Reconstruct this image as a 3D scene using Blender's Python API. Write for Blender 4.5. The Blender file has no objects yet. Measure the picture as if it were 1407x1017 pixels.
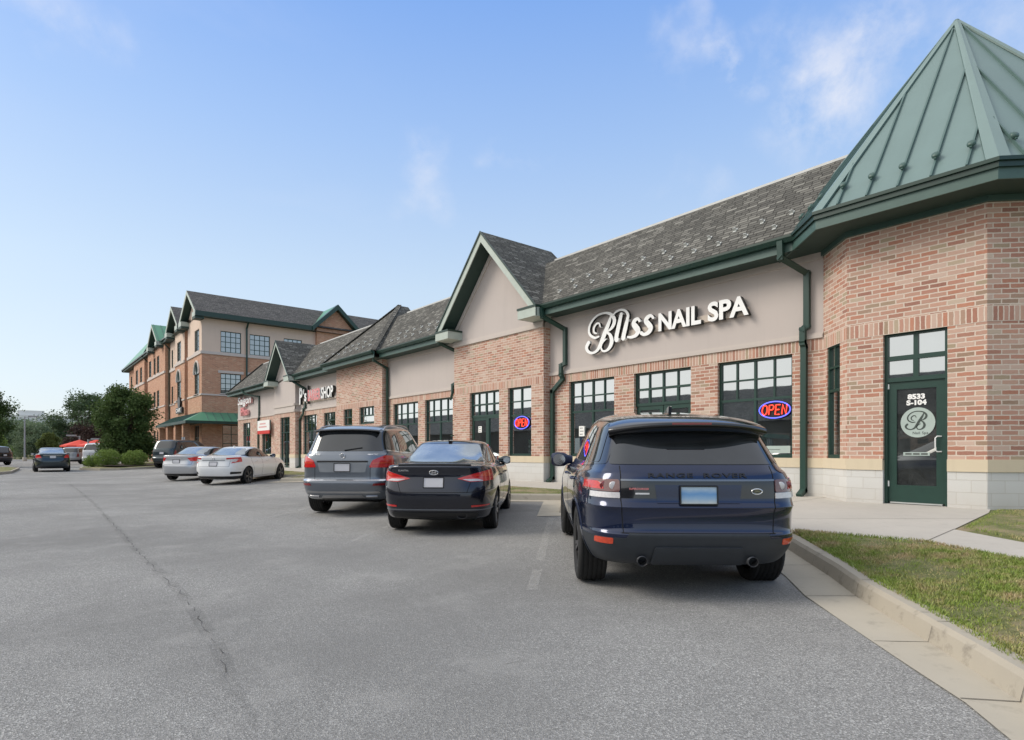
import bpy, bmesh, math, random
from mathutils import Vector, Matrix
R = math.radians
C = bpy.context.scene.collection
rnd = random.Random(7)
EYE = 1.27
YAW = 50.55
cs, sn = math.cos(R(39.45)), math.sin(R(39.45))

# ------------------------------------------------------------------ objects
def tag(o, label=None, cat=None, group=None, kind=None):
    if label: o['label'] = label
    if cat: o['category'] = cat
    if group: o['group'] = group
    if kind: o['kind'] = kind
    return o

def empty(name, loc=(0, 0, 0), rz=0.0, label=None, cat=None, group=None):
    o = bpy.data.objects.new(name, None)
    o.empty_display_size = 0.3
    C.objects.link(o)
    o.location = loc
    o.rotation_euler = (0, 0, rz)
    return tag(o, label, cat, group)

def copy_tree(o, parent=None):
    c = o.copy()
    C.objects.link(c)
    if parent is not None:
        c.parent = parent
    for ch in list(o.children):
        copy_tree(ch, c)
    return c

class MB:
    """collects faces of one mesh; every face may have its own material and UV turn"""
    def __init__(self):
        self.v = []; self.f = []; self.m = []; self.rot = []; self.sm = []; self.mats = []
    def mi(self, mat):
        if mat is None: return 0
        if mat not in self.mats: self.mats.append(mat)
        return self.mats.index(mat)
    def face(self, pts, mat=None, rot=False, smooth=False):
        b = len(self.v)
        self.v += [tuple(p) for p in pts]
        self.f.append(tuple(range(b, b + len(pts))))
        self.m.append(self.mi(mat)); self.rot.append(rot); self.sm.append(smooth)
    def hexa(self, p, mat=None, rot=False):
        # p: 4 bottom + 4 top corners, counter-clockwise seen from above
        for q in ((3, 2, 1, 0), (4, 5, 6, 7), (0, 1, 5, 4), (1, 2, 6, 5), (2, 3, 7, 6), (3, 0, 4, 7)):
            self.face([p[i] for i in q], mat, rot)
    def box(self, x0, x1, y0, y1, z0, z1, mat=None, rot=False):
        self.hexa([(x0, y0, z0), (x1, y0, z0), (x1, y1, z0), (x0, y1, z0),
                   (x0, y0, z1), (x1, y0, z1), (x1, y1, z1), (x0, y1, z1)], mat, rot)
    def fbox(self, fr, u0, u1, n0, n1, z0, z1, mat=None, rot=False):
        P = fr.p
        if n1 < n0: n0, n1 = n1, n0
        # n grows outward; outward = right-handed below T
        self.hexa([P(u0, n1, z0), P(u1, n1, z0), P(u1, n0, z0), P(u0, n0, z0),
                   P(u0, n1, z1), P(u1, n1, z1), P(u1, n0, z1), P(u0, n0, z1)], mat, rot)
    def bar(self, a, b, w, h=None, up=(0, 0, 1), mat=None):
        a = Vector(a); b = Vector(b); h = h or w
        d = (b - a).normalized(); up = Vector(up)
        s = d.cross(up)
        if s.length < 1e-4: s = d.cross(Vector((1, 0, 0)))
        s.normalize(); t = s.cross(d).normalized()
        s *= w / 2; t *= h / 2
        self.hexa([a - s - t, a + s - t, b + s - t, b - s - t, a - s + t, a + s + t, b + s + t, b - s + t], mat)
    def path(self, pts, w, h=None, up=(0, 0, 1), mat=None):
        for a, b in zip(pts[:-1], pts[1:]):
            d = (Vector(b) - Vector(a)).normalized() * (w * 0.45)
            self.bar(Vector(a) - d, Vector(b) + d, w, h, up, mat)
    def tube(self, pts, r, n=10, mat=None, smooth=True, cap=True):
        P = [Vector(p) for p in pts]
        rs = r if isinstance(r, (list, tuple)) else [r] * len(P)
        rings = []
        prev = None
        for i, p in enumerate(P):
            d = (P[min(i + 1, len(P) - 1)] - P[max(i - 1, 0)]).normalized()
            if prev is None:
                a = d.cross(Vector((0, 0, 1)))
                if a.length < 1e-3: a = d.cross(Vector((1, 0, 0)))
            else:
                a = prev - d * prev.dot(d)
            a.normalize(); prev = a
            b = d.cross(a)
            rings.append([p + (a * math.cos(t) + b * math.sin(t)) * rs[i] for t in [2 * math.pi * k / n for k in range(n)]])
        base = len(self.v)
        for rg in rings: self.v += [tuple(q) for q in rg]
        k0 = self.mi(mat)
        for i in range(len(rings) - 1):
            for k in range(n):
                k2 = (k + 1) % n
                self.f.append((base + i * n + k, base + i * n + k2, base + (i + 1) * n + k2, base + (i + 1) * n + k))
                self.m.append(k0); self.rot.append(False); self.sm.append(smooth)
        if cap:
            self.face(list(reversed(rings[0])), mat); self.face(rings[-1], mat)
    def lathe(self, prof, axis='z', o=(0, 0, 0), n=24, mat=None, smooth=True):
        # prof: (radius, height) pairs; axis z or y
        o = Vector(o); base = len(self.v); k0 = self.mi(mat)
        for (r, h) in prof:
            for k in range(n):
                t = 2 * math.pi * k / n
                if axis == 'z': p = Vector((r * math.cos(t), r * math.sin(t), h))
                elif axis == 'y': p = Vector((r * math.sin(t), h, r * math.cos(t)))
                else: p = Vector((h, r * math.cos(t), r * math.sin(t)))
                self.v.append(tuple(o + p))
        for i in range(len(prof) - 1):
            for k in range(n):
                k2 = (k + 1) % n
                self.f.append((base + i * n + k, base + i * n + k2, base + (i + 1) * n + k2, base + (i + 1) * n + k))
                self.m.append(k0); self.rot.append(False); self.sm.append(smooth)
    def prism(self, poly, vec, mat=None):
        # closed polygon extruded along vec
        v = Vector(vec); P = [Vector(p) for p in poly]; Q = [p + v for p in P]
        n = Vector((0, 0, 0))
        for i in range(len(P)): n += P[i].cross(P[(i + 1) % len(P)])
        if n.dot(v) > 0: P.reverse(); Q.reverse()
        self.face(P, mat); self.face(list(reversed(Q)), mat)
        for i in range(len(P)):
            j = (i + 1) % len(P)
            self.face([P[j], P[i], Q[i], Q[j]], mat)
    def build(self, name, mat=None, parent=None, label=None, cat=None, group=None, kind=None, merge=False, smooth=None):
        me = bpy.data.meshes.new(name)
        me.from_pydata(self.v, [], self.f)
        mats = self.mats if self.mats else [mat]
        for m in mats: me.materials.append(m)
        me.polygons.foreach_set('material_index', self.m)
        me.polygons.foreach_set('use_smooth', self.sm if smooth is None else [smooth] * len(self.sm))
        auto_uv(me, self.rot)
        if merge:
            bm = bmesh.new(); bm.from_mesh(me)
            bmesh.ops.remove_doubles(bm, verts=bm.verts, dist=0.0005)
            bm.to_mesh(me); bm.free()
        o = bpy.data.objects.new(name, me)
        C.objects.link(o)
        if parent is not None: o.parent = parent
        return tag(o, label, cat, group, kind)

def components(mb):
    """the separate pieces collected in one MB, each as an MB of its own"""
    par = list(range(len(mb.f))); seen = {}
    def find(i):
        while par[i] != i: par[i] = par[par[i]]; i = par[i]
        return i
    for i, f in enumerate(mb.f):
        for k in f:
            key = tuple(round(c * 400) for c in mb.v[k])
            if key in seen: par[find(i)] = find(seen[key])
            else: seen[key] = i
    out = {}
    for i, f in enumerate(mb.f):
        r = find(i)
        if r not in out: out[r] = MB(); out[r].mats = list(mb.mats)
        q = out[r]; b = len(q.v)
        q.v += [mb.v[k] for k in f]; q.f.append(tuple(range(b, b + len(f)))); q.m.append(mb.m[i]); q.rot.append(mb.rot[i]); q.sm.append(mb.sm[i])
    return list(out.values())

def auto_uv(me, rot=None):
    uvl = me.uv_layers.new(name='UVMap')
    for p in me.polygons:
        n = p.normal
        h = math.hypot(n.x, n.y)
        for li in p.loop_indices:
            co = me.vertices[me.loops[li].vertex_index].co
            if h > 0.15:
                tx, ty = -n.y / h, n.x / h
                u = co.x * tx + co.y * ty
                v = co.z / h
            else:
                u, v = co.x, co.y
            if rot and rot[p.index]: u, v = v, u
            uvl.data[li].uv = (u, v)

class Frame:
    """a wall's own axes: u along it, n outward, z up"""
    def __init__(self, o, t):
        self.o = Vector((o[0], o[1], 0)); t = Vector((t[0], t[1], 0)).normalized()
        self.t = t; self.nn = Vector((t.y, -t.x, 0))
    def p(self, u, n, z):
        return self.o + self.t * u + self.nn * n + Vector((0, 0, z))

def wall(mb, fr, u0, u1, z0, z1, openings=(), mat=None, depth=0.14, n=0.0, rot=False):
    us = sorted({u0, u1, *[a for o in openings for a in (o[0], o[1]) if u0 < a < u1]})
    zs = sorted({z0, z1, *[a for o in openings for a in (o[2], o[3]) if z0 < a < z1]})
    for i in range(len(us) - 1):
        for j in range(len(zs) - 1):
            uc, zc = (us[i] + us[i + 1]) / 2, (zs[j] + zs[j + 1]) / 2
            if any(o[0] < uc < o[1] and o[2] < zc < o[3] for o in openings): continue
            mb.face([fr.p(us[i], n, zs[j]), fr.p(us[i + 1], n, zs[j]), fr.p(us[i + 1], n, zs[j + 1]), fr.p(us[i], n, zs[j + 1])], mat, rot)
    for a, b, c, d in openings:
        c2, d2 = max(c, z0), min(d, z1)
        if c2 >= d2: continue
        P = fr.p
        mb.face([P(a, n, c2), P(a, n, d2), P(a, n - depth, d2), P(a, n - depth, c2)], mat)
        mb.face([P(b, n - depth, c2), P(b, n - depth, d2), P(b, n, d2), P(b, n, c2)], mat)
        if d <= z1: mb.face([P(a, n, d), P(b, n, d), P(b, n - depth, d), P(a, n - depth, d)], mat)
        if c >= z0: mb.face([P(a, n - depth, c), P(b, n - depth, c), P(b, n, c), P(a, n, c)], mat)

def font_mesh(name, text, size, depth, mat, parent=None, M=None, shear=0.0, spacing=1.0, fat=0.0, align='LEFT', mat_side=None, squash=1.0):
    cu = bpy.data.curves.new(name, 'FONT')
    cu.body = text; cu.size = size; cu.extrude = depth / 2; cu.shear = shear
    cu.space_character = spacing; cu.offset = fat; cu.align_x = align; cu.resolution_u = 4
    tmp = bpy.data.objects.new(name + '_tmp', cu)
    C.objects.link(tmp)
    dg = bpy.context.evaluated_depsgraph_get()
    dg.update()
    me = bpy.data.meshes.new_from_object(tmp.evaluated_get(dg))
    bpy.data.objects.remove(tmp); bpy.data.curves.remove(cu)
    me.name = name
    me.materials.clear(); me.materials.append(mat)
    if mat_side:
        me.materials.append(mat_side)
        for p in me.polygons:
            if abs(p.normal.z) < 0.5 or p.normal.z < 0: p.material_index = 1
    if squash != 1.0: me.transform(Matrix.Diagonal((squash, 1, 1, 1)))
    if M is not None: me.transform(M)
    o = bpy.data.objects.new(name, me)
    C.objects.link(o)
    if parent is not None: o.parent = parent
    return o

def wall_matrix(fr, u, n, z):
    """text plane: x along the wall, y up, z outward"""
    o = fr.p(u, n, z)
    return Matrix(((fr.t.x, 0, fr.nn.x, o.x), (fr.t.y, 0, fr.nn.y, o.y), (0, 1, 0, o.z), (0, 0, 0, 1)))

def lerp(a, b, t): return a + (b - a) * t
def sstep(t):
    t = max(0.0, min(1.0, t)); return t * t * (3 - 2 * t)
def interp(keys, x):
    if x <= keys[0][0]: return keys[0][1]
    for (x0, y0), (x1, y1) in zip(keys[:-1], keys[1:]):
        if x <= x1:
            return lerp(y0, y1, (x - x0) / (x1 - x0))
    return keys[-1][1]
def zg(x, y):
    """height of the parking lot: it falls away from the shops and rises gently to the far end"""
    return 0.035 * max(0.0, min(y - 4.5, 4.0)) + 0.10 * sstep((-x - 28) / 22)
# ------------------------------------------------------------------ materials
def srgb(r, g, b):
    f = lambda c: (c / 255 / 12.92) if c / 255 <= 0.04045 else ((c / 255 + 0.055) / 1.055) ** 2.4
    return (f(r), f(g), f(b), 1)
class Mat:
    def __init__(self, name):
        self.m = bpy.data.materials.new(name); self.m.use_nodes = True
        self.t = self.m.node_tree; self.b = self.t.nodes['Principled BSDF']
    def n(self, typ, **kw):
        nd = self.t.nodes.new(typ)
        for k, v in kw.items():
            if k in nd.inputs: nd.inputs[k].default_value = v
            else: setattr(nd, k, v)
        return nd
    def l(self, a, b): self.t.links.new(a, b)
    def s(self, **kw):
        for k, v in kw.items():
            self.b.inputs[k.replace('_', ' ')].default_value = v
        return self
    def coord(self, kind='UV', scale=None):
        tc = self.n('ShaderNodeTexCoord')
        return tc.outputs[kind]
    def noise(self, vec, scale, detail=4, rough=0.6):
        nd = self.n('ShaderNodeTexNoise'); nd.inputs['Scale'].default_value = scale
        nd.inputs['Detail'].default_value = detail; nd.inputs['Roughness'].default_value = rough
        if vec is not None: self.l(vec, nd.inputs['Vector'])
        return nd.outputs['Fac']
    def ramp(self, fac, stops, interp='LINEAR'):
        nd = self.n('ShaderNodeValToRGB'); e = nd.color_ramp.elements
        nd.color_ramp.interpolation = interp
        while len(e) > 1: e.remove(e[0])
        e[0].position = stops[0][0]; e[0].color = stops[0][1]
        for p, c in stops[1:]:
            k = e.new(p); k.color = c
        self.l(fac, nd.inputs['Fac'])
        return nd.outputs['Color']
    def mix(self, fac, a, b, typ='MIX'):
        nd = self.n('ShaderNodeMix'); nd.data_type = 'RGBA'; nd.blend_type = typ
        for i, v in ((0, fac), (6, a), (7, b)):
            if hasattr(v, 'is_output'): self.l(v, nd.inputs[i])
            else: nd.inputs[i].default_value = v
        return nd.outputs[2]
    def math(self, op, a, b=0.0):
        nd = self.n('ShaderNodeMath', operation=op)
        for i, v in ((0, a), (1, b)):
            if hasattr(v, 'is_output'): self.l(v, nd.inputs[i])
            else: nd.inputs[i].default_value = v
        return nd.outputs[0]
    def bump(self, h, strength=0.3, dist=0.01):
        nd = self.n('ShaderNodeBump'); nd.inputs['Strength'].default_value = strength
        nd.inputs['Distance'].default_value = dist
        self.l(h, nd.inputs['Height']); self.l(nd.outputs['Normal'], self.b.inputs['Normal'])
    def col(self, c): self.l(c, self.b.inputs['Base Color'])

def plain(name, c, rough=0.5, var=0.12, metallic=0.0, coat=0.0, spec=0.5, vscale=6.0):
    k = Mat(name)
    k.s(Roughness=rough, Metallic=metallic)
    k.b.inputs['Specular IOR Level'].default_value = spec
    if coat: k.b.inputs['Coat Weight'].default_value = coat; k.b.inputs['Coat Roughness'].default_value = 0.03
    c = tuple(c) if len(c) == 4 else (*c, 1)
    if var:
        f = k.noise(k.coord('Object'), vscale, 5)
        k.col(k.ramp(f, [(0.25, tuple(x * (1 - var) for x in c[:3]) + (1,)), (0.75, tuple(min(1, x * (1 + var)) for x in c[:3]) + (1,))]))
    else: k.b.inputs['Base Color'].default_value = c
    return k.m

def brick_mat(name, stops, mortar, bw=0.254, rh=0.081, ms=0.011, shift=None, offset=0.5):
    k = Mat(name); uv = k.coord('UV')
    if shift is not None:
        sh_ = k.n('ShaderNodeVectorMath', operation='ADD'); k.l(uv, sh_.inputs[0]); sh_.inputs[1].default_value = shift; uv = sh_.outputs[0]
    # tumbled edges: warp the pattern a little
    nz = k.n('ShaderNodeTexNoise'); nz.inputs['Scale'].default_value = 14; nz.inputs['Detail'].default_value = 2
    k.l(uv, nz.inputs['Vector'])
    sub = k.n('ShaderNodeVectorMath', operation='SUBTRACT'); k.l(nz.outputs['Color'], sub.inputs[0]); sub.inputs[1].default_value = (.5, .5, .5)
    sc = k.n('ShaderNodeVectorMath', operation='SCALE'); k.l(sub.outputs[0], sc.inputs[0]); sc.inputs['Scale'].default_value = 0.014
    add = k.n('ShaderNodeVectorMath', operation='ADD'); k.l(uv, add.inputs[0]); k.l(sc.outputs[0], add.inputs[1])
    bt = k.n('ShaderNodeTexBrick')
    k.l(add.outputs[0], bt.inputs['Vector'])
    bt.offset = offset; bt.squash = 1
    for n_, v in (('Scale', 1.0), ('Mortar Size', ms), ('Mortar Smooth', 0.25), ('Bias', 0.0), ('Brick Width', bw), ('Row Height', rh)):
        bt.inputs[n_].default_value = v
    bt.inputs['Color1'].default_value = (0, 0, 0, 1); bt.inputs['Color2'].default_value = (1, 1, 1, 1); bt.inputs['Mortar'].default_value = (.5, .5, .5, 1)
    bc = k.ramp(bt.outputs['Color'], stops, 'LINEAR')
    f = k.noise(uv, 34, 5, 0.7)
    bc = k.mix(k.math('MULTIPLY', f, 0.30), bc, k.ramp(f, [(0.3, (.16, .085, .06, 1)), (0.7, (.52, .42, .36, 1))]))
    big = k.noise(uv, 0.9, 3)
    bc = k.mix(0.16, bc, k.ramp(big, [(0.3, (.30, .17, .125, 1)), (0.7, (.42, .31, .25, 1))]))
    # lime smears
    sm = k.noise(uv, 9, 6, 0.75)
    bc = k.mix(k.math('MULTIPLY', k.ramp(sm, [(0.56, (0, 0, 0, 1)), (0.72, (1, 1, 1, 1))]), 0.35), bc, (.50, .42, .36, 1))
    mc = k.mix(k.noise(uv, 20, 3), mortar, tuple(x * 0.72 for x in mortar[:3]) + (1,))
    c = k.mix(bt.outputs['Fac'], bc, mc)
    k.col(c); k.s(Roughness=0.9)
    inv = k.math('SUBTRACT', 1.0, bt.outputs['Fac'])
    k.bump(k.math('ADD', inv, k.math('MULTIPLY', f, 0.4)), 0.5, 0.008)
    return k.m

BR = [(0.0, srgb(150, 98, 82)), (0.12, srgb(190, 134, 114)), (0.24, srgb(208, 174, 156)), (0.36, srgb(170, 114, 94)), (0.46, srgb(196, 130, 102)),
      (0.55, srgb(212, 186, 170)), (0.66, srgb(184, 132, 112)), (0.76, srgb(202, 164, 144)), (0.84, srgb(154, 128, 106)), (0.90, srgb(174, 160, 132)), (0.95, srgb(214, 194, 176)), (1.0, srgb(188, 118, 92))]
M = {}
M['brick'] = brick_mat('tumbled_brick', BR, srgb(224, 208, 192), ms=.011)
M['soldier'] = brick_mat('soldier_brick', BR, srgb(230, 213, 196), ms=.011, bw=.25, shift=(-3.37, 0, 0), offset=0.0)
BR2 = [(0.0, srgb(168, 108, 82)), (0.3, srgb(200, 136, 104)), (0.6, srgb(186, 122, 92)), (0.85, srgb(212, 160, 130)), (1.0, srgb(180, 136, 106))]
M['brick_far'] = brick_mat('orange_brick', BR2, srgb(206, 180, 150), bw=0.26, rh=0.085)

def stucco(name, c):
    k = Mat(name); p = k.coord('Object')
    f = k.noise(p, 60, 6, 0.7); g = k.noise(p, 0.7, 4)
    mp = k.n('ShaderNodeMapping'); k.l(p, mp.inputs['Vector']); mp.inputs['Scale'].default_value = (3.0, 3.0, 0.25)
    st = k.noise(mp.outputs[0], 1.6, 5, 0.65)
    a = k.mix(g, tuple(x * 0.93 for x in c[:3]) + (1,), tuple(min(1, x * 1.05) for x in c[:3]) + (1,))
    a = k.mix(k.math('MULTIPLY', f, 0.18), a, tuple(x * 0.75 for x in c[:3]) + (1,))
    a = k.mix(k.ramp(st, [(0.52, (0, 0, 0, 1)), (0.78, (.35, .35, .35, 1))]), a, tuple(x * 0.80 for x in c[:3]) + (1,))
    k.col(a); k.s(Roughness=0.92); k.bump(f, 0.25, 0.004)
    return k.m
M['stucco'] = stucco('taupe_stucco', srgb(195, 185, 179))
M['trim_stucco'] = stucco('trim_stucco', srgb(200, 190, 182))
M['stone_cap'] = stucco('beige_cast_stone', srgb(212, 198, 172))

def blocks():
    k = Mat('white_block'); uv = k.coord('UV')
    bt = k.n('ShaderNodeTexBrick'); k.l(uv, bt.inputs['Vector']); bt.offset = 0.5
    for n_, v in (('Scale', 1.0), ('Mortar Size', 0.005), ('Mortar Smooth', 0.3), ('Brick Width', 0.406), ('Row Height', 0.203), ('Bias', 0.0)):
        bt.inputs[n_].default_value = v
    bt.inputs['Color1'].default_value = srgb(202, 202, 199); bt.inputs['Color2'].default_value = srgb(209, 209, 206); bt.inputs['Mortar'].default_value = srgb(192, 189, 182)
    f = k.noise(uv, 40, 6, 0.7); d = k.noise(uv, 2.2, 5, 0.65)
    c = k.mix(k.math('MULTIPLY', f, 0.3), bt.outputs['Color'], srgb(190, 184, 176))
    # splash dirt near the pavement
    sx = k.n('ShaderNodeSeparateXYZ'); k.l(uv, sx.inputs[0])
    low = k.n('ShaderNodeMapRange'); k.l(sx.outputs[1], low.inputs['Value'])
    low.inputs['From Min'].default_value = 0.75; low.inputs['From Max'].default_value = 0.36; low.inputs['To Min'].default_value = 0; low.inputs['To Max'].default_value = 1
    c = k.mix(k.math('MULTIPLY', k.math('MULTIPLY', low.outputs[0], d), 0.6), c, srgb(168, 158, 144))
    k.col(c); k.s(Roughness=0.93)
    k.bump(k.math('SUBTRACT', k.math('MULTIPLY', f, 0.6), bt.outputs['Fac']), 0.5, 0.008)
    return k.m
M['dark_brick'] = plain('darkened_brick', (.05, .038, .032), .9, .3); M['seal'] = None; M['block'] = blocks(); M['office_stucco'] = stucco('tan_stucco', srgb(216, 194, 176))  # facing shops' brick: shade put into the colour, keeps window reflections dark

def shingles(name, stops, rh=0.105, bw=0.30):
    k = Mat(name); uv = k.coord('UV')
    bt = k.n('ShaderNodeTexBrick'); k.l(uv, bt.inputs['Vector']); bt.offset = 0.37; bt.offset_frequency = 2
    bt.squash = 0.7; bt.squash_frequency = 3
    for n_, v in (('Scale', 1.0), ('Mortar Size', 0.011), ('Mortar Smooth', 0.3), ('Brick Width', bw), ('Row Height', rh), ('Bias', 0.0)):
        bt.inputs[n_].default_value = v
    bt.inputs['Color1'].default_value = (0, 0, 0, 1); bt.inputs['Color2'].default_value = (1, 1, 1, 1); bt.inputs['Mortar'].default_value = (.1, .1, .1, 1)
    c = k.ramp(bt.outputs['Color'], stops)
    f = k.noise(uv, 90, 4, 0.7); g = k.noise(uv, 0.6, 4)
    c = k.mix(k.math('MULTIPLY', f, 0.28), c, (.30, .285, .265, 1))
    c = k.mix(k.math('MULTIPLY', g, 0.3), c, (.05, .05, .05, 1))
    k.col(k.mix(bt.outputs['Fac'], k.mix(1.0, c, (1.12, 1.11, 1.05, 1), 'MULTIPLY'), (.035, .033, .03, 1))); k.s(Roughness=0.95); k.b.inputs['Specular IOR Level'].default_value = 0.15
    k.bump(k.math('SUBTRACT', f, k.math('MULTIPLY', bt.outputs['Fac'], 2.0)), 0.6, 0.01)
    return k.m
M['shingle'] = shingles('grey_shingle', [(0, (.065, .065, .063, 1)), (0.3, (.095, .094, .09, 1)), (0.6, (.12, .118, .112, 1)), (.85, (.17, .167, .158, 1)), (1, (.27, .265, .25, 1))])
M['shingle_far'] = shingles('slate_grey_shingle', [(0, (.075, .073, .08, 1)), (0.5, (.12, .115, .12, 1)), (1, (.19, .18, .18, 1))])

M['green'] = plain('dark_green_metal', srgb(33, 63, 55), 0.38, 0.10, spec=0.5)
M['green_dark'] = plain('gutter_green', srgb(28, 55, 46), 0.33, 0.10, spec=0.5)
M['fascia'] = plain('fascia_green', srgb(68, 94, 87), 0.45, 0.08)
M['rake'] = plain('rake_grey_green', srgb(176, 186, 176), 0.5, 0.08)
M['soffit'] = plain('soffit_green', srgb(44, 66, 60), 0.6, 0.10)
M['white_metal'] = plain('white_metal', srgb(232, 234, 232), 0.4, 0.05)
M['zinc'] = plain('zinc_guard', srgb(205, 208, 206), 0.35, 0.08, metallic=0.6)
def roofmetal(name, c, rough=0.42):
    k = Mat(name); p = k.coord('UV')
    g = k.noise(p, 0.8, 5); h = k.noise(p, 30, 3)
    mp = k.n('ShaderNodeMapping'); k.l(p, mp.inputs['Vector']); mp.inputs['Scale'].default_value = (6, 0.5, 1)
    st = k.noise(mp.outputs[0], 1.2, 5)
    a = k.mix(g, tuple(x * 0.86 for x in c[:3]) + (1,), tuple(min(1, x * 1.12) for x in c[:3]) + (1,))
    a = k.mix(k.math('MULTIPLY', st, 0.25), a, tuple(x * 0.7 for x in c[:3]) + (1,))
    k.col(a); k.s(Roughness=rough, Metallic=0.15)
    k.bump(k.noise(p, 3, 2), 0.06, 0.02)
    return k.m
M['metal_roof'] = roofmetal('green_standing_seam', srgb(118, 140, 137))
M['metal_cap'] = roofmetal('green_hip_cap', srgb(126, 147, 143))
M['metal_roof_far'] = roofmetal('bright_green_standing_seam', srgb(92, 150, 120))
M['seam'] = plain('green_seam', srgb(84, 108, 104), 0.42, 0.06)

def glass(name, tint=(.02, .025, .025, 1), refl=0.55, rough=0.015):
    """coated shop glass: opaque dark base standing for an unlit room, strong sky reflection, slightly wavy"""
    k = Mat(name)
    gl = k.n('ShaderNodeBsdfGlossy'); gl.inputs['Roughness'].default_value = rough; gl.inputs['Color'].default_value = (.9, .93, .93, 1)
    df = k.n('ShaderNodeBsdfDiffuse')
    p = k.coord('Object')
    c = k.ramp(k.noise(p, 1.7, 4), [(0.35, tint), (0.7, tuple(x * 2.6 for x in tint[:3]) + (1,))])
    k.l(c, df.inputs['Color'])
    lw = k.n('ShaderNodeLayerWeight'); lw.inputs['Blend'].default_value = 0.35
    mr = k.n('ShaderNodeMapRange'); k.l(lw.outputs['Facing'], mr.inputs['Value'])
    mr.inputs['To Min'].default_value = refl * 0.75; mr.inputs['To Max'].default_value = min(1, refl * 1.5)
    mx = k.n('ShaderNodeMixShader'); k.l(mr.outputs[0], mx.inputs[0]); k.l(df.outputs[0], mx.inputs[1]); k.l(gl.outputs[0], mx.inputs[2])
    bp = k.n('ShaderNodeBump'); bp.inputs['Strength'].default_value = 0.05; bp.inputs['Distance'].default_value = 0.01
    k.l(k.noise(p, 1.5, 2), bp.inputs['Height']); k.l(bp.outputs[0], gl.inputs['Normal'])
    k.l(mx.outputs[0], k.t.nodes['Material Output'].inputs['Surface'])
    return k.m
M['glass'] = glass('shop_glass', refl=0.68)
M['glass_far'] = glass('office_glass', (.03, .04, .045, 1), refl=0.45)
M['glass_door'] = glass('door_glass', (.022, .024, .024, 1), refl=0.22)

def asphalt():
    k = Mat('asphalt'); p = k.coord('Object')
    vo = k.n('ShaderNodeTexVoronoi'); vo.inputs['Scale'].default_value = 150; k.l(p, vo.inputs['Vector'])
    sx = k.n('ShaderNodeSeparateColor'); k.l(vo.outputs['Color'], sx.inputs[0])
    sp = k.ramp(sx.outputs[0], [(0, (.10, .099, .095, 1)), (0.35, (.26, .255, .246, 1)), (0.75, (.42, .412, .398, 1)), (0.93, (.62, .61, .59, 1)), (1, (.90, .885, .85, 1))])
    f = k.noise(p, 200, 3, 0.7)
    sp = k.mix(0.35, sp, k.ramp(f, [(0.3, (.15, .15, .15, 1)), (0.7, (.50, .495, .485, 1))]))
    g = k.noise(p, 0.22, 6, 0.62); h = k.noise(p, 1.5, 6, 0.65)
    c = k.mix(k.ramp(g, [(0.40, (0, 0, 0, 1)), (0.64, (.7, .7, .7, 1))]), sp, (.21, .207, .202, 1))
    c = k.mix(k.ramp(h, [(0.52, (0, 0, 0, 1)), (0.8, (.6, .6, .6, 1))]), c, (.42, .41, .395, 1))
    # dark drips in small irregular spots
    o = k.noise(p, 0.75, 8, 0.7)
    c = k.mix(k.ramp(o, [(0.66, (0, 0, 0, 1)), (0.76, (.5, .5, .5, 1))]), c, (.09, .09, .092, 1))
    k.col(k.mix(1.0, c, (.94, .94, .93, 1), 'MULTIPLY')); k.s(Roughness=0.92); k.b.inputs['Specular IOR Level'].default_value = 0.15
    k.bump(k.math('ADD', vo.outputs['Distance'], k.math('MULTIPLY', f, 0.5)), 0.7, 0.006)
    return k.m
M['asphalt'] = asphalt()
def concrete(name, c, dirt=0.4):
    k = Mat(name); p = k.coord('Object')
    f = k.noise(p, 120, 5, 0.75); g = k.noise(p, 1.3, 6, 0.62); h = k.noise(p, 6, 6, 0.7)
    a = k.mix(g, tuple(x * 0.80 for x in c[:3]) + (1,), tuple(min(1, x * 1.1) for x in c[:3]) + (1,))
    a = k.mix(k.math('MULTIPLY', f, 0.3), a, tuple(x * 0.6 for x in c[:3]) + (1,))
    a = k.mix(k.ramp(h, [(0.55, (0, 0, 0, 1)), (0.8, (dirt, dirt, dirt, 1))]), a, (.13, .115, .095, 1))
    k.col(a); k.s(Roughness=0.9); k.bump(f, 0.35, 0.004)
    return k.m
M['walk'] = concrete('sidewalk_concrete', srgb(196, 190, 180), 0.25)
M['kerb'] = concrete('kerb_concrete', srgb(180, 172, 157), 0.8)
M['pan'] = concrete('gutter_concrete', srgb(188, 180, 164), 0.45)
def crack_mat():
    k = Mat('crack_dark'); p = k.coord('Object'); k.b.inputs['Base Color'].default_value = (.07, .068, .065, 1); k.s(Roughness=.95)
    k.l(k.ramp(k.noise(p, 5, 5, .7), [(.38, (.12, .12, .12, 1)), (.66, (.75, .75, .75, 1))]), k.b.inputs['Alpha']); return k.m
M['crack'] = crack_mat(); M['soft_ink'] = plain('soft_ink', srgb(62, 72, 68), .6, .05)
M['joint'] = plain('joint_dirt', (.12, .105, .085), 0.9, 0.4, vscale=20)
def worn_paint():
    k = Mat('worn_white_paint'); p = k.coord('Object')
    k.b.inputs['Base Color'].default_value = (.62, .61, .58, 1); k.s(Roughness=0.8)
    a = k.ramp(k.noise(p, 22, 8, 0.8), [(0.42, (.05, .05, .05, 1)), (0.66, (.5, .5, .5, 1))])
    k.l(a, k.b.inputs['Alpha'])
    return k.m
M['worn_paint'] = worn_paint()
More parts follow.
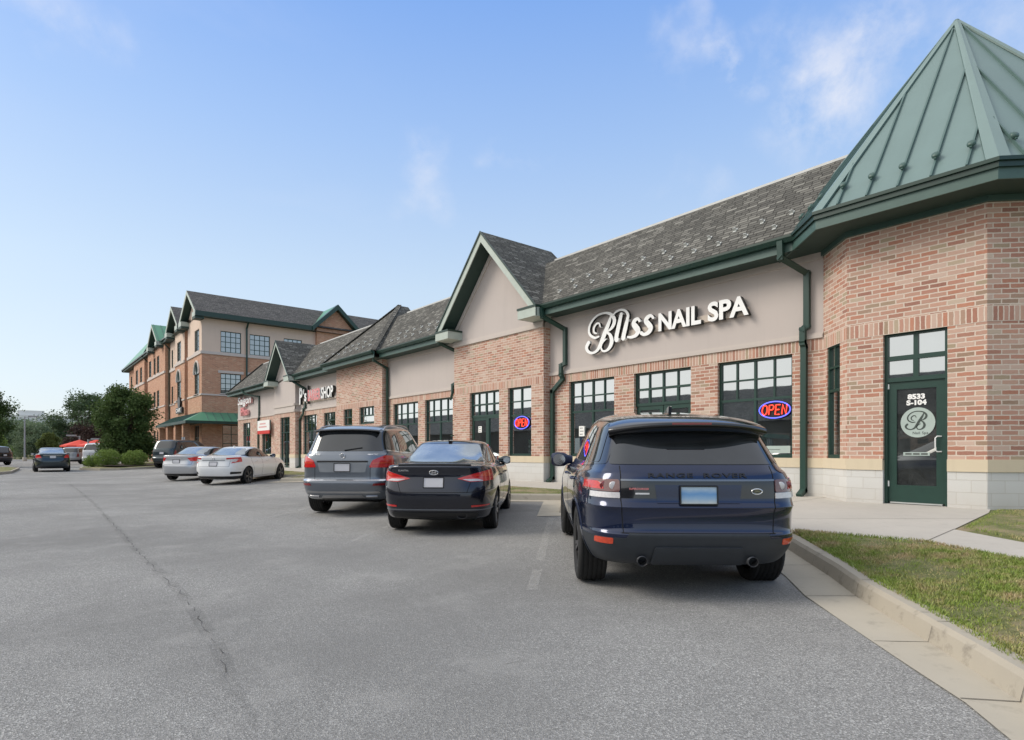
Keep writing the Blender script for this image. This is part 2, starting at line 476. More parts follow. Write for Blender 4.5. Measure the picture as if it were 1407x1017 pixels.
def turf():
    k = Mat('turf'); p = k.coord('Object')
    f = k.noise(p, 40, 5, 0.7); g = k.noise(p, 1.4, 6, 0.7)
    a = k.ramp(f, [(0.3, (.085, .105, .03, 1)), (0.7, (.21, .23, .075, 1))])
    a = k.mix(k.ramp(g, [(0.44, (0, 0, 0, 1)), (0.62, (.85, .85, .85, 1))]), a, (.36, .28, .18, 1))
    k.col(a); k.s(Roughness=0.95); k.bump(f, 0.8, 0.03)
    return k.m
M['turf'] = turf()
def blade(name, a, b, c):
    k = Mat(name); p = k.coord('Object')
    oi = k.noise(p, 1.7, 6, 0.75); f = k.noise(p, 38, 2)
    col = k.ramp(f, [(0.3, a), (0.7, b)])
    col = k.mix(k.ramp(oi, [(0.45, (0, 0, 0, 1)), (0.60, (.9, .9, .9, 1))]), col, c)
    k.col(col); k.s(Roughness=0.6)
    return k.m
M['blade'] = blade('grass_blade', (.15, .21, .03, 1), (.30, .39, .075, 1), (.50, .37, .22, 1))

def leaf(name, dark, light, scale=1.2):
    k = Mat(name); p = k.coord('Object')
    f = k.noise(p, scale, 4, 0.7); g = k.noise(p, scale * 16, 2)
    c = k.mix(0.5, k.ramp(f, [(0.3, dark), (0.7, light)]), k.ramp(g, [(0.3, dark), (0.7, light)]))
    k.col(c); k.s(Roughness=0.65)
    k.b.inputs['Specular IOR Level'].default_value = 0.25
    # thin leaves let some light through
    tr = k.n('ShaderNodeBsdfTranslucent'); k.l(c, tr.inputs['Color'])
    mx = k.n('ShaderNodeMixShader'); mx.inputs[0].default_value = 0.3
    k.l(k.b.outputs[0], mx.inputs[1]); k.l(tr.outputs[0], mx.inputs[2])
    k.l(mx.outputs[0], k.t.nodes['Material Output'].inputs['Surface'])
    return k.m
M['leaf'] = leaf('maple_leaf', (.035, .07, .02, 1), (.13, .19, .055, 1))
M['leaf_light'] = leaf('shrub_leaf', (.10, .17, .03, 1), (.29, .38, .10, 1), 3)
M['leaf_dark'] = leaf('dark_leaf', (.05, .09, .045, 1), (.13, .18, .085, 1), 0.5)
M['leaf_far'] = leaf('hazed_leaf', (.10, .15, .09, 1), (.23, .29, .16, 1), 0.3)  # distance haze put into the colour: leaves made paler
M['leaf_red'] = leaf('plum_leaf', (.03, .018, .018, 1), (.085, .05, .04, 1), 0.6)
M['leaf_yellow'] = leaf('yellow_green_leaf', (.07, .10, .025, 1), (.20, .24, .07, 1), 0.6)
M['bark'] = plain('bark', (.075, .055, .04), 0.95, 0.4, vscale=14)
M['mulch'] = plain('mulch', (.05, .034, .022), 0.95, 0.5, vscale=30)

# things
def paint(name, c, flake=0.25, rough=0.28, metal=0.0):
    k = Mat(name); p = k.coord('Object')
    f = k.noise(p, 900, 1); d = k.noise(p, 2.5, 6, 0.7)
    a = k.mix(k.math('MULTIPLY', f, flake), c, tuple(min(1, x * 2.2 + 0.004) for x in c[:3]) + (1,))
    a = k.mix(k.ramp(d, [(0.5, (0, 0, 0, 1)), (0.85, (.03, .03, .03, 1))]), a, (.16, .15, .135, 1))
    k.col(a); k.s(Roughness=rough)
    k.b.inputs['Metallic'].default_value = metal
    k.b.inputs['Coat Weight'].default_value = 1.0
    k.l(k.ramp(d, [(0.4, (.015, .015, .015, 1)), (0.8, (.05, .05, .05, 1))]), k.b.inputs['Coat Roughness'])
    return k.m
M['p_blue'] = paint('navy_paint', (.0035, .012, .048, 1), .08, .22, .5)
M['p_black'] = paint('black_paint', (.012, .014, .024, 1), .1, .22, .6)
M['p_grey'] = paint('steel_grey_paint', (.15, .168, .195, 1), .2, .3, .7)
M['p_white'] = paint('white_paint', (.78, .78, .77, 1), 0.05)
M['p_silver'] = paint('silver_paint', (.50, .51, .53, 1), 0.15, .3, .6)
M['p_darkblue'] = paint('dark_teal_paint', (.02, .034, .042, 1), .1, .25, .6)
M['p_white2'] = paint('pearl_white_paint', (.66, .67, .68, 1), 0.1)
M['p_mid'] = paint('mid_grey_paint', (.22, .23, .24, 1), 0.2)
M['cladding'] = plain('grey_cladding', (.028, .033, .04), 0.5, 0.15)
M['trim_black'] = plain('black_trim', (.012, .012, .013), 0.38, 0.12)
M['gloss_black'] = plain('gloss_black', (.007, .007, .009), 0.12, 0.1, coat=1.0)
M['gap'] = plain('panel_gap', (.004, .004, .004), 0.9, 0.0)
M['rubber'] = plain('tyre_rubber', (.018, .018, .018), 0.8, 0.25, vscale=20)
M['alloy'] = plain('alloy', (.42, .42, .43), 0.28, 0.08, metallic=0.85)
M['alloy_dark'] = plain('dark_alloy', (.10, .10, .105), 0.32, 0.1, metallic=0.7)
M['chrome'] = plain('chrome', (.78, .78, .79), 0.1, 0.04, metallic=1.0)
M['under'] = plain('underbody', (.012, .012, .012), 0.9, 0.3)
M['red_lamp'] = plain('red_lamp', (.58, .018, .016), 0.12, 0.25, coat=1.0, vscale=40)
M['red_lamp_dark'] = plain('dark_red_lamp', (.20, .012, .014), 0.14, 0.3, coat=1.0, vscale=40)
M['orange_lamp'] = plain('orange_red_lamp', (.62, .06, .02), 0.12, 0.2, coat=1.0, vscale=40)
M['clear_lamp'] = plain('clear_lamp', (.62, .60, .60), 0.12, 0.15, coat=1.0, vscale=40)
M['smoke_lamp'] = plain('smoked_lamp', (.16, .07, .065), 0.1, 0.3, coat=1.0, vscale=60)
M['plate'] = plain('plate_white', srgb(206, 204, 206), 0.45, 0.05)
def plate_blue():
    k = Mat('plate_blue'); tc = k.coord('Object'); s = k.n('ShaderNodeSeparateXYZ'); k.l(tc, s.inputs[0])
    zz = k.math('ADD', s.outputs[2], k.math('MULTIPLY', k.noise(tc, 14, 3), .03))
    c = k.ramp(zz, [(.855, srgb(204, 208, 202)), (.90, srgb(150, 180, 206)), (.94, srgb(104, 152, 200)), (.985, srgb(176, 196, 210))])
    k.col(c); k.s(Roughness=0.45); return k.m
M['plate_blue'] = plate_blue()
def carglass(name, tint, refl):
    k = Mat(name)
    k.b.inputs['Base Color'].default_value = tint
    k.s(Roughness=0.03); k.b.inputs['Specular IOR Level'].default_value = refl
    k.b.inputs['Coat Weight'].default_value = 0.6; k.b.inputs['Coat Roughness'].default_value = 0.02
    f = k.noise(k.coord('Object'), 3, 4)
    k.col(k.ramp(f, [(0.35, tint), (0.7, tuple(x * 1.8 for x in tint[:3]) + (1,))]))
    return k.m
M['car_glass'] = carglass('car_glass', (.010, .012, .014, 1), 0.75)
M['car_glass_sky'] = glass('sky_paled_car_glass', (.13, .138, .138, 1), refl=0.40, rough=.03)  # pale base colour stands in for white sky mirrored in rear windows
def emit(name, c, s):
    k = Mat(name); k.b.inputs['Base Color'].default_value = c
    k.b.inputs['Emission Color'].default_value = c; k.b.inputs['Emission Strength'].default_value = s
    return k.m
M['neon_red'] = emit('neon_red', (1.0, .06, .03, 1), 1.0)
M['neon_blue'] = emit('neon_blue', (.12, .14, 1.0, 1), .85)
M['letter'] = plain('letter_white', srgb(244, 244, 242), 0.4, 0.03)
M['letter_side'] = plain('letter_side', srgb(46, 50, 50), 0.45, 0.08)
M['letter_red'] = plain('letter_red', srgb(222, 130, 130), 0.4, 0.05)
M['letter_pink'] = plain('letter_pink', srgb(222, 170, 168), 0.45, 0.05)
M['raceway'] = plain('raceway', srgb(200, 186, 172), 0.6, 0.05)
M['paper'] = plain('paper', srgb(236, 236, 232), 0.7, 0.03)
M['ink'] = plain('ink', (.02, .02, .022), 0.6, 0.05)
M['sticker'] = plain('frosted_sticker', srgb(172, 186, 180), 0.55, 0.05)
M['banner_red'] = plain('banner_red', srgb(206, 60, 52), 0.6, 0.06)
M['sign_blue'] = plain('sign_blue', srgb(44, 100, 170), 0.45, 0.05)
M['steel'] = plain('galvanised_steel', (.40, .41, .42), 0.45, 0.12, metallic=0.6)
M['pole'] = plain('pole_grey', (.30, .31, .32), 0.5, 0.1)
M['umbrella'] = plain('umbrella_red', srgb(214, 66, 46), 0.7, 0.08)
M['far_white'] = plain('far_concrete', srgb(222, 220, 216), 0.7, 0.04)
M['wood'] = plain('stained_wood', (.13, .075, .04), 0.7, 0.25)

M['coping'] = plain('coping_metal', srgb(196, 196, 192), 0.5, 0.08)
M['guard'] = plain('pale_guard', srgb(196, 197, 192), 0.5, 0.06)
M['mirror'] = plain('mirror_face', (.35, .36, .38), 0.08, 0.05, metallic=1.0)
# ------------------------------------------------------------------ the shop row
Z = lambda zr: zr + EYE
ZS = 0.36                      # pavement at the wall
ZC = Z(-0.12)                  # top of the stone base
ZW = Z(2.10)                   # window heads
ZL = Z(2.35)                   # top of the soldier course
EAVE = Z(4.38)
PITCH = 1.07
shop = empty('shop_row', (-20, 13, ZS), 0, 'long single-storey brick and stucco shop row with dark green trim and a pointed corner tower', 'shop building')
def sp(name, mb, label=None, split=True, **k):
    for q in (components(mb) if split else [mb]):
        o = q.build(name, None, shop, label, **k)
        o.matrix_parent_inverse = shop_inv
    return o
shop_inv = Matrix.Translation((20, -13, -ZS))
def under(o, parent):
    o.parent = parent
    return o

F0 = Frame((0, 12.78), (1, 0)); FB = Frame((0, 12.50), (1, 0)); FT = Frame((0, 12.03), (1, 0))
A_ = Vector((-5.497, 12.78)); B_ = Vector((-4.747, 12.03)); C_ = Vector((-2.635, 12.03)); D_ = Vector((-1.142, 13.523)); E_ = Vector((-1.142, 15.63))
FN = Frame(A_, B_ - A_); LN = (B_ - A_).length
FR = Frame(C_, D_ - C_); LR = (D_ - C_).length
FQ = Frame(D_, E_ - D_); LQ = (E_ - D_).length

def make_window(fr, u0, u1, z0, z1, cols=4, low=2, rows=(0.455, 0.455), n=-0.11, parent=shop, gl='glass', bar=0.035, frm='green', name='window', sill=False, mid=True):
    """frame with muntins; the panes are its sub-part"""
    mb = MB(); m = M[frm]; w = 0.055
    mb.fbox(fr, u0, u0 + w, n - 0.05, n + 0.03, z0, z1, m); mb.fbox(fr, u1 - w, u1, n - 0.05, n + 0.03, z0, z1, m)
    mb.fbox(fr, u0 + w, u1 - w, n - 0.05, n + 0.03, z1 - w, z1, m); mb.fbox(fr, u0 + w, u1 - w, n - 0.05, n + 0.03, z0, z0 + w + 0.02, m)
    zt = z1 - w; zz = z1
    for i, r in enumerate(rows):
        zz -= r
        b = bar if i < len(rows) - 1 else bar * 1.6
        if zz - b / 2 <= z0 + w: break
        mb.fbox(fr, u0 + w, u1 - w, n - 0.02, n + 0.026, zz - b / 2, zz + b / 2, m)
    ztop = max(zz, z0 + w)
    for i in range(1, cols):
        u = lerp(u0, u1, i / cols); b = bar * (1.4 if (cols % 2 == 0 and i == cols // 2) else 1)
        mb.fbox(fr, u - b / 2, u + b / 2, n - 0.02, n + 0.022, ztop, z1 - w, m)
    for i in range(1, low):
        u = lerp(u0, u1, i / low)
        mb.fbox(fr, u - bar * .8, u + bar * .8, n - 0.02, n + 0.022, z0 + w, ztop, m)
    o = mb.build(name, None, parent)
    if parent is shop: o.matrix_parent_inverse = shop_inv
    g = MB(); P = fr.p
    g.face([P(u0 + .02, n - .015, z0 + .02), P(u1 - .02, n - .015, z0 + .02), P(u1 - .02, n - .015, z1 - .02), P(u0 + .02, n - .015, z1 - .02)], M[gl])
    under(g.build('glass', None), o)
    return o

def make_door(fr, u0, u1, z0, z1, hinge=-1, n=-0.10, parent=shop, rail=0.12, kick=0.26, name='door'):
    mb = MB(); m = M['green']
    mb.fbox(fr, u0, u0 + rail, n - 0.05, n, z0, z1, m); mb.fbox(fr, u1 - rail, u1, n - 0.05, n, z0, z1, m)
    mb.fbox(fr, u0 + rail, u1 - rail, n - 0.05, n, z1 - rail, z1, m); mb.fbox(fr, u0 + rail, u1 - rail, n - 0.05, n, z0, z0 + kick, m)
    o = mb.build(name, None, parent)
    if parent is shop: o.matrix_parent_inverse = shop_inv
    g = MB(); P = fr.p; nn = n - .02
    g.face([P(u0 + rail - .01, nn, z0 + kick - .01), P(u1 - rail + .01, nn, z0 + kick - .01), P(u1 - rail + .01, nn, z1 - rail + .01), P(u0 + rail - .01, nn, z1 - rail + .01)], M['glass_door'])
    under(g.build('glass', None), o)
    h = MB(); uh = u1 - rail * .45 if hinge < 0 else u0 + rail * .45; s = -1 if hinge < 0 else 1
    zc = z0 + 1.02
    h.tube([P(uh, n, zc + .13), P(uh + s * .05, n + .05, zc + .13), P(uh + s * .075, n + .055, zc + .10), P(uh + s * .075, n + .055, zc - .10), P(uh + s * .05, n + .05, zc - .13), P(uh, n, zc - .13)], .011, 8, M['white_metal'])
    under(h.build('handle', None), o)
    return o

# --- walls
bw = MB(); st = MB(); so = MB(); lg = MB(); bs = MB(); cp = MB(); ci = MB(); cj = MB()
GB = (-18.54, -13.67); KB = (-29.1, -24.2); G2 = (-38.5, -34.9)
wins = {  # wall, openings (u0,u1,z0,z1)
 'bliss': [(-12.85, -11.09, ZC, ZW), (-10.40, -8.64, ZS, ZW), (-7.91, -6.14, ZC, ZW)],
 'gable': [(-17.56, -15.87, ZS, ZW), (-15.40, -14.24, ZC, ZW)],
 'left': [(-23.70, -21.60, ZC, ZW), (-21.07, -19.05, ZC, ZW)],
 'block': [(-28.25, -27.26, Z(1.3), ZW), (-26.49, -24.97, Z(1.3), ZW)],
 'barber': [(-34.40, -32.40, ZC, ZW), (-31.40, -29.90, Z(1.3), ZW)],
 'g2': [(-37.45, -35.81, ZS, ZW)],
 'rec': [(-41.9, -40.0, ZC, ZW)],
 'end': [(-46.23, -44.5, ZC, ZW)],
 'nar': [(0.18, 0.76, ZC, ZW + .03)],
 'door': [(-4.14, -3.17, ZS, Z(2.12))],
}
def bay(fr, u0, u1, key, ztop=ZL - .25, up='stucco'):
    ops = wins[key]
    wall(bw, fr, u0, u1, ZC - .02, ztop, ops, M['brick'], 0.13)
    wall(so, fr, u0, u1, ztop, ZL, (), M['soldier'], rot=True, n=0.004)
    edge = sorted([(o[0], o[1]) for o in ops if o[2] < ZC - .01])
    segs = []; a = u0
    for e in edge: segs.append((a, e[0])); a = e[1]
    segs.append((a, u1))
    for a, b in segs:
        bs.fbox(fr, a, b, -.1, .012, .05, ZC - .20, M['block'])
        cp.fbox(fr, a, b, -.1, .03, ZC - .20, ZC, M['stone_cap'])
bay(F0, GB[1], -5.497, 'bliss'); bay(FB, *GB, 'gable'); bay(F0, KB[1], GB[0], 'left'); bay(FB, *KB, 'block')
bay(F0, G2[1], KB[0], 'barber'); bay(FB, *G2, 'g2'); bay(F0, -42.7, G2[0], 'rec'); bay(F0, -47.53, -42.7, 'end')
ZF = 5.40
for a, b in ((GB[1], -5.497), (KB[1], GB[0]), (G2[1], KB[0]), (-42.7, G2[0]), (-47.53, -42.7)):
    wall(st, F0, a, b, ZL, ZF + .2, (), M['stucco'])
    lg.fbox(F0, a, b, -.05, .045, ZL, ZL + .075, M['trim_stucco']); lg.fbox(F0, a, b, -.05, .025, ZL + .075, ZL + .115, M['trim_stucco'])
    lg.fbox(F0, a, b, -.05, .03, 5.235, ZF - .01, M['trim_stucco'])
# upper brick of the gable bay and of the tall brick block
wall(bw, FB, *GB, ZL, Z(3.84), (), M['brick']); wall(bw, FB, *KB, ZL, ZF + .1, (), M['brick'])
lg.fbox(FB, GB[0], GB[1], -.05, .05, Z(3.84), Z(3.93), M['trim_stucco']); lg.fbox(FB, GB[0], GB[1], -.05, .03, Z(3.93), Z(4.0), M['trim_stucco'])
wall(st, FB, *G2, ZL, ZF + .1, (), M['stucco'])
for z0, z1, n in ((ZL, ZL + .16, .05), (ZL + .16, ZL + .36, .02), (ZL + .36, ZL + .5, .06)):
    lg.fbox(FB, G2[0], G2[1], -.05, n, z0, z1, M['trim_stucco'])
# returns of the projecting bays
for x, lo in ((GB[1], 0), (KB[1], 0), (G2[1], 0), (GB[0], 1), (KB[0], 1), (G2[0], 1)):
    fr = Frame((x, 12.5), (0, 1)) if not lo else Frame((x, 12.78), (0, -1))
    top = ZF + .1
    if x in KB: wall(bw, fr, 0, .28, ZC - .02, top, (), M['brick'])
    elif x in GB:
        wall(bw, fr, 0, .28, ZC - .02, Z(3.84), (), M['brick']); wall(st, fr, 0, .28, Z(3.84), top, (), M['stucco'])
    else:
        wall(bw, fr, 0, .28, ZC - .02, ZL, (), M['brick']); wall(st, fr, 0, .28, ZL, top, (), M['stucco'])
        lg.fbox(fr, -.05, .28, -.05, .05, ZL, ZL + .16, M['trim_stucco']); lg.fbox(fr, -.06, .28, -.05, .06, ZL + .36, ZL + .5, M['trim_stucco'])
    bs.fbox(fr, -.009 if not lo else 0, .28 if not lo else .289, -.1, .012, .05, ZC - .20, M['block'])
    cp.fbox(fr, -.027 if not lo else 0, .28 if not lo else .307, -.1, .03, ZC - .202, ZC - .002, M['stone_cap'])
# far end wall, back and flat roof
fe = Frame((-47.53, 26.0), (0, -1)); wall(bw, fe, 0, 13.22, 0, ZF + .1, (), M['brick'])
wall(bw, Frame((-1.142, 26.0), (-1, 0)), 0, 46.388, 0, ZF + .4, (), M['brick'])
# tower walls
TT = Z(4.01)
wall(bw, FT, B_.x, C_.x, ZC - .02, ZW, wins['door'], M['brick'], .16); wall(so, FT, B_.x, C_.x, ZW + .0, ZL + .0, (), M['soldier'], rot=True, n=.004)
wall(bw, FT, B_.x, C_.x, ZW, TT + .2, [(-4.14, -3.17, ZS, Z(2.12))], M['brick'])
wall(bw, FN, 0, LN, ZC - .02, ZW, wins['nar'], M['brick'], .16); wall(so, FN, 0, LN, ZW + .0, ZL + .0, (), M['soldier'], rot=True, n=.004)
wall(bw, FN, 0, LN, ZW, TT + .2, (), M['brick'])
wall(bw, FR, 0, LR, ZC - .02, TT + .2, (), M['brick']); wall(so, FR, 0, LR, ZW + .0, ZL + .0, (), M['soldier'], rot=True, n=.004)
wall(bw, FQ, 0, 12.47, ZC - .02, TT + .2, (), M['brick'])
def band(mb, pts, n0, n1, z0, z1, mat):
    """a mitred band along the tower's wall line"""
    P = [Vector((p[0], p[1])) for p in pts]
    def off(d):
        out = []
        for i, p in enumerate(P):
            ns = []
            for a, b in ((i - 1, i), (i, i + 1)):
                if a >= 0 and b < len(P):
                    t = (P[b] - P[a]).normalized(); ns.append(Vector((t.y, -t.x)))
            if len(ns) == 2:
                bi = (ns[0] + ns[1]).normalized(); out.append(p + bi * d / bi.dot(ns[0]))
            else: out.append(p + ns[0] * d)
        return out
    I = off(n0); O = off(n1)
    for i in range(len(P) - 1):
        mb.hexa([(*O[i], z0), (*O[i + 1], z0), (*I[i + 1], z0), (*I[i], z0), (*O[i], z1), (*O[i + 1], z1), (*I[i + 1], z1), (*I[i], z1)], mat)
T1 = [A_, B_, (-4.14, 12.03)]; T2 = [(-3.17, 12.03), C_, D_, E_, (E_.x, E_.y + 8)]
for t in (T1, T2):
    band(bs, t, -.1, .012, .05, ZC - .20, M['block']); band(cp, t, -.1, .032, ZC - .20, ZC + .002, M['stone_cap'])
sp('brick_wall', bw); sp('soldier_course', so); sp('stucco_panel', st); sp('stucco_ledge', lg); sp('stone_base', bs); sp('stone_cap', cp)

# --- windows and doors
for key, fr in (('bliss', F0), ('left', F0)):
    for o in wins[key]:
        if o[2] > 1: make_window(fr, o[0], o[1], o[2], o[3])
make_window(FB, -15.40, -14.24, ZC, ZW, 2, 1)
for o in wins['block']: make_window(FB, *o, 4 if o[1] - o[0] > 1.2 else 2, 1, rows=(.4,))
make_window(F0, *wins['barber'][0], 4, 2); make_window(F0, *wins['barber'][1], 4, 1, rows=(.4,))
make_window(FB, -37.45, -35.81, ZC - .8, ZW, 3, 2)
make_window(F0, *wins['rec'][0], 4, 2); make_window(F0, *wins['end'][0], 3, 2)
make_window(FN, 0.18, 0.76, ZC, ZW + .03, 2, 1, n=-.05)
# double door of the nail shop, with its transom
zt = Z(1.22)
make_window(F0, -10.40, -8.64, zt, ZW, 4, 4, rows=(.44,))
make_door(F0, -10.37, -9.53, ZS + .02, zt, -1, rail=.11); make_door(F0, -9.51, -8.67, ZS + .02, zt, 1, rail=.11)
# door and side light in the gable bay
make_window(FB, -17.56, -15.87, zt, ZW, 4, 4, rows=(.44,))
make_door(FB, -17.54, -16.62, ZS + .02, zt, -1, rail=.11); make_window(FB, -16.60, -15.87, ZS + .02, zt, 1, 1, rows=())
# tower door
ztd = Z(1.25)
make_window(FT, -4.14, -3.17, ztd, Z(2.12), 2, 2, rows=(.45,), bar=.05, n=-.10)
jb = MB()
jb.fbox(FT, -4.14, -4.09, -.16, -.06, ZS, ztd, M['green']); jb.fbox(FT, -3.22, -3.17, -.16, -.06, ZS, ztd, M['green'])
sp('door_frame', jb)
td = make_door(FT, -4.09, -3.22, ZS + .03, ztd, -1, rail=.135, kick=.30)
for a_, b_ in ((ZS + .30, ZS + .40), (ztd - .12, ztd - .03)):
    hg = MB(); hg.fbox(FT, -4.10, -4.07, -.10, -.08, a_, b_, M['white_metal']); under(hg.build('hinge', None), td)
hg = MB(); hg.fbox(FT, -4.05, -3.26, -.10, -.07, ZS + .005, ZS + .028, M['zinc']); under(hg.build('threshold', None), td)
dx = -3.655
for txt, z_ in (('8533', Z(.935)), ('S-104', Z(.83))):
    under(font_mesh('lettering', txt, .115, .004, M['letter'], M=wall_matrix(FT, dx, -.115, z_), fat=.006, align='CENTER', squash=1.15), td)
sk = MB(); zc_ = Z(.52)
pts = [FT.p(dx + .02 + .262 * math.cos(a), -.114, zc_ + .262 * math.sin(a)) for a in [2 * math.pi * i / 40 for i in range(40)]]
sk.prism(pts, FT.nn * .003, M['sticker'])
under(sk.build('round_sticker', None), td)
for txt, z_, s_, w_ in (('Nail Spa', Z(.315), .065, .06),):
    under(font_mesh('lettering', txt, s_, .003, M['ink'], M=wall_matrix(FT, dx + .06, -.110, z_), align='CENTER', spacing=1.1), td)
pb = MB(); pb.fbox(FT, dx - .20, dx + .20, -.116, -.112, Z(-.06), Z(.0), M['sticker'])
under(pb.build('hours_strip', None), td)
for i in range(3):
    k = MB(); k.fbox(FT, dx - .17 + .12 * i, dx - .07 + .12 * i, -.112, -.1105, Z(-.042), Z(-.018), M['ink'])
    under(k.build('lettering', None), td)

# script strokes, shared by the wall sign and the door sticker
def smooth_pts(pts, sub=7):
    P = [pts[0]] + list(pts) + [pts[-1]]; out = []
    for i in range(1, len(P) - 2):
        for k in range(sub):
            t = k / sub
            out.append(tuple(0.5 * (2 * P[i][j] + (P[i + 1][j] - P[i - 1][j]) * t + (2 * P[i - 1][j] - 5 * P[i][j] + 4 * P[i + 1][j] - P[i + 2][j]) * t * t + (3 * P[i][j] - P[i - 1][j] - 3 * P[i + 1][j] + P[i + 2][j]) * t ** 3) for j in range(len(P[i]))))
    out.append(tuple(pts[-1])); return out
def stroke(mb, fr, pts, n0, n1, mat, side, ox=0, oz=0, s=1.0, x0=0, z0=0):
    """pts: (x, z, width); a ribbon with thickness"""
    q = [((x - x0) * s + ox, (z - z0) * s + oz, w * s * .96) for x, z, w in smooth_pts(pts)]
    L = []; Rr = []
    for i, (x, z, w) in enumerate(q):
        a = q[max(i - 1, 0)]; b = q[min(i + 1, len(q) - 1)]
        dx_, dz_ = b[0] - a[0], b[1] - a[1]; l = math.hypot(dx_, dz_) or 1
        nx, nz = -dz_ / l * w / 2, dx_ / l * w / 2
        L.append((x + nx, z + nz)); Rr.append((x - nx, z - nz))
    P = fr.p
    for i in range(len(q) - 1):
        f_ = lambda uv, n: P(uv[0], n, uv[1])
        mb.face([f_(Rr[i], n1), f_(Rr[i + 1], n1), f_(L[i + 1], n1), f_(L[i], n1)], mat)
        mb.face([f_(Rr[i], n0), f_(Rr[i + 1], n0), f_(Rr[i + 1], n1), f_(Rr[i], n1)], side)
        mb.face([f_(L[i + 1], n0), f_(L[i], n0), f_(L[i], n1), f_(L[i + 1], n1)], side)
    for i in (0, len(q) - 1):
        x, z, w = q[i]
        c = [P(x + w * .5 * math.cos(a), n1 + .001 + .0005 * (i > 0), z + w * .5 * math.sin(a)) for a in [2 * math.pi * k / 12 for k in range(12)]]
        mb.prism(c, fr.nn * -(n1 - n0), mat)
B_STROKES = [
 [(-11.06, 3.76, .05), (-11.15, 3.56, .12), (-11.29, 3.31, .15), (-11.43, 3.06, .14), (-11.56, 2.88, .10), (-11.74, 2.81, .07), (-11.92, 2.87, .09), (-11.99, 3.00, .12), (-11.91, 3.12, .12)],
 [(-11.52, 3.24, .05), (-11.68, 3.23, .07), (-11.86, 3.35, .08), (-11.89, 3.52, .08), (-11.80, 3.69, .07), (-11.59, 3.83, .06), (-11.31, 3.86, .06), (-11.08, 3.79, .09), (-10.95, 3.63, .12), (-10.98, 3.48, .12), (-11.10, 3.37, .07), (-11.24, 3.32, .04)],
 [(-11.46, 3.50, .04), (-11.50, 3.60, .05), (-11.60, 3.61, .06), (-11.70, 3.51, .07), (-11.69, 3.38, .06), (-11.60, 3.34, .04)],
 [(-11.24, 3.32, .04), (-11.10, 3.22, .10), (-11.04, 3.05, .14), (-11.10, 2.90, .12), (-11.23, 2.81, .07), (-11.37, 2.82, .06), (-11.43, 2.93, .06), (-11.37, 3.05, .05), (-11.25, 3.13, .04)]]
REST = [
 [(-11.00, 3.74, .04), (-10.87, 3.82, .06), (-10.70, 3.84, .06), (-10.55, 3.78, .07), (-10.47, 3.66, .09), (-10.49, 3.56, .11)],
 [(-10.70, 3.72, .11), (-10.765, 3.50, .13), (-10.83, 3.28, .14), (-10.875, 3.10, .14), (-10.86, 3.06, .15)],
 [(-10.50, 3.50, .12), (-10.555, 3.33, .14), (-10.61, 3.15, .14), (-10.625, 3.07, .15)],
 [(-10.08, 3.44, .08), (-10.14, 3.50, .08), (-10.24, 3.47, .12), (-10.27, 3.38, .15), (-10.19, 3.28, .17), (-10.13, 3.18, .16), (-10.20, 3.08, .11), (-10.34, 3.05, .08), (-10.47, 3.07, .06)],
 [(-9.64, 3.44, .07), (-9.71, 3.51, .08), (-9.82, 3.48, .12), (-9.87, 3.40, .14), (-9.78, 3.29, .15), (-9.72, 3.19, .15), (-9.79, 3.09, .12), (-9.93, 3.06, .09), (-10.02, 3.11, .10)]]
sg = empty('nail_shop_sign', F0.p(-9.5, .1, Z(3.1)), 0, 'white raised lettering Bliss NAIL SPA on the taupe stucco', 'shop sign')
sgi = Matrix.Translation(-F0.p(-9.5, .1, Z(3.1)))
def son(o, r, inv): o.parent = r; o.matrix_parent_inverse = inv; return o
sb = MB()
for k, s_ in enumerate(B_STROKES + REST): stroke(sb, F0, s_, .07 + .001 * k, .155 + .002 * k, M['letter'], M['letter_side'], oz=EYE)
son(sb.build('script_lettering', None), sg, sgi)
def cap_line(txt, x0, x1, z0, h):
    o = font_mesh('lettering', txt, 1.0, .13, M['letter'], fat=.035, mat_side=M['letter_side'])
    xs = [v.co.x for v in o.data.vertices]; ys = [v.co.y for v in o.data.vertices]
    sx_ = (x1 - x0) / (max(xs) - min(xs)); sy_ = h / (max(ys) - min(ys))
    o.data.transform(Matrix.Diagonal((sx_, sy_, 1, 1)) @ Matrix.Translation((-min(xs), -min(ys), 0)))
    o.data.transform(wall_matrix(F0, x0, .115, z0))
    return o
son(cap_line('NAIL', -9.47, -8.24, Z(3.06), .46), sg, sgi); son(cap_line('SPA', -8.06, -7.03, Z(3.06), .46), sg, sgi)
rw = MB(); rw.fbox(F0, -11.0, -7.1, .002, .066, Z(3.10), Z(3.27), M['raceway']); son(rw.build('raceway', None), sg, sgi)
db = MB()
for s_ in B_STROKES: stroke(db, FT, [(x, z, w * .9) for x, z, w in s_], -.112, -.108, M['soft_ink'], M['soft_ink'], ox=dx + .0, oz=Z(.555), s=.30, x0=-11.45, z0=3.33)
under(db.build('script_letter', None), td)

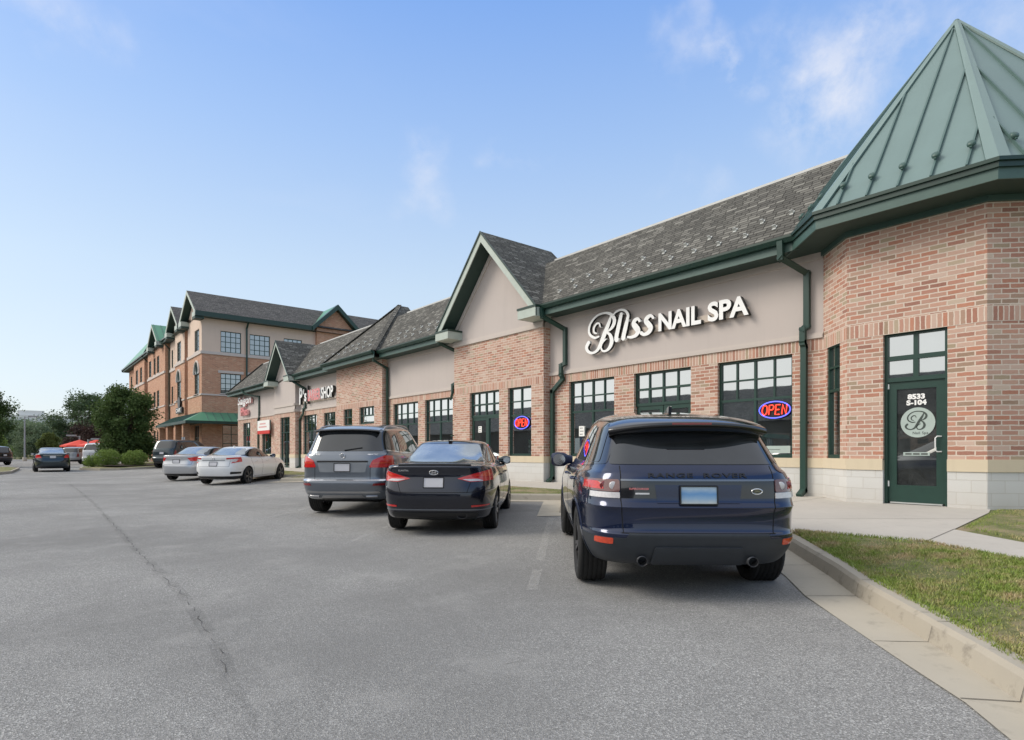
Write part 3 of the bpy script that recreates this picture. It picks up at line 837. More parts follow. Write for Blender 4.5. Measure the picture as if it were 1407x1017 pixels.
# neon open signs hanging just inside the panes
def open_sign(fr, u, n, z, w, h, label):
    r = empty('open_sign', fr.p(u, n, z), 0, label, 'neon sign', 'neon open signs in shop windows'); inv = Matrix.Translation(-fr.p(u, n, z))
    bk = MB(); bk.prism([fr.p(u + w * .53 * math.cos(a), n - .02, z + h * .56 * math.sin(a)) for a in [2 * math.pi * i / 32 for i in range(32)]], fr.nn * .008, M['trim_black'])
    son(bk.build('backing', None), r, inv)
    ring = MB(); ring.tube([fr.p(u + w / 2 * math.cos(a), n + .01, z + h / 2 * math.sin(a)) for a in [2 * math.pi * i / 40 for i in range(41)]], .013, 8, M['neon_blue'])
    son(ring.build('oval_tube', None), r, inv)
    lt = MB(); s = w * .21; k = h * .29
    def L(pts, i):
        c = u + (i - 1.5) * s
        lt.tube([fr.p(c + (x + y * .18) * s * .40, n + .012, z + y * k) for x, y in pts], .014, 8, M['neon_red'])
    L([(math.cos(a), math.sin(a)) for a in [2 * math.pi * i / 16 for i in range(17)]], 0)
    L([(-.8, -1), (-.8, 1), (.4, 1), (.85, .75), (.85, .25), (.4, 0), (-.8, 0)], 1)
    L([(.8, -1), (-.8, -1), (-.8, 1), (.8, 1)], 2); L([(-.8, 0), (.55, 0)], 2)
    L([(-.8, -1), (-.8, 1), (.8, -1), (.8, 1)], 3)
    son(lt.build('lettering', None), r, inv)
open_sign(F0, -6.56, -.07, Z(.93), .70, .36, 'red and blue neon open sign in the nail shop window beside the downspout')
open_sign(FB, -14.78, -.07, Z(.95), .72, .40, 'smaller looking red and blue neon open sign in the window under the big gable')
def notice(fr, u, z, w, h, label, n=-.095, lines=3, mat='paper'):
    mb = MB(); mb.fbox(fr, u - w / 2, u + w / 2, n - .003, n, z - h / 2, z + h / 2, M[mat])
    o = mb.build('notice', None, None, label, 'notice')
    for i in range(lines):
        k = MB(); zz = z + h * (.30 - .6 * i / max(1, lines - 1)) if lines > 1 else z
        k.fbox(fr, u - w * .34, u + w * (.34 if i % 2 else .2), n, n + .0012, zz - h * .03, zz + h * .03, M['ink']); k.build('text_line', None, o)
notice(F0, -12.42, Z(.62), .22, .30, 'small white paper notice taped inside the window left of the nail shop doors')
notice(FB, -17.07, Z(.80), .20, .22, 'square white notice on the glass door under the big gable')
notice(F0, -6.60, Z(-.0 + .06), .75, .16, 'pale poster strip along the bottom of the nail shop window', lines=1, mat='sticker', n=-.085)

# --- roofs
rf = MB(); sh = M['shingle']; ye = 12.16; yt = 14.15; ze = EAVE; ztop = EAVE + PITCH * (yt - ye)
def slope(x0, x1, y0, y1):
    rf.face([(x0, y0, ze + PITCH * (y0 - ye)), (x1, y0, ze + PITCH * (y0 - ye)), (x1, y1, ze + PITCH * (y1 - ye)), (x0, y1, ze + PITCH * (y1 - ye))], sh)
for a, b in ((GB[1] + .3, -4.6), (KB[1] + .2, GB[0] - .3), (G2[1] + .4, KB[0] - .25), (-45.6, G2[0] - .1)): slope(a, b, ye, yt)
for a, b in ((GB[0] - .3, GB[1] + .3), (KB[0] - .25, KB[1] + .2), (G2[0] - .1, G2[1] + .4)): slope(a, b, 12.62, yt)
def valley(xe, s, y0, h=.47):
    # small fillet of slope where the main roof runs into a gable or hip
    p = lambda x, y: (x, y, ze + PITCH * (y - ye))
    q = [p(xe, y0), p(xe, y0 + h), p(xe - s * h, y0 + h)]
    rf.face(q if s > 0 else q[::-1], sh)
valley(GB[1] + .3, 1, ye); valley(GB[0] - .3, -1, ye); valley(KB[1] + .2, 1, ye); valley(KB[0] - .25, -1, ye); valley(G2[1] + .4, 1, ye); valley(G2[0] - .1, -1, ye)
# far hip end
rf.face([(-48.1, ye, ze), (-45.6, ye, ze), (-45.6, yt, ztop), (-46.1, yt, ztop)], sh)
rf.face([(-48.1, ye, ze), (-46.1, yt, ztop), (-46.1, 25, ztop), (-48.1, 25, ze)], sh)
rf.face([(-46.1, yt, ztop - .02), (-5.0, yt, ztop - .02), (-2.0, 17.5, ztop - .02), (-2.0, 26, ztop - .02), (-46.1, 26, ztop - .02)], M['pole'])
def gable_roof(xc, hw, yf, yb, zpk, hip=.55):
    zs_ = zpk - PITCH * hw
    for s in (-1, 1):
        q = [(xc, yf, zpk), (xc, yb, zpk), (xc + s * hw, yb + hip, zs_), (xc + s * hw, yf, zs_)]
        rf.face(q if s < 0 else q[::-1], sh)
    rf.face([(xc - hw, yb + hip, zs_), (xc, yb, zpk), (xc + hw, yb + hip, zs_)], sh)
gable_roof(-16.10, 2.75, 11.90, 15.1, Z(7.31)); gable_roof(-36.45, 2.2, 11.90, 14.8, Z(6.62))
# hipped roof of the brick block
xk0, xk1, yk = -29.45, -23.85, 11.90; xkc = (xk0 + xk1) / 2; hk = (xk1 - xk0) / 2; zk = EAVE + PITCH * hk * .96
rf.face([(xk0, yk, EAVE), (xk1, yk, EAVE), (xkc, yk + hk, zk)], sh)
rf.face([(xk1, yk, EAVE), (xk1, yk + hk + 1, EAVE), (xkc, yk + hk + .5, zk), (xkc, yk + hk, zk)], sh)
rf.face([(xk0, yk + hk + 1, EAVE), (xk0, yk, EAVE), (xkc, yk + hk, zk), (xkc, yk + hk + .5, zk)], sh)
rf.face([(xk1, yk + hk + 1, EAVE), (xk0, yk + hk + 1, EAVE), (xkc, yk + hk + .5, zk)], sh)
sp('shingle_roof', rf)
hp = MB()
for a, b in (((xk1, yk, EAVE), (xkc, yk + hk, zk)), ((xk0, yk, EAVE), (xkc, yk + hk, zk)), ((-48.1, ye, ze), (-46.1, yt, ztop))):
    hp.bar(Vector(a) + Vector((0, 0, .03)), Vector(b) + Vector((0, 0, .03)), .22, .03, mat=M['shingle'])
sp('hip_cap', hp)
cpg = MB()
for a, b in ((-14.9, -5.3), (-24.9, -17.3), (-35.3, -27.8), (-46.1, -37.6)): cpg.box(a, b, yt - .02, yt + .14, ztop - .03, ztop + .035, M['coping'])
sp('roof_coping', cpg)

# gable walls, rakes and their boxed returns
gm = MB()
def gable_wall(u0, u1, z0, xc, zpk):
    k = zpk - .32
    gm.prism([FB.p(u0, 0, z0), FB.p(u1, 0, z0), FB.p(u1, 0, k - PITCH * (u1 - xc)), FB.p(xc, 0, k), FB.p(u0, 0, k - PITCH * (xc - u0))], FB.nn * -.2, M['stucco'])
    for s in (-1, 1):   # raised border following the rake
        ue = u1 if s > 0 else u0
        a = FB.p(ue, .02, k - PITCH * abs(ue - xc) - .12); b = FB.p(xc, .02, k - .12)
        gm.bar(a, b, .04, .13, up=(0, -1, 0), mat=M['trim_stucco']) if False else gm.bar(a, b, .05, .14, up=(1, 0, 0), mat=M['trim_stucco'])
gable_wall(GB[0], GB[1], Z(4.0), -16.10, Z(7.31)); gable_wall(G2[0], G2[1], ZF + .1, -36.45, Z(6.62))
sp('gable_wall', gm)
rk = MB(); sf = MB(); rt = MB()
def rakes(xc, hw, yf, zpk, w=.24):
    for s in (-1, 1):
        e = Vector((xc + s * hw, yf, zpk - PITCH * hw)); p = Vector((xc, yf, zpk))
        d = Vector((0, 0, -.02)); q = Vector((0, 0, -w * 1.46))
        pts = [p + d, e + d, e + q, p + q]
        rk.prism(pts, (0, .03, 0), M['rake'])
        rk.prism([p + Vector((0, 0, .015)), e + Vector((0, 0, .015)), e + Vector((0, 0, -.06)), p + Vector((0, 0, -.06))], (0, -.035, 0), M['green_dark'])
        # sloping soffit from the rake back to the wall
        z_ = Vector((0, 0, -.30)); b_ = Vector((0, 12.55 - yf, 0))
        q4 = [p + z_, e + z_, e + z_ + b_, p + z_ + b_]
        sf.face(q4 if s > 0 else q4[::-1], M['soffit'])
        x0, x1 = (e.x - s * .82, e.x); x0, x1 = min(x0, x1), max(x0, x1)
        rt.box(x0, x1, yf - .02, 12.52, EAVE - .33, EAVE - .06, M['rake']); rt.box(x0 - .02, x1 + .02, yf - .04, 12.52, EAVE - .06, EAVE + .0, M['green_dark'])
rakes(-16.10, 2.75, 11.90, Z(7.31)); rakes(-36.45, 2.2, 11.90, Z(6.62), .2)
sp('gable_rake', rk); sp('eave_return', rt)
# eaves: gutter, fascia, soffit
gt = MB(); fs = MB()
def gutter(x0, x1, y=ye):
    # sloped front like a real K gutter
    gt.prism([(x0, y + .02, EAVE), (x0, y - .12, EAVE + .015), (x0, y - .12, EAVE - .03), (x0, y - .075, EAVE - .12), (x0, y + .02, EAVE - .12)], (x1 - x0, 0, 0), M['green_dark'])
    fs.box(x0, x1, y + .02, y + .05, EAVE - .29, EAVE - .02, M['fascia'])
    sf.face([(x0, y + .05, EAVE - .27), (x0, 12.80, EAVE - .27), (x1, 12.80, EAVE - .27), (x1, y + .05, EAVE - .27)], M['soffit'])
gutter(-13.35, -5.72); gutter(-23.86, -18.85); gutter(xk0, xk1, yk); gutter(-34.25, -29.44); gutter(-48.1, -38.65)
rcap = MB()
# tower octagon
TC = Vector((-3.691, 14.58)); apo = 2.55
def octo(k, first=0, count=5):
    r = apo / math.cos(R(22.5)) * k
    # corners B (index0) .. anticlockwise towards the right; A-side corner first
    return [Vector((TC.x + r * math.sin(R(-67.5 + 45 * i)), TC.y - r * math.cos(R(-67.5 + 45 * i)))) for i in range(first, first + count)]
K = 1.2796; OC = octo(K, 0, 6); IW = octo(1.0, 0, 6)
ZE = Z(4.39); AP = Vector((TC.x, TC.y, Z(8.65)))
tr_ = MB()
OA = octo(K * .995, 0, 8)
for i in range(8):
    a, b = OA[i], OA[(i + 1) % 8]
    tr_.face([(a.x, a.y, ZE - .02), (b.x, b.y, ZE - .02), AP], M['metal_roof'])
sp('tower_roof', tr_)
se = MB(); gd = []
for i in range(0, 5):
    a, b = OA[i], OA[i + 1]
    mid = (a + b) / 2; el = (b - a).length; t = (b - a) / el
    up = Vector((AP.x - mid.x, AP.y - mid.y, AP.z - ZE)); L_ = up.length; upn = up / L_
    nrm = Vector((t.x, t.y, 0)).cross(upn).normalized()
    for k in range(-2, 3):
        s = k * .475
        base = Vector((mid.x, mid.y, ZE)) + Vector((t.x, t.y, 0)) * s
        ln = L_ * (1 - abs(s) / (el / 2)) - .34
        se.bar(base + upn * .03 + nrm * .012, base + upn * max(ln, .2) + nrm * .012, .028, .045, up=nrm, mat=M['seam'])
        gd.append((base + upn * .52 + nrm * .05, nrm, upn))
sp('roof_seam', se)
hc = MB()
for i in range(0, 6):
    a = OA[i]; base = Vector((a.x, a.y, ZE)); d = (AP - base).normalized()
    out = Vector((a.x - TC.x, a.y - TC.y, 0)).normalized(); nrm = d.cross(out.cross(d)); nrm = out - d * out.dot(d); nrm.normalize(); side = d.cross(nrm)
    for s in (-1, 1):
        drop = nrm * -.045
        q = [base + nrm * .035, base + side * s * .15 + drop + nrm * .035, AP + side * s * .05 + drop * .3 + nrm * .03, AP + nrm * .04]
        q2 = q if s > 0 else q[::-1]
        hc.face(q2, M['metal_cap']); hc.face([p - nrm * .02 for p in q2[::-1]], M['metal_cap'])
        hc.face([q[1], q[1] - nrm * .03, q[2] - nrm * .03, q[2]], M['seam'])
sp('hip_cap', hc)
pins = MB()
pins.lathe([(0.0, .05), (.05, .05), (.062, .03), (.062, 0)], 'z', n=10, mat=M['fascia']); pins.bar((0, -.09, .01), (0, .09, .01), .03, .02, mat=M['fascia'])
proto = None
for p, nrm, upn in gd:
    q = nrm.to_track_quat('Z', 'Y')
    if proto is None: g = proto = pins.build('snow_guard', None, shop); 
    else: g = proto.copy(); C.objects.link(g)
    g.parent = shop; g.matrix_parent_inverse = shop_inv
    g.location = p; g.rotation_mode = 'QUATERNION'; g.rotation_quaternion = q
tgt = MB()
Pl = [OC[0], OC[1], OC[2], OC[3], OC[4]]
band(tgt, OC[:5], -.02, .0, ZE - .13, ZE + .005, M['green_dark']); band(tgt, OC[:5], -.10, .035, ZE - .045, ZE + .012, M['green_dark'])
sp('tower_gutter', tgt)
band(fs, OC[:5], -.07, -.04, ZE - .30, ZE - .12, M['fascia'])
band(fs, [A_ - (B_ - A_).normalized() * .1, B_, C_, D_, E_], .0, .05, TT, TT + .14, M['fascia'])
fo = octo(K * .975, 0, 5); fi = octo(.97, 0, 5)
for i in range(4):
    sf.face([(*fo[i], ZE - .285), (*fi[i], ZE - .285), (*fi[i + 1], ZE - .285), (*fo[i + 1], ZE - .285)], M['soffit'])
sp('gutter', gt); sp('fascia', fs); sp('soffit', sf)
# snow guards on the shingles: two staggered rows of small cast clips
sgm = MB(); sgm.box(-.04, .04, -.07, .07, 0, .014, M['guard']); sgm.prism([(-.045, -.02, .012), (.045, -.02, .012), (.035, -.02, .085), (-.035, -.02, .085)], (0, .02, 0), M['guard'])
proto = None
def guards(x0, x1, step, y, zf):
    global proto
    n = int(round((x1 - x0) / step))
    for i in range(n + 1):
        for dy, dx_ in ((.38, 0), (.68, step / 2 - .1)):
            x = x0 + i * step + dx_
            if x > x1: continue
            if proto is None: g = proto = sgm.build('snow_guard', None, shop)
            else: g = proto.copy(); C.objects.link(g)
            g.parent = shop; g.matrix_parent_inverse = shop_inv
            g.location = (x, y + dy, EAVE + PITCH * dy + .005); g.rotation_euler = (math.atan(PITCH), 0, 0)
guards(-13.0, -5.9, .66, ye, 0); guards(-23.4, -19.2, .60, ye, 0); guards(-28.3, -24.9, .68, yk, 0); guards(-33.8, -29.8, .80, ye, 0)
# downspouts
def spout(pts, label=None, w=.10, kick=True):
    d = MB(); d.path(pts, w, w * .8, up=(0, -1, 0), mat=M['green'])
    z0 = pts[-1][2]
    if kick: d.path([pts[-1], (pts[-1][0], pts[-1][1] - .16, z0 - .09)], w, w * .8, up=(0, -1, 0), mat=M['green'])
    for z in (Z(.6),):
        d.box(pts[-2][0] - w * .6, pts[-2][0] + w * .6, pts[-2][1] - .05, 12.779, z, z + .04, M['green'])
    sp('downspout', d, split=False)
yw = 12.71
spout([(-6.05, 12.08, EAVE - .12), (-6.05, 12.10, EAVE - .40), (-5.80, yw, Z(3.72)), (-5.80, yw, Z(2.62)), (-5.86, yw - .05, Z(2.55)), (-5.86, yw - .05, Z(2.28)), (-5.86, yw, Z(2.2)), (-5.86, yw - .02, ZS + .12)], w=.115)
spout([(-13.30, 12.08, EAVE - .15), (-13.28, 12.1, EAVE - .35), (-12.95, yw, Z(3.68)), (-12.95, yw, Z(2.66)), (-13.07, yw - .05, Z(2.6)), (-13.07, yw - .05, Z(2.33)), (-13.05, yw, Z(2.2)), (-13.50, yw, Z(1.86)), (-13.50, yw, ZS + .12)], w=.115)
spout([(-18.95, 12.08, EAVE - .15), (-18.95, 12.1, EAVE - .35), (-18.68, yw, Z(3.75)), (-18.68, yw, Z(2.6)), (-18.9, yw - .04, Z(2.52)), (-18.9, yw - .04, Z(2.25)), (-18.62, yw - .3, Z(1.98))], kick=False)
spout([(-24.0, 11.95, EAVE - .15), (-24.1, 12.05, EAVE - .4), (-24.08, 12.68, Z(3.7)), (-24.08, 12.7, ZS + .12)])
spout([(-31.1, 12.08, EAVE - .15), (-30.2, 12.2, Z(4.0))], kick=False, w=.09) if False else None
spout([(-34.35, 12.08, EAVE - .15), (-34.3, 12.2, EAVE - .4), (-33.9, yw, Z(3.6)), (-33.9, yw, Z(2.55)), (-34.1, yw - .04, Z(2.45)), (-34.1, yw - .04, Z(2.2)), (-34.75, yw, Z(1.9)), (-34.75, yw, ZS + .12)])
spout([(-44.0, 12.08, EAVE - .15), (-43.6, 12.2, EAVE - .4), (-42.3, yw, Z(3.75)), (-42.3, yw, Z(2.3)), (-42.5, yw, Z(2.2)), (-42.5, yw, ZS + .12)])

# smaller shop signs
def text_fit(txt, fr, u0, u1, z0, h, n, mat, depth=.1, fat=.03, side='letter_side', parent=None, shear=0):
    o = font_mesh('lettering', txt, 1.0, depth, M[mat], fat=fat, mat_side=M[side], shear=shear)
    xs = [v.co.x for v in o.data.vertices]; ys = [v.co.y for v in o.data.vertices]
    o.data.transform(Matrix.Diagonal(((u1 - u0) / (max(xs) - min(xs)), h / (max(ys) - min(ys)), 1, 1)) @ Matrix.Translation((-min(xs), -min(ys), 0)))
    o.data.transform(wall_matrix(fr, u0, n, z0))
    return o
r = empty('barber_sign', F0.p(-32, .1, Z(3)), 0, 'white and red raised barber shop lettering on the stucco left of the brick block', 'shop sign'); inv = Matrix.Translation(-F0.p(-32, .1, Z(3)))
son(text_fit('P', F0, -34.5, -34.0, Z(2.72), .95, .12, 'letter', .14), r, inv); son(text_fit("'s", F0, -33.9, -33.4, Z(2.85), .7, .12, 'letter', .14), r, inv)
son(text_fit('BARBER', F0, -33.2, -31.4, Z(2.84), .62, .12, 'letter_red', .14, side='letter'), r, inv); son(text_fit('SHOP', F0, -31.3, -29.75, Z(2.84), .62, .12, 'letter', .14), r, inv)
k = MB(); k.fbox(F0, -34.3, -29.7, .0, .05, Z(2.78), Z(2.9), M['raceway']); k.fbox(F0, -33.36, -33.26, .05, .16, Z(2.7), Z(3.72), M['trim_black']); son(k.build('raceway', None), r, inv)
r = empty('corner_shop_sign', F0.p(-45, .1, Z(3)), 0, 'two-line white over dusty pink raised lettering on the far end bay', 'shop sign'); inv = Matrix.Translation(-F0.p(-45, .1, Z(3)))
son(text_fit('Saigon', F0, -46.9, -43.7, Z(3.25), .72, .12, 'letter', .14, side='letter_pink', shear=.2), r, inv); son(text_fit('Pho', F0, -46.2, -44.5, Z(2.6), .6, .12, 'letter_red', .14, side='letter_pink'), r, inv)
bn = MB(); fbn = Frame((0, 12.55), (1, 0)); bn.fbox(fbn, -42.0, -39.6, -.03, .03, Z(1.42), Z(2.08), M['paper']); bn.fbox(fbn, -42.0, -39.6, -.03, .03, Z(1.2), Z(1.42) - .001, M['banner_red'])
o = bn.build('hanging_banner', None, None, 'white banner with a red lower edge on the far shop front', 'banner')
for z_, a, b in ((1.86, -41.5, -40.3), (1.66, -41.7, -40.1)):
    k = MB(); k.fbox(fbn, a, b, .031, .034, Z(z_) - .045, Z(z_) + .045, M['letter_pink']); k.build('text_line', None, o)
# ------------------------------------------------------------------ ground, pavement, kerbs, lawn
def grid_mesh(name, xs, ys, zf, mat, kind='structure'):
    v = [(x, y, zf(x, y)) for y in ys for x in xs]; n = len(xs)
    f = [(j * n + i, j * n + i + 1, (j + 1) * n + i + 1, (j + 1) * n + i) for j in range(len(ys) - 1) for i in range(n - 1)]
    me = bpy.data.meshes.new(name); me.from_pydata(v, [], f); me.materials.append(mat)
    me.polygons.foreach_set('use_smooth', [True] * len(f))
    o = bpy.data.objects.new(name, me); C.objects.link(o); o['kind'] = kind
    return o
fr_ = lambda a, b, s: [a + i * s for i in range(int((b - a) / s) + 1)]
grid_mesh('ground', [-860, -400, -200, -130, 60, 110], [-320, -80, 40, 200, 320], lambda x, y: -0.25 if -140 < x < 70 and -90 < y < 60 else -0.2, M['turf'])
grid_mesh('parking_lot', fr_(-128, 24, 2), fr_(-60, 12.2, 1.0), zg, M['asphalt'])

# saw-tooth kerb line along the angled stalls, then down the right-hand island
RX, RY, ST, DP = -8.2, 7.9, 3.88, 1.94
line = []
for n in range(7, 0, -1):
    line.append((RX - ST * n, RY)); line.append((RX - ST * n + DP, RY + DP))
line += [(RX, RY), (RX + DP, RY + DP)]
line += [(-3.50, 7.17), (-2.55, 6.08), (-2.11, 5.52), (-1.61, 4.97), (-1.03, 4.31), (-.68, 3.86), (-.1, 3.0), (.6, 1.9), (1.6, .4), (3.2, -2.4)]
line = [(-44.0, 12.2), (-40.5, 11.3), (-38.2, 9.4)] + line
def offset_line(P, d0):
    out = []; D = d0 if isinstance(d0, list) else [d0] * len(P)
    P = [Vector(p) for p in P]
    for i, p in enumerate(P):
        ns = []; d = D[i]
        for a, b in ((i - 1, i), (i, i + 1)):
            if a >= 0 and b < len(P):
                t = (P[b] - P[a]).normalized(); ns.append(Vector((t.y, -t.x)))
        if len(ns) == 2 and (ns[0] + ns[1]).length > .1:
            bi = (ns[0] + ns[1]).normalized(); out.append(p + bi * d / max(.5, bi.dot(ns[0])))
        else: out.append(p + ns[0] * d)
    return out
# sub-divide for wear and curvature
KH = .15
def strip(name, d0, d1, zf0, zf1, mat, lineP=line, z_side=None):
    a = offset_line(lineP, d0); b = offset_line(lineP, d1)
    mb = MB()
    for i in range(len(a) - 1):
        n = max(1, int((a[i + 1] - a[i]).length / .6))
        for k in range(n):
            t0, t1 = k / n, (k + 1) / n
            p = [a[i].lerp(a[i + 1], t0), a[i].lerp(a[i + 1], t1), b[i].lerp(b[i + 1], t1), b[i].lerp(b[i + 1], t0)]
            q = [(p[0].x, p[0].y, zf0(p[0].x, p[0].y)), (p[1].x, p[1].y, zf0(p[1].x, p[1].y)), (p[2].x, p[2].y, zf1(p[2].x, p[2].y)), (p[3].x, p[3].y, zf1(p[3].x, p[3].y))]
            mb.face(q, mat)
    return mb
zk0 = lambda x, y: zg(x, y) + .012
zk1 = lambda x, y: zg(x, y) + KH
zpan = lambda x, y: zg(x, y) + .008
mbk = strip('k', 0.0, -.025, zk0, lambda x, y: zk1(x, y) - .03, M['kerb'])
for (d0, d1, f0, f1) in ((-.025, -.05, lambda x, y: zk1(x, y) - .03, zk1), (-.05, -.17, zk1, zk1), (-.17, -.18, zk1, lambda x, y: zk1(x, y) - .12)):
    s = strip('k', d0, d1, f0, f1, M['kerb']); 
    for f in s.f: mbk.face([s.v[i] for i in f], M['kerb'])
kerb = mbk.build('kerb', None, None, kind='structure', merge=True)
PW = [.40] * (len(line) - 7) + [.37, .33, .27, .22, .2, .2, .2]
pan = strip('gutter_pan', PW, .0, zpan, zk0, M['pan']).build('gutter_pan', None, None, kind='structure', merge=True)
# joints cut across kerb and pan
jm = MB()
def joint(p, t, pw=.40):
    t = Vector(t).normalized(); n = Vector((t.y, -t.x)); p = Vector(p)
    a = p - n * .0; b = p + n * pw
    w = t * .004
    q = lambda v, z: (v.x, v.y, z)
    jm.face([q(a - w, zk0(*a) + .004), q(b - w, zpan(*b) + .004), q(b + w, zpan(*b) + .004), q(a + w, zk0(*a) + .004)], M['joint'])
    c = p - n * .05; d = p - n * .172
    jm.face([q(c - w, zk1(*c) + .003), q(c + w, zk1(*c) + .003), q(d + w, zk1(*d) + .003), q(d - w, zk1(*d) + .003)], M['joint'])
    e = p + n * .004; g = p - n * .021
    jm.face([q(e - w, zk0(*e) + .002), q(e + w, zk0(*e) + .002), q(g + w, zk1(*g) - .03), q(g - w, zk1(*g) - .03)], M['crack'])
joint((-2.11, 5.52), (1, -1.1)); joint((-1.33, 4.65), (.66, -.73), .34); joint((-.72, 3.91), (.5, -.62), .27); joint((-2.9, 6.48), (1, -1.15)); joint((-9.2, 8.9), (1, -1)); joint((-8.35, 8.05), (1, -1))
jm.build('pavement_joint', None, None, kind='structure')

# pavement in front of the shops, with the branch that leads off to the right
def poly_mesh(name, pts, mat, kind='structure', parent=None):
    mb = MB(); mb.face(pts, mat); return mb.build(name, None, parent, kind=kind)
zw = lambda y: lerp(.275, .36, max(0, min(1, (y - 7.5) / 4.8)))
walk = [(-44.5, 10.6), (-6.6, 10.6), (-5.4, 9.9), (-3.59, 7.52), (-2.72, 7.60), (-2.25, 7.66), (-1.30, 7.05), (1.5, 5.2), (6, 2.0), (6.8, 3.2), (2.3, 6.2), (-1.53, 8.45), (-2.33, 9.10), (-2.50, 11.49), (-2.62, 12.0), (-2.62, 12.9), (-44.5, 12.9)]
wm = MB()
# as quads so that it can fall towards the lot
def wq(pts): wm.face([(x, y, zw(y)) for x, y in pts], M['walk'])
wq([(-47.6, 10.6), (-6.6, 10.6), (-6.6, 12.9), (-47.6, 12.9)]); wq([(-6.6, 10.6), (-5.4, 9.9), (-5.4, 12.9), (-6.6, 12.9)])
wq([(-5.4, 9.9), (-3.59, 7.52), (-2.72, 7.60), (-2.33, 9.10), (-2.5, 11.49), (-2.62, 12.2), (-5.4, 12.9)])
wq([(-2.72, 7.60), (-2.25, 7.66), (-1.30, 7.05), (-1.53, 8.45), (-2.33, 9.10)]); wq([(-1.30, 7.05), (1.5, 5.2), (2.3, 6.2), (-1.53, 8.45)]); wq([(1.5, 5.2), (6, 2.2), (6.8, 3.2), (2.3, 6.2)])
wm.build('sidewalk', None, None, kind='structure')
jw = MB()
def wjoint(a, b, w=.005):
    a, b = Vector(a), Vector(b); t = (b - a).normalized(); n = Vector((t.y, -t.x)) * w
    jw.face([(p.x, p.y, zw(p.y) + .003) for p in (a + n, b + n, b - n, a - n)], M['joint'])
for x in range(-44, -6, 3): wjoint((x, 10.6), (x, 12.7))
wjoint((-5.4, 9.9), (-5.4, 12.7)); wjoint((-2.25, 7.66), (-2.33, 9.1)); wjoint((-4.4, 8.6), (-2.45, 10.5)); wjoint((.3, 6.0), (1.0, 6.9))
jw.build('sidewalk_joint', None, None, kind='structure')

# turf: between the kerb and the pavement, and right of the branch
lm = MB()
back = offset_line(line, -.165)
zl = lambda x, y: zk1(x, y) - .012
i0 = 0
kx = [(p.x, p.y) for p in back]
def kerb_strip(i_from, i_to, ywalk):
    for i in range(i_from, i_to):
        a, b = kx[i], kx[i + 1]
        lm.face([(a[0], a[1], zl(*a)), (b[0], b[1], zl(*b)), (b[0], ywalk, zw(ywalk) + .005), (a[0], ywalk, zw(ywalk) + .005)], M['turf'])
nk = len(line)
iR = line.index((RX + DP, RY + DP))
kerb_strip(2, iR, 10.62)
# island on the right
isl = [kx[i] for i in range(iR, nk)]
lm.face([(x, y, zl(x, y)) for x, y in isl[:2]] + [(-3.6, 7.56, zw(7.56) + .006), (-5.4, 9.93, zw(9.93) + .006), (-6.6, 10.62, zw(10.62) + .006)], M['turf'])
wedge = [(-3.59, 7.55), (-2.72, 7.63), (-2.25, 7.69), (-1.30, 7.08), (1.5, 5.23), (6, 2.23), (9, 0.2)]
lawn_polys = []
fpts = isl[1:]
m = max(len(fpts), len(wedge))
def at(P, t):
    L = [0]
    for a, b in zip(P[:-1], P[1:]): L.append(L[-1] + math.hypot(b[0] - a[0], b[1] - a[1]))
    s = t * L[-1]
    for i in range(len(P) - 1):
        if s <= L[i + 1] + 1e-9:
            k = (s - L[i]) / max(1e-9, L[i + 1] - L[i]); return (lerp(P[i][0], P[i + 1][0], k), lerp(P[i][1], P[i + 1][1], k))
    return P[-1]
N = 40; NV = 8
def lawn_pt(u, v):
    a = at(fpts, u); b = at(wedge, u); x, y = lerp(a[0], b[0], v), lerp(a[1], b[1], v)
    z = lerp(zl(*a), zw(b[1]) + .006, v) + .03 * math.sin(v * math.pi)
    return (x, y, z)
for i in range(N):
    for j in range(NV):
        lm.face([lawn_pt(i / N, j / NV), lawn_pt((i + 1) / N, j / NV), lawn_pt((i + 1) / N, (j + 1) / NV), lawn_pt(i / N, (j + 1) / NV)], M['turf'])
patch2 = [(-1.56, 8.36), (2.2, 6.0), (7, 3.0), (9, 9), (1.5, 14.5), (-1.0, 13.6), (-2.70, 12.1), (-2.62, 11.45), (-2.45, 9.15)]
lm.face([(x, y, zw(y) - .03) for x, y in patch2], M['turf'])
in2 = [(-1.42, 8.60), (2.5, 6.40), (7, 3.5), (9, 9), (1.5, 14.5), (-1.0, 13.6), (-2.42, 12.0), (-2.34, 11.45), (-2.16, 9.3)]
lm.face([(x, y, zw(y) + .02) for x, y in in2], M['turf'])
for i in range(len(in2)):
    a, b, c_, d_ = patch2[i], patch2[(i + 1) % len(in2)], in2[(i + 1) % len(in2)], in2[i]
    lm.face([(a[0], a[1], zw(a[1]) - .03), (b[0], b[1], zw(b[1]) - .03), (c_[0], c_[1], zw(c_[1]) + .02), (d_[0], d_[1], zw(d_[1]) + .02)], M['turf'])
lm.build('lawn', None, None, kind='structure', merge=True, smooth=True)

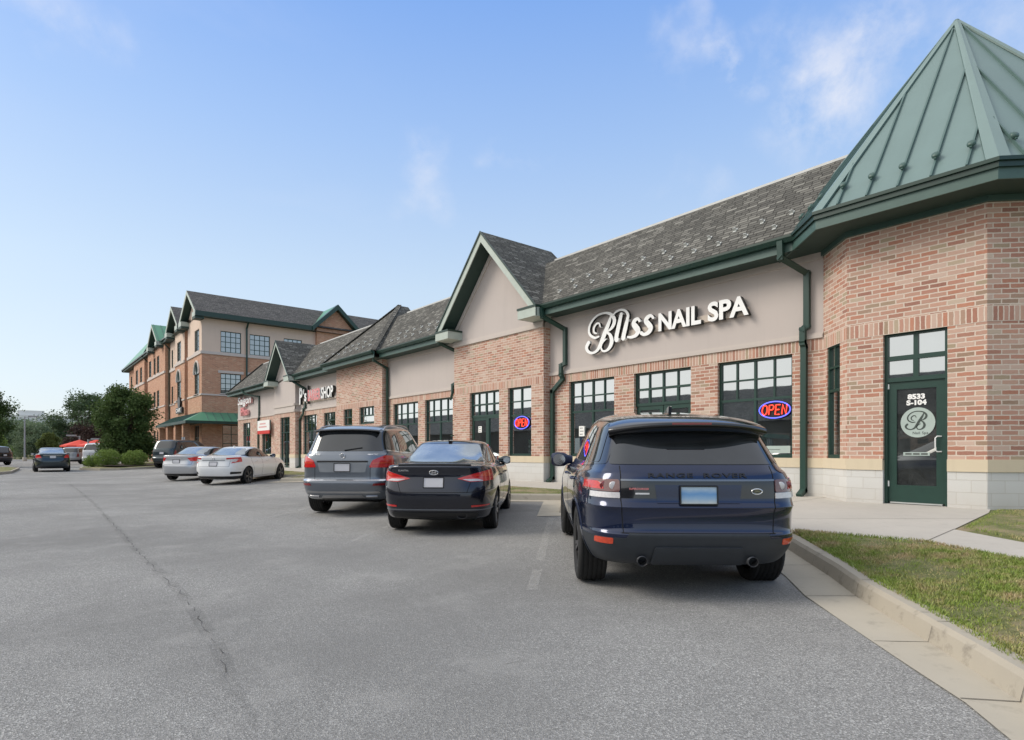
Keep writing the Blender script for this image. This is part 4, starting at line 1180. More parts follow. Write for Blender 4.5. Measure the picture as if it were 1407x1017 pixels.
# grass blades over the near lawn
def blades(name, pts, h, seed):
    r = random.Random(seed); v = []; f = []
    for (x, y, z, hs) in pts:
        a = r.uniform(0, 6.28); hh = h * hs * r.uniform(.5, 1.25); w = r.uniform(.0025, .0045); ln = hh * r.uniform(.1, .8); b = r.uniform(0, 6.28)
        dx_, dy_ = math.cos(a) * w, math.sin(a) * w; lx, ly = math.cos(b) * ln, math.sin(b) * ln
        i = len(v)
        v += [(x - dx_, y - dy_, z), (x + dx_, y + dy_, z), (x + lx * .4 + dx_ * .7, y + ly * .4 + dy_ * .7, z + hh * .6), (x + lx * .4 - dx_ * .7, y + ly * .4 - dy_ * .7, z + hh * .6), (x + lx, y + ly, z + hh)]
        f += [(i, i + 1, i + 2, i + 3), (i + 3, i + 2, i + 4)]
    me = bpy.data.meshes.new(name); me.from_pydata(v, [], f); me.materials.append(M['blade'])
    o = bpy.data.objects.new(name, me); C.objects.link(o); o['kind'] = 'stuff'
    o['label'] = 'short green and straw-coloured grass blades on the lawn strips'; o['category'] = 'grass'
    return o
r = random.Random(3); gp = []
def patchy(x, y):
    s = math.sin(x * 3.1 + y * 1.7) + math.sin(x * 1.3 - y * 4.1 + 1) + math.sin(x * 7.3 + y * 5.9) * .6 + math.sin(x * 11 - y * 8 + 2) * .4
    return max(.12, min(1, .62 + .28 * s))
while len(gp) < 95000:
    u, v_ = r.random() * .62, r.random()
    if r.random() > min(1, .25 + abs(u - .02) * 4) : continue
    x, y, z = lawn_pt(u, v_)
    if x > 3.2: continue
    k = patchy(x, y)
    if r.random() > k: continue
    gp.append((x, y, z - .004, .55 + .6 * k))
n0 = len(gp)
while len(gp) < n0 + 26000:
    x, y = r.uniform(-2.5, 1.2), r.uniform(7, 12)
    # inside the far patch: right of its edge lines
    if (x - -2.26) * (11.45 - 9.2) - (y - 9.2) * (-2.44 + 2.26) < 0: continue
    if (2.4 + 1.5) * (y - 8.49) - (6.25 - 8.49) * (x + 1.5) < .05: continue
    if (y < 9.2) and ((x + 2.26) * (8.49 - 9.2) - (y - 9.2) * (-1.5 + 2.26)) > 0: continue
    gp.append((x, y, zw(y) + .005, .6 + .5 * patchy(x, y)))
for i in range(9000):
    seg = r.randrange(2, iR + 1); t = r.random()
    a, b = Vector(kx[seg]), Vector(kx[seg + 1]); p = a.lerp(b, t)
    if p.x < -40: continue
    yw_ = 10.6 if seg < iR else max(p.y + .05, 10.6 - 1.3 * (p.x + 6.6)) if p.x > -6.6 else 10.6
    if yw_ <= p.y: continue
    q = r.random(); y = lerp(p.y, yw_, q)
    gp.append((p.x, y, lerp(zl(p.x, p.y), zw(yw_), q), 1.1))
for i in range(9000):   # ragged edge along the kerb and the pavement
    if i % 2: u = r.random() * .6; x, y, z = lawn_pt(u, r.uniform(-.03, .02))
    else: u = r.random() * .6; x, y, z = lawn_pt(u, r.uniform(.985, 1.012))
    gp.append((x, y, z, 1.25))
blades('grass', gp, .034, 5)

# worn stall lines and the long crack
sl = MB()
def stall(p, t, L, w=.1):
    p = Vector(p); t = Vector(t).normalized(); n = Vector((t.y, -t.x)) * w / 2; k = 8
    for i in range(k):
        a, b = p + t * L * i / k, p + t * L * (i + 1) / k
        sl.face([(q.x, q.y, zg(q.x, q.y) + .005) for q in (a + n, b + n, b - n, a - n)], M['worn_paint'])
for n in range(0, 7): stall((RX - ST * n + .35, RY - .55), (1, -1), 5.2)
sl.build('stall_line', None, None, kind='structure')
cm = MB(); r = random.Random(11)
def crack(pts, w):
    P = []
    for a, b in zip(pts[:-1], pts[1:]):
        a, b = Vector(a), Vector(b); n = max(2, int((b - a).length / .12))
        for i in range(n):
            p = a.lerp(b, i / n); P.append(p + Vector((r.uniform(-.018, .018), r.uniform(-.018, .018))))
    wds = [w * r.uniform(.25, 1.3) for _ in P]
    for i in range(len(P) - 1):
        t = (P[i + 1] - P[i]); t = Vector((t.y, -t.x)).normalized()
        if r.random() < .22: continue
        q = [P[i] - t * wds[i], P[i] + t * wds[i], P[i + 1] + t * wds[i + 1], P[i + 1] - t * wds[i + 1]]
        cm.face([(v.x, v.y, zg(v.x, v.y) + .004) for v in q], M['crack'])
crack([(-40, 1.75), (-25.67, 1.66), (-18.11, 1.52), (-13.48, 1.36), (-10.67, 1.28), (-9.45, 1.23), (-7.39, 1.17), (-6.10, 1.16), (-5.08, 1.09), (-4.24, 1.02), (-3.6, .91)], .005)
crack([(-18.97, 4.37), (-15.07, 4.26), (-11.61, 4.22), (-8.83, 3.88)], .006)
crack([(-7.86, .53), (-7.95, .94), (-7.05, 1.28), (-6.95, 1.89), (-6.51, 2.37)], .004)
crack([(-2.81, 2.24), (-2.79, 2.39), (-2.82, 2.53)], .004)
seam = MB(); sl_ = [(-30, 1.70), (-18.1, 1.52), (-13.5, 1.36), (-9.45, 1.23), (-6.1, 1.16), (-4.24, 1.02), (-2.9, .82)]
def soft():
    k = Mat('seam_tar'); p = k.coord('Object'); k.b.inputs['Base Color'].default_value = (.10, .10, .10, 1); k.s(Roughness=.95)
    k.l(k.ramp(k.noise(p, 3.2, 8, .75), [(.42, (0, 0, 0, 1)), (.70, (.24, .24, .24, 1))]), k.b.inputs['Alpha']); return k.m
seal = soft()
for (x0, y0), (x1, y1) in zip(sl_[:-1], sl_[1:]):
    n = 6
    for i in range(n):
        p = [(lerp(x0, x1, t), lerp(y0, y1, t)) for t in (i / n, (i + 1) / n)]
        for o0, o1 in ((-.05, -.018), (-.018, .018), (.018, .05)):
            seam.face([(x, y + o, zg(x, y) + .0025) for (x, y), o in ((p[0], o0), (p[0], o1), (p[1], o1), (p[1], o0))], seal)
seam.build('pavement_seam', None, None, kind='structure')
cm.build('pavement_crack', None, None, kind='structure')
# ------------------------------------------------------------------ vehicles
from mathutils.bvhtree import BVHTree
YF = [0, .3, .55, .75, .88]; SX = [-.78, -.6, -.4, -.2, 0, .2, .4, .6, .78]
NP = len(YF) * 2 + len(SX)
def half_ring(g):
    xm, L, w, nr, nf = (g['xr'] + g['xf']) / 2, (g['xf'] - g['xr']) / 2, g['w'], g.get('nr', 5), g.get('nf', 4.5)
    p = []
    for y in YF: p.append((xm - L * (1 - y ** nr) ** (1 / nr), w * y))
    for s in SX:
        n = nr if s < 0 else nf
        p.append((xm + L * s, w * (1 - abs(s) ** n) ** (1 / n)))
    for y in reversed(YF): p.append((xm + L * (1 - y ** nf) ** (1 / nf), w * y))
    z = g['z']
    out = []
    for i, (x, y) in enumerate(p):
        zz = z if not isinstance(z, list) else interp(z, x)
        out.append((x, y, zz - g.get('drop', 0) * (y / w) ** 2))
    return out

def make_shell(c):
    rings = [half_ring(g) for g in c['rings']]; cre = [g.get('c', 0) for g in c['rings']]
    v = []; idx = []
    for rg in rings:
        row = []
        for k, p in enumerate(rg): v.append(p); row.append(len(v) - 1)
        rowm = list(row)
        for k, p in enumerate(rg):
            if k in (0, NP - 1): continue
            v.append((p[0], -p[1], p[2])); rowm[k] = len(v) - 1
        idx.append((row, rowm))
    f = []
    for a in range(len(rings) - 1):
        (l0, m0), (l1, m1) = idx[a], idx[a + 1]
        for k in range(NP - 1):
            f.append((l0[k + 1], l0[k], l1[k], l1[k + 1])); f.append((m0[k], m0[k + 1], m1[k + 1], m1[k]))
    for top, (l, m) in ((False, idx[0]), (True, idx[-1])):
        for k in range(NP - 1):
            q = [l[k], l[k + 1], m[k + 1], m[k]]
            q2 = []
            for i in q:
                if i not in q2: q2.append(i)
            if top: q2.reverse()
            f.append(tuple(q2[::-1]) )
    me = bpy.data.meshes.new('shell'); me.from_pydata(v, [], f)
    bm = bmesh.new(); bm.from_mesh(me); bmesh.ops.recalc_face_normals(bm, faces=bm.faces)
    cl = bm.edges.layers.float.new('crease_edge')
    bm.verts.ensure_lookup_table()
    vr = {}
    for a, (l, m) in enumerate(idx):
        for i in l + m: vr[i] = a
    for e in bm.edges:
        a, b = vr[e.verts[0].index], vr[e.verts[1].index]
        if a == b and cre[a] and len(e.link_faces) == 2: e[cl] = cre[a]
    bm.to_mesh(me); bm.free()
    me.materials.append(c['paint']); me.materials.append(M['under'])
    me.polygons.foreach_set('use_smooth', [True] * len(me.polygons))
    o = bpy.data.objects.new('shell_tmp', me); C.objects.link(o)
    s = o.modifiers.new('s', 'SUBSURF'); s.levels = s.render_levels = c.get('sub', 2)
    dg = bpy.context.evaluated_depsgraph_get(); dg.update()
    smooth_me = bpy.data.meshes.new_from_object(o.evaluated_get(dg))
    # wheel wells
    cb = MB()
    for x in (c['xa'], c['xa'] + c['wb']):
        for s_ in (-1, 1):
            y0, y1 = s_ * (c['track'] - c['tw'] * .5 - .06), s_ * (c['W'] + .3)
            y0, y1 = min(y0, y1), max(y0, y1)
            n = 40; rr = c['R'] + c.get('well', .05); zc = c['R']
            pr = [(x + rr * math.cos(a), y0, zc + rr * math.sin(a)) for a in [2 * math.pi * i / n for i in range(n)]]
            cb.prism(pr, (0, y1 - y0, 0), M['under'])
    cut = cb.build('cut_tmp', M['under'])
    cut.data.materials.clear(); cut.data.materials.append(c['paint']); cut.data.materials.append(M['under'])
    for p in cut.data.polygons: p.material_index = 1
    bmc = bmesh.new(); bmc.from_mesh(cut.data); bmesh.ops.remove_doubles(bmc, verts=bmc.verts, dist=1e-5); bmesh.ops.recalc_face_normals(bmc, faces=bmc.faces); bmc.to_mesh(cut.data); bmc.free()
    b = o.modifiers.new('b', 'BOOLEAN'); b.operation = 'DIFFERENCE'; b.object = cut; b.solver = 'EXACT'
    dg = bpy.context.evaluated_depsgraph_get(); dg.update()
    body_me = bpy.data.meshes.new_from_object(o.evaluated_get(dg))
    bpy.data.objects.remove(o); bpy.data.objects.remove(cut)
    body_me.name = 'body'
    return smooth_me, body_me

def keep_big(me):
    b = bmesh.new(); b.from_mesh(me); left = set(b.faces); isl = []
    while left:
        st = [left.pop()]; cur = list(st)
        while st:
            f = st.pop()
            for e in f.edges:
                for g in e.link_faces:
                    if g in left: left.discard(g); st.append(g); cur.append(g)
        isl.append(cur)
    isl.sort(key=len)
    for cur in isl[:-1]: bmesh.ops.delete(b, geom=cur, context='FACES')
    b.to_mesh(me); b.free()

class Car:
    def __init__(self, name, c, loc, heading, label, cat, group):
        self.c = c
        h = R(heading)
        xa = c['xa']
        base = Vector((loc[0] - xa * math.cos(h), loc[1] - xa * math.sin(h), 0))
        z0 = zg(loc[0], loc[1]); fx = loc[0] + c['wb'] * math.cos(h); fy = loc[1] + c['wb'] * math.sin(h)
        pitch = math.atan2(zg(fx, fy) - z0, c['wb'])
        base.z = z0 - math.tan(pitch) * xa
        self.root = empty(name, base, 0, label, cat, group)
        self.root.rotation_euler = (0, -pitch, h)
        sm, body = make_shell(c)
        self.bm = bmesh.new(); self.bm.from_mesh(sm)
        self.bm.normal_update()
        self.bvh = BVHTree.FromBMesh(self.bm)
        self.body = bpy.data.objects.new('body', body); C.objects.link(self.body); self.body.parent = self.root
        self.wheels()
    def add(self, name, mb, parent=None, label=None):
        return mb.build(name, None, parent or self.root, label)
    def wheels(self):
        c = self.c; Rr = c['R']; w = c['tw']; rim = c.get('rim', .68) * Rr
        ty = MB(); h = w / 2
        prof = [(rim * .96, -h * .82), (rim * 1.03, -h * .92), (Rr * .86, -h), (Rr * .955, -h * .93), (Rr * .992, -h * .80)]
        for k in range(-2, 3):
            a = h * .62 * k / 2; g = h * .05
            if k > -2: prof += [(Rr, a - h * .31 + g), ]
            prof += [(Rr, a - g), (Rr - .010, a - g * .6), (Rr - .010, a + g * .6), (Rr, a + g)]
        prof += [(Rr * .992, h * .80), (Rr * .955, h * .93), (Rr * .86, h), (rim * 1.03, h * .92), (rim * .96, h * .82)]
        ty.lathe([(r_, -y_) for r_, y_ in prof], 'y', n=40, mat=M['rubber'])
        rm = MB(); al = M[c.get('alloy', 'alloy')]
        rm.lathe([(rim * .9, -h * .8), (rim * .9, h * .45), (rim * .96, h * .72), (rim * 1.02, h * .80), (rim * 1.02, h * .70)], 'y', n=40, mat=al)
        rm.lathe([(rim * .9, h * .05), (.001, h * .05)], 'y', n=24, mat=M['under'])
        rm.lathe([(rim * .62, h * .02), (rim * .62, h * .25), (.001, h * .26)], 'y', n=24, mat=M['alloy_dark'])
        ns = c.get('spokes', 5)
        for k in range(ns):
            a = 2 * math.pi * k / ns
            for da in ((-.13, .13) if c.get('twin', True) else (0,)):
                r0, r1 = rim * .16, rim * .97
                d0 = Vector((math.sin(a), 0, math.cos(a))); d1 = Vector((math.sin(a + da), 0, math.cos(a + da)))
                rm.bar(d0 * r0 + Vector((0, h * .60, 0)), d1 * r1 + Vector((0, h * .70, 0)), .035 if c.get('twin', True) else .07, .05, up=(0, 1, 0), mat=al)
        rm.lathe([(rim * .22, h * .4), (rim * .22, h * .66), (rim * .15, h * .72), (.001, h * .72)], 'y', n=20, mat=al)
        first = None
        for x in (c['xa'], c['xa'] + c['wb']):
            for s in (1, -1):
                if first is None:
                    o = first = rm.build('wheel', None, self.root); t = ty.build('tyre', None, o); self.tyre = t
                else:
                    o = first.copy(); C.objects.link(o); o.parent = self.root; t = self.tyre.copy(); C.objects.link(t); t.parent = o
                o.location = (x, s * (c['track']), Rr - .004)
                o.rotation_euler = (0, rnd.uniform(0, 2), 0) if s > 0 else (0, rnd.uniform(0, 2), math.pi)
    def patch(self, name, view, polys, mat, off=.004, parent=None, both=True, xmax=None, xmin=None, thr=.12, label=None, thick=.006, sep=False, big=False):
        """a panel cut from the body's own surface, lifted off it, with a returned edge"""
        if polys and not isinstance(polys[0][0], (tuple, list)): polys = [polys]
        jobs = []
        for p in polys:
            if view == 'side':
                jobs += [(p, 1), (p, -1)] if both is True else [(p, both)]
            elif view in ('rear', 'front') and both:
                jobs += [(p, 1), ([(-y, z) for y, z in p], 1)]
            else: jobs.append((p, 1))
        outs = []
        acc = None
        for poly, s in jobs:
            n = len(poly); cx_ = sum(q[0] for q in poly) / n; cy_ = sum(q[1] for q in poly) / n
            lo = (min(q[0] for q in poly), min(q[1] for q in poly)); hi = (max(q[0] for q in poly), max(q[1] for q in poly))
            A, B = {'rear': (1, 2), 'front': (1, 2), 'side': (0, 2), 'top': (0, 1)}[view]
            keep = []
            for fc in self.bm.faces:
                nn = fc.normal
                if view == 'rear' and nn.x > -thr: continue
                if view == 'front' and nn.x < thr: continue
                if view == 'side' and nn.y * s < thr: continue
                if view == 'top' and nn.z < thr: continue
                co = [v.co for v in fc.verts]
                if max(q[A] for q in co) < lo[0] or min(q[A] for q in co) > hi[0] or max(q[B] for q in co) < lo[1] or min(q[B] for q in co) > hi[1]: continue
                if xmax is not None and min(q[0] for q in co) > xmax: continue
                if xmin is not None and max(q[0] for q in co) < xmin: continue
                keep.append(fc)
            if not keep: continue
            b = bmesh.new(); mp = {}
            for fc in keep:
                vs = []
                for v in fc.verts:
                    if v.index not in mp: mp[v.index] = b.verts.new(v.co); mp[v.index].normal = v.normal
                    vs.append(mp[v.index])
                b.faces.new(vs)
            b.normal_update()
            def cut(co, no):
                g = b.verts[:] + b.edges[:] + b.faces[:]
                bmesh.ops.bisect_plane(b, geom=g, dist=1e-5, plane_co=co, plane_no=no, clear_outer=True)
            for i in range(n):
                p, q = poly[i], poly[(i + 1) % n]
                e = Vector((q[0] - p[0], q[1] - p[1]))
                if e.length < 1e-6: continue
                no = Vector((e.y, -e.x))
                if no.dot(Vector((cx_ - p[0], cy_ - p[1]))) > 0: no = -no
                co = Vector((0, 0, 0)); co[A] = p[0]; co[B] = p[1]
                n3 = Vector((0, 0, 0)); n3[A] = no.x; n3[B] = no.y
                cut(co, n3)
            if xmax is not None: cut(Vector((xmax, 0, 0)), Vector((1, 0, 0)))
            if xmin is not None: cut(Vector((xmin, 0, 0)), Vector((-1, 0, 0)))
            if not b.faces: b.free(); continue
            b.normal_update()
            nm = {v: v.normal.copy() for v in b.verts}
            for v in b.verts: v.co += nm[v] * off
            be = [e for e in b.edges if e.is_boundary]
            r_ = bmesh.ops.extrude_edge_only(b, edges=be)
            b.verts.ensure_lookup_table()
            src = {}
            for v in [g for g in r_['geom'] if isinstance(g, bmesh.types.BMVert)]:
                near = min((w for e in v.link_edges for w in e.verts if w is not v and w in nm), key=lambda w: (w.co - v.co).length, default=None)
                if near is not None: v.co -= nm[near] * (off + thick * .5)
            me = bpy.data.meshes.new(name); 
            for fc in b.faces: fc.smooth = True
            b.normal_update(); b.to_mesh(me); b.free()
            if big: keep_big(me)
            if sep: outs.append(me)
            else:
                if acc is None: acc = bmesh.new()
                acc.from_mesh(me); bpy.data.meshes.remove(me)
        if not sep and acc is not None:
            me = bpy.data.meshes.new(name); acc.to_mesh(me); acc.free(); outs = [me]
        res = []
        for me in outs:
            # sharp rims
            me.materials.append(mat)
            try: me.set_sharp_from_angle(angle=R(50))
            except Exception: pass
            o = bpy.data.objects.new(name, me); C.objects.link(o); o.parent = parent or self.root
            if label: o['label'] = label
            res.append(o)
        return res[0] if len(res) == 1 else res
    def lines(self, name, view, segs, mat='gap', w=.008, off=.0012, **k):
        polys = []
        for pts in segs:
            for a, b in zip(pts[:-1], pts[1:]):
                a, b = Vector(a), Vector(b); t = (b - a)
                if t.length < 1e-6: continue
                t.normalize(); nn = Vector((t.y, -t.x)) * w / 2
                a2, b2 = a - t * w * .3, b + t * w * .3
                polys.append([tuple(a2 + nn), tuple(b2 + nn), tuple(b2 - nn), tuple(a2 - nn)])
        return self.patch(name, view, polys, M[mat], off, thick=.001, **k)
    def at_rear(self, y, z):
        h = self.bvh.ray_cast(Vector((-3, y, z)), Vector((1, 0, 0)))
        return h[0].x if h[0] is not None else 0.1
    def at_side(self, x, z, s):
        h = self.bvh.ray_cast(Vector((x, 3 * s, z)), Vector((0, -s, 0)))
        return h[0].y if h[0] is not None else s * self.c['W']
    def top(self, x, y):
        h = self.bvh.ray_cast(Vector((x, y, 4)), Vector((0, 0, -1)))
        return h[0].z if h[0] is not None else 1
    def rear_text(self, name, txt, yc, zc, w, h, mat, parent=None, fat=.02):
        o = font_mesh(name, txt, 1.0, .1, M[mat], fat=fat, spacing=1.15)
        xs = [v.co.x for v in o.data.vertices]; ys = [v.co.y for v in o.data.vertices]
        for v in o.data.vertices:
            y = yc - ((v.co.x - min(xs)) / (max(xs) - min(xs)) - .5) * w; z = zc + ((v.co.y - min(ys)) / (max(ys) - min(ys)) - .5) * h
            x = self.at_rear(y, z) - (.008 if v.co.z > 0 else -.004)
            v.co = (x, y, z)
        o.data.flip_normals() if False else None
        o.parent = parent or self.root
        return o
    def plate(self, yc, zc, mat='plate', w=.305, h=.152, off=.012, frame=True):
        x = self.at_rear(yc, zc - h * .4) - off; x2 = self.at_rear(yc, zc + h * .4) - off
        p = MB()
        q = [(x, yc + w / 2, zc - h / 2), (x, yc - w / 2, zc - h / 2), (x2, yc - w / 2, zc + h / 2), (x2, yc + w / 2, zc + h / 2)]
        p.prism(q, (.006, 0, 0), M[mat])
        o = self.add('license_plate', p)
        if frame:
            f = MB()
            q = [Vector(a) for a in q]
            for a, b in zip(q, q[1:] + q[:1]): f.bar(a + Vector((-.002, 0, 0)), b + Vector((-.002, 0, 0)), .012, .012, up=(1, 0, 0), mat=M['trim_black'])
            self.add('plate_frame', f, o)
    def mirrors(self, x, z, paint, s_=1.0, y=None):
        for s in (1, -1):
            ys = y if y is not None else abs(self.at_side(x, z, s))
            m = MB(); 
            secs = []
            for k, (dy, sc) in enumerate(((.0, .5), (.05, .62), (.10, .95), (.17, 1.0), (.23, .85), (.25, .55))):
                secs.append((ys - .02 + dy * s_, sc))
            n = 14; rows = []
            for yy, sc in secs:
                rows.append([(x + .045 * sc * math.cos(a) + .02, s * yy, z + .05 + .085 * s_ * sc * math.sin(a)) for a in [2 * math.pi * i / n for i in range(n)]])
            for a, b in zip(rows[:-1], rows[1:]):
                for i in range(n):
                    j = (i + 1) % n; q = [a[i], a[j], b[j], b[i]]
                    m.face(q if s > 0 else q[::-1], paint, smooth=True)
            m.face(rows[-1] if s < 0 else rows[-1][::-1], paint)
            o = m.build('wing_mirror', None, self.root, merge=True)
            g = MB(); xg = x - .028
            g.prism([(xg, s * (ys + .08 + (.14 * s_ * (.5 + .5 * math.cos(a)))), z + .05 + .065 * s_ * math.sin(a)) for a in [2 * math.pi * i / 16 for i in range(16)]], (.01, 0, 0), M['mirror'])
            self.add('mirror_glass', g, o)
    def handles(self, xs, z, mat, drop=0):
        for s in (1, -1):
            for x in xs:
                y = self.at_side(x, z, s); h = MB()
                h.tube([(x - .10, y - s * .004, z), (x - .07, y + s * .03, z), (x + .07, y + s * .03, z), (x + .10, y - s * .004, z)], .013, 8, mat)
                self.add('door_handle', h)
    def pipes(self, ys, z, r=.042, x=.02, oval=1.0, L=.22):
        for y in ys:
            p = MB(); p.lathe([(r * .90, L), (r * .90, .004), (r, 0), (r, L)], 'x', (x, y, z), 24, M['alloy_dark'])
            p.lathe([(r * .84, .08), (.001, .081)], 'x', (x, y, z), 20, M['under'])
            if oval != 1.0:
                p.v = [(a, y + (b - y) * oval, c_) for a, b, c_ in p.v]
            self.add('exhaust_pipe', p)
    def under(self, z=.22):
        c = self.c; u = MB()
        u.box(.5, c['L'] - .5, -c['W'] * .62, c['W'] * .62, z, z + .14, M['under'])
        u.tube([(c['xa'], -c['track'], c['R']), (c['xa'], c['track'], c['R'])], .05, 8, M['under']); u.box(.35, .8, -.45, .45, z + .02, z + .16, M['under'])
        self.add('underbody', u)
    def arches(self, mat, w=.055, off=.012):
        c = self.c
        for x in (c['xa'], c['xa'] + c['wb']):
            polys = []
            r0, r1 = c['R'] + .04, c['R'] + .05 + w
            N_ = 14
            for k in range(N_):
                a, b = math.pi * (-.06 + 1.12 * k / N_), math.pi * (-.06 + 1.12 * (k + 1) / N_)
                polys.append([(x + r0 * math.cos(a), c['R'] + r0 * math.sin(a)), (x + r1 * math.cos(a), c['R'] + r1 * math.sin(a)), (x + r1 * math.cos(b), c['R'] + r1 * math.sin(b)), (x + r0 * math.cos(b), c['R'] + r0 * math.sin(b))])
            for s in (1, -1): self.patch('wheel_arch', 'side', polys, mat, off, both=s)
    def oval_badge(self, yc, zc, w, h, kind):
        x = min(self.at_rear(yc + a_ * w * .5, zc + b_ * h * .5) for a_ in (-1, 0, 1) for b_ in (-1, 0, 1)) - .004
        b = MB()
        b.tube([(x, yc + w / 2 * math.cos(a), zc + h / 2 * math.sin(a)) for a in [2 * math.pi * i / 28 for i in range(29)]], .006, 6, M['chrome'])
        if kind == 'fill':
            b.prism([(x + .002, yc + w / 2 * math.cos(a), zc + h / 2 * math.sin(a)) for a in [2 * math.pi * i / 28 for i in range(28)]], (.004, 0, 0), M['alloy_dark'])
            b.bar((x - .004, yc + w * .3, zc - .004), (x - .004, yc - w * .3, zc + .006), .004, .006, up=(1, 0, 0), mat=M['chrome'])
            b.bar((x - .004, yc + w * .26, zc + .012), (x - .004, yc - w * .12, zc + .014), .004, .005, up=(1, 0, 0), mat=M['chrome']); b.bar((x - .004, yc + w * .12, zc - .015), (x - .004, yc - w * .24, zc - .010), .004, .005, up=(1, 0, 0), mat=M['chrome'])
        elif kind == 'h':
            for dy in (.2, -.2): b.bar((x, yc + w * dy + .010, zc - h * .44), (x, yc + w * dy - .010, zc + h * .44), .010, .012, up=(1, 0, 0), mat=M['chrome'])
            b.bar((x, yc + w * .2, zc - .012), (x, yc - w * .2, zc + .012), .010, .012, up=(1, 0, 0), mat=M['chrome'])
        elif kind == 'star':
            for a in (90, 210, 330): b.bar((x, yc, zc), (x, yc + w / 2 * math.cos(R(a)), zc + h / 2 * math.sin(R(a))), .009, .012, up=(1, 0, 0), mat=M['chrome'])
        elif kind == 'box':
            for dy in (.2, -.2): b.bar((x, yc + w * dy, zc - h * .4), (x, yc + w * dy * 1.3, zc + h * .4), .008, .010, up=(1, 0, 0), mat=M['chrome'])
            b.bar((x, yc + w * .2, zc), (x, yc - w * .2, zc), .008, .010, up=(1, 0, 0), mat=M['chrome'])
        self.add('badge', b)
    def done(self): self.bm.free()

def rounded(poly, r=.04, n=3):
    """convex polygon with softened corners"""
    out = []; P = [Vector(p) for p in poly]
    for i in range(len(P)):
        a, b, c = P[i - 1], P[i], P[(i + 1) % len(P)]
        da = (a - b); dc = (c - b); ra = min(r, da.length * .4); rc = min(r, dc.length * .4)
        p0 = b + da.normalized() * ra; p1 = b + dc.normalized() * rc
        for k in range(n + 1):
            t = k / n; out.append(tuple(p0 * (1 - t) ** 2 + b * 2 * t * (1 - t) + p1 * t * t))
    return out

# ---- the navy luxury SUV nearest the camera
suv1 = dict(L=4.75, W=.975, xa=.95, wb=2.92, R=.375, tw=.28, track=.818, rim=.72, spokes=5, alloy='alloy_dark', paint=M['p_blue'], sub=3, well=.045, rings=[
    dict(xr=.55, xf=4.2, w=.70, z=.27), dict(nr=6.5, xr=.14, xf=4.55, w=.87, z=[(0, .315), (.8, .27), (4, .25)], c=.3),
    dict(nr=7, xr=.03, xf=4.72, w=.95, z=.44), dict(nr=7, xr=.0, xf=4.75, w=.97, z=.585, c=.5), dict(nr=7, xr=.03, xf=4.74, w=.972, z=.615, c=.4),
    dict(nr=7, xr=.045, xf=4.72, w=.98, z=.77), dict(nr=7, xr=.012, xf=4.70, w=.982, z=.81, c=.5), dict(nr=7, xr=.045, xf=4.69, w=.98, z=.86, c=.4),
    dict(nr=6.5, xr=.055, xf=4.66, w=.965, z=[(0, 1.035), (2, 1.0), (4, .90)], c=.2), dict(nr=6.5, xr=.085, xf=4.60, w=.935, z=[(0, 1.10), (2, 1.06), (3.2, 1.03), (4.6, .94)], c=.45),
    dict(xr=.125, xf=3.55, w=.865, z=[(0, 1.15), (2, 1.10), (3.5, 1.07)], c=.3, nr=6),
    dict(xr=.50, xf=2.62, w=.70, z=[(.4, 1.515), (1.5, 1.575), (2.6, 1.55)], c=.3, nr=7), dict(xr=.60, xf=2.55, w=.57, z=[(.5, 1.565), (1.6, 1.645), (2.6, 1.61)], nr=7),
    dict(xr=.85, xf=2.3, w=.28, z=[(.5, 1.60), (1.6, 1.67), (2.6, 1.63)], nr=7)])
k = Car('suv', suv1, (-3.60, 5.02), 138.5, 'glossy navy blue luxury SUV with a black roof spoiler, parked nearest beside the curb', 'car', 'cars parked on the angled stalls')
dlo = rounded([(3.42, 1.125), (2.50, 1.545), (.80, 1.545), (.52, 1.50), (.30, 1.165), (1.2, 1.13)], .03)
k.patch('window_surround', 'side', dlo, M['gloss_black'], .003)
k.patch('side_window', 'side', [rounded([(.42, 1.175), (1.02, 1.165), (1.02, 1.50), (.64, 1.49)], .04), rounded([(1.10, 1.165), (1.98, 1.155), (1.98, 1.52), (1.10, 1.51)], .03), rounded([(2.06, 1.155), (3.18, 1.15), (2.46, 1.51), (2.06, 1.52)], .03)], M['car_glass'], .007)
k.patch('roof_panel', 'top', [(.45, -.70), (2.75, -.70), (2.75, .70), (.45, .70)], M['gloss_black'], .003, thr=.55)
k.patch('rear_window', 'rear', rounded([(-.72, 1.165), (.72, 1.165), (.60, 1.50), (-.60, 1.50)], .03), M['car_glass'], .004, both=False)
k.patch('windscreen', 'front', [(-.72, 1.10), (.72, 1.10), (.60, 1.50), (-.60, 1.50)], M['car_glass'], .004, both=False, xmin=2.3)
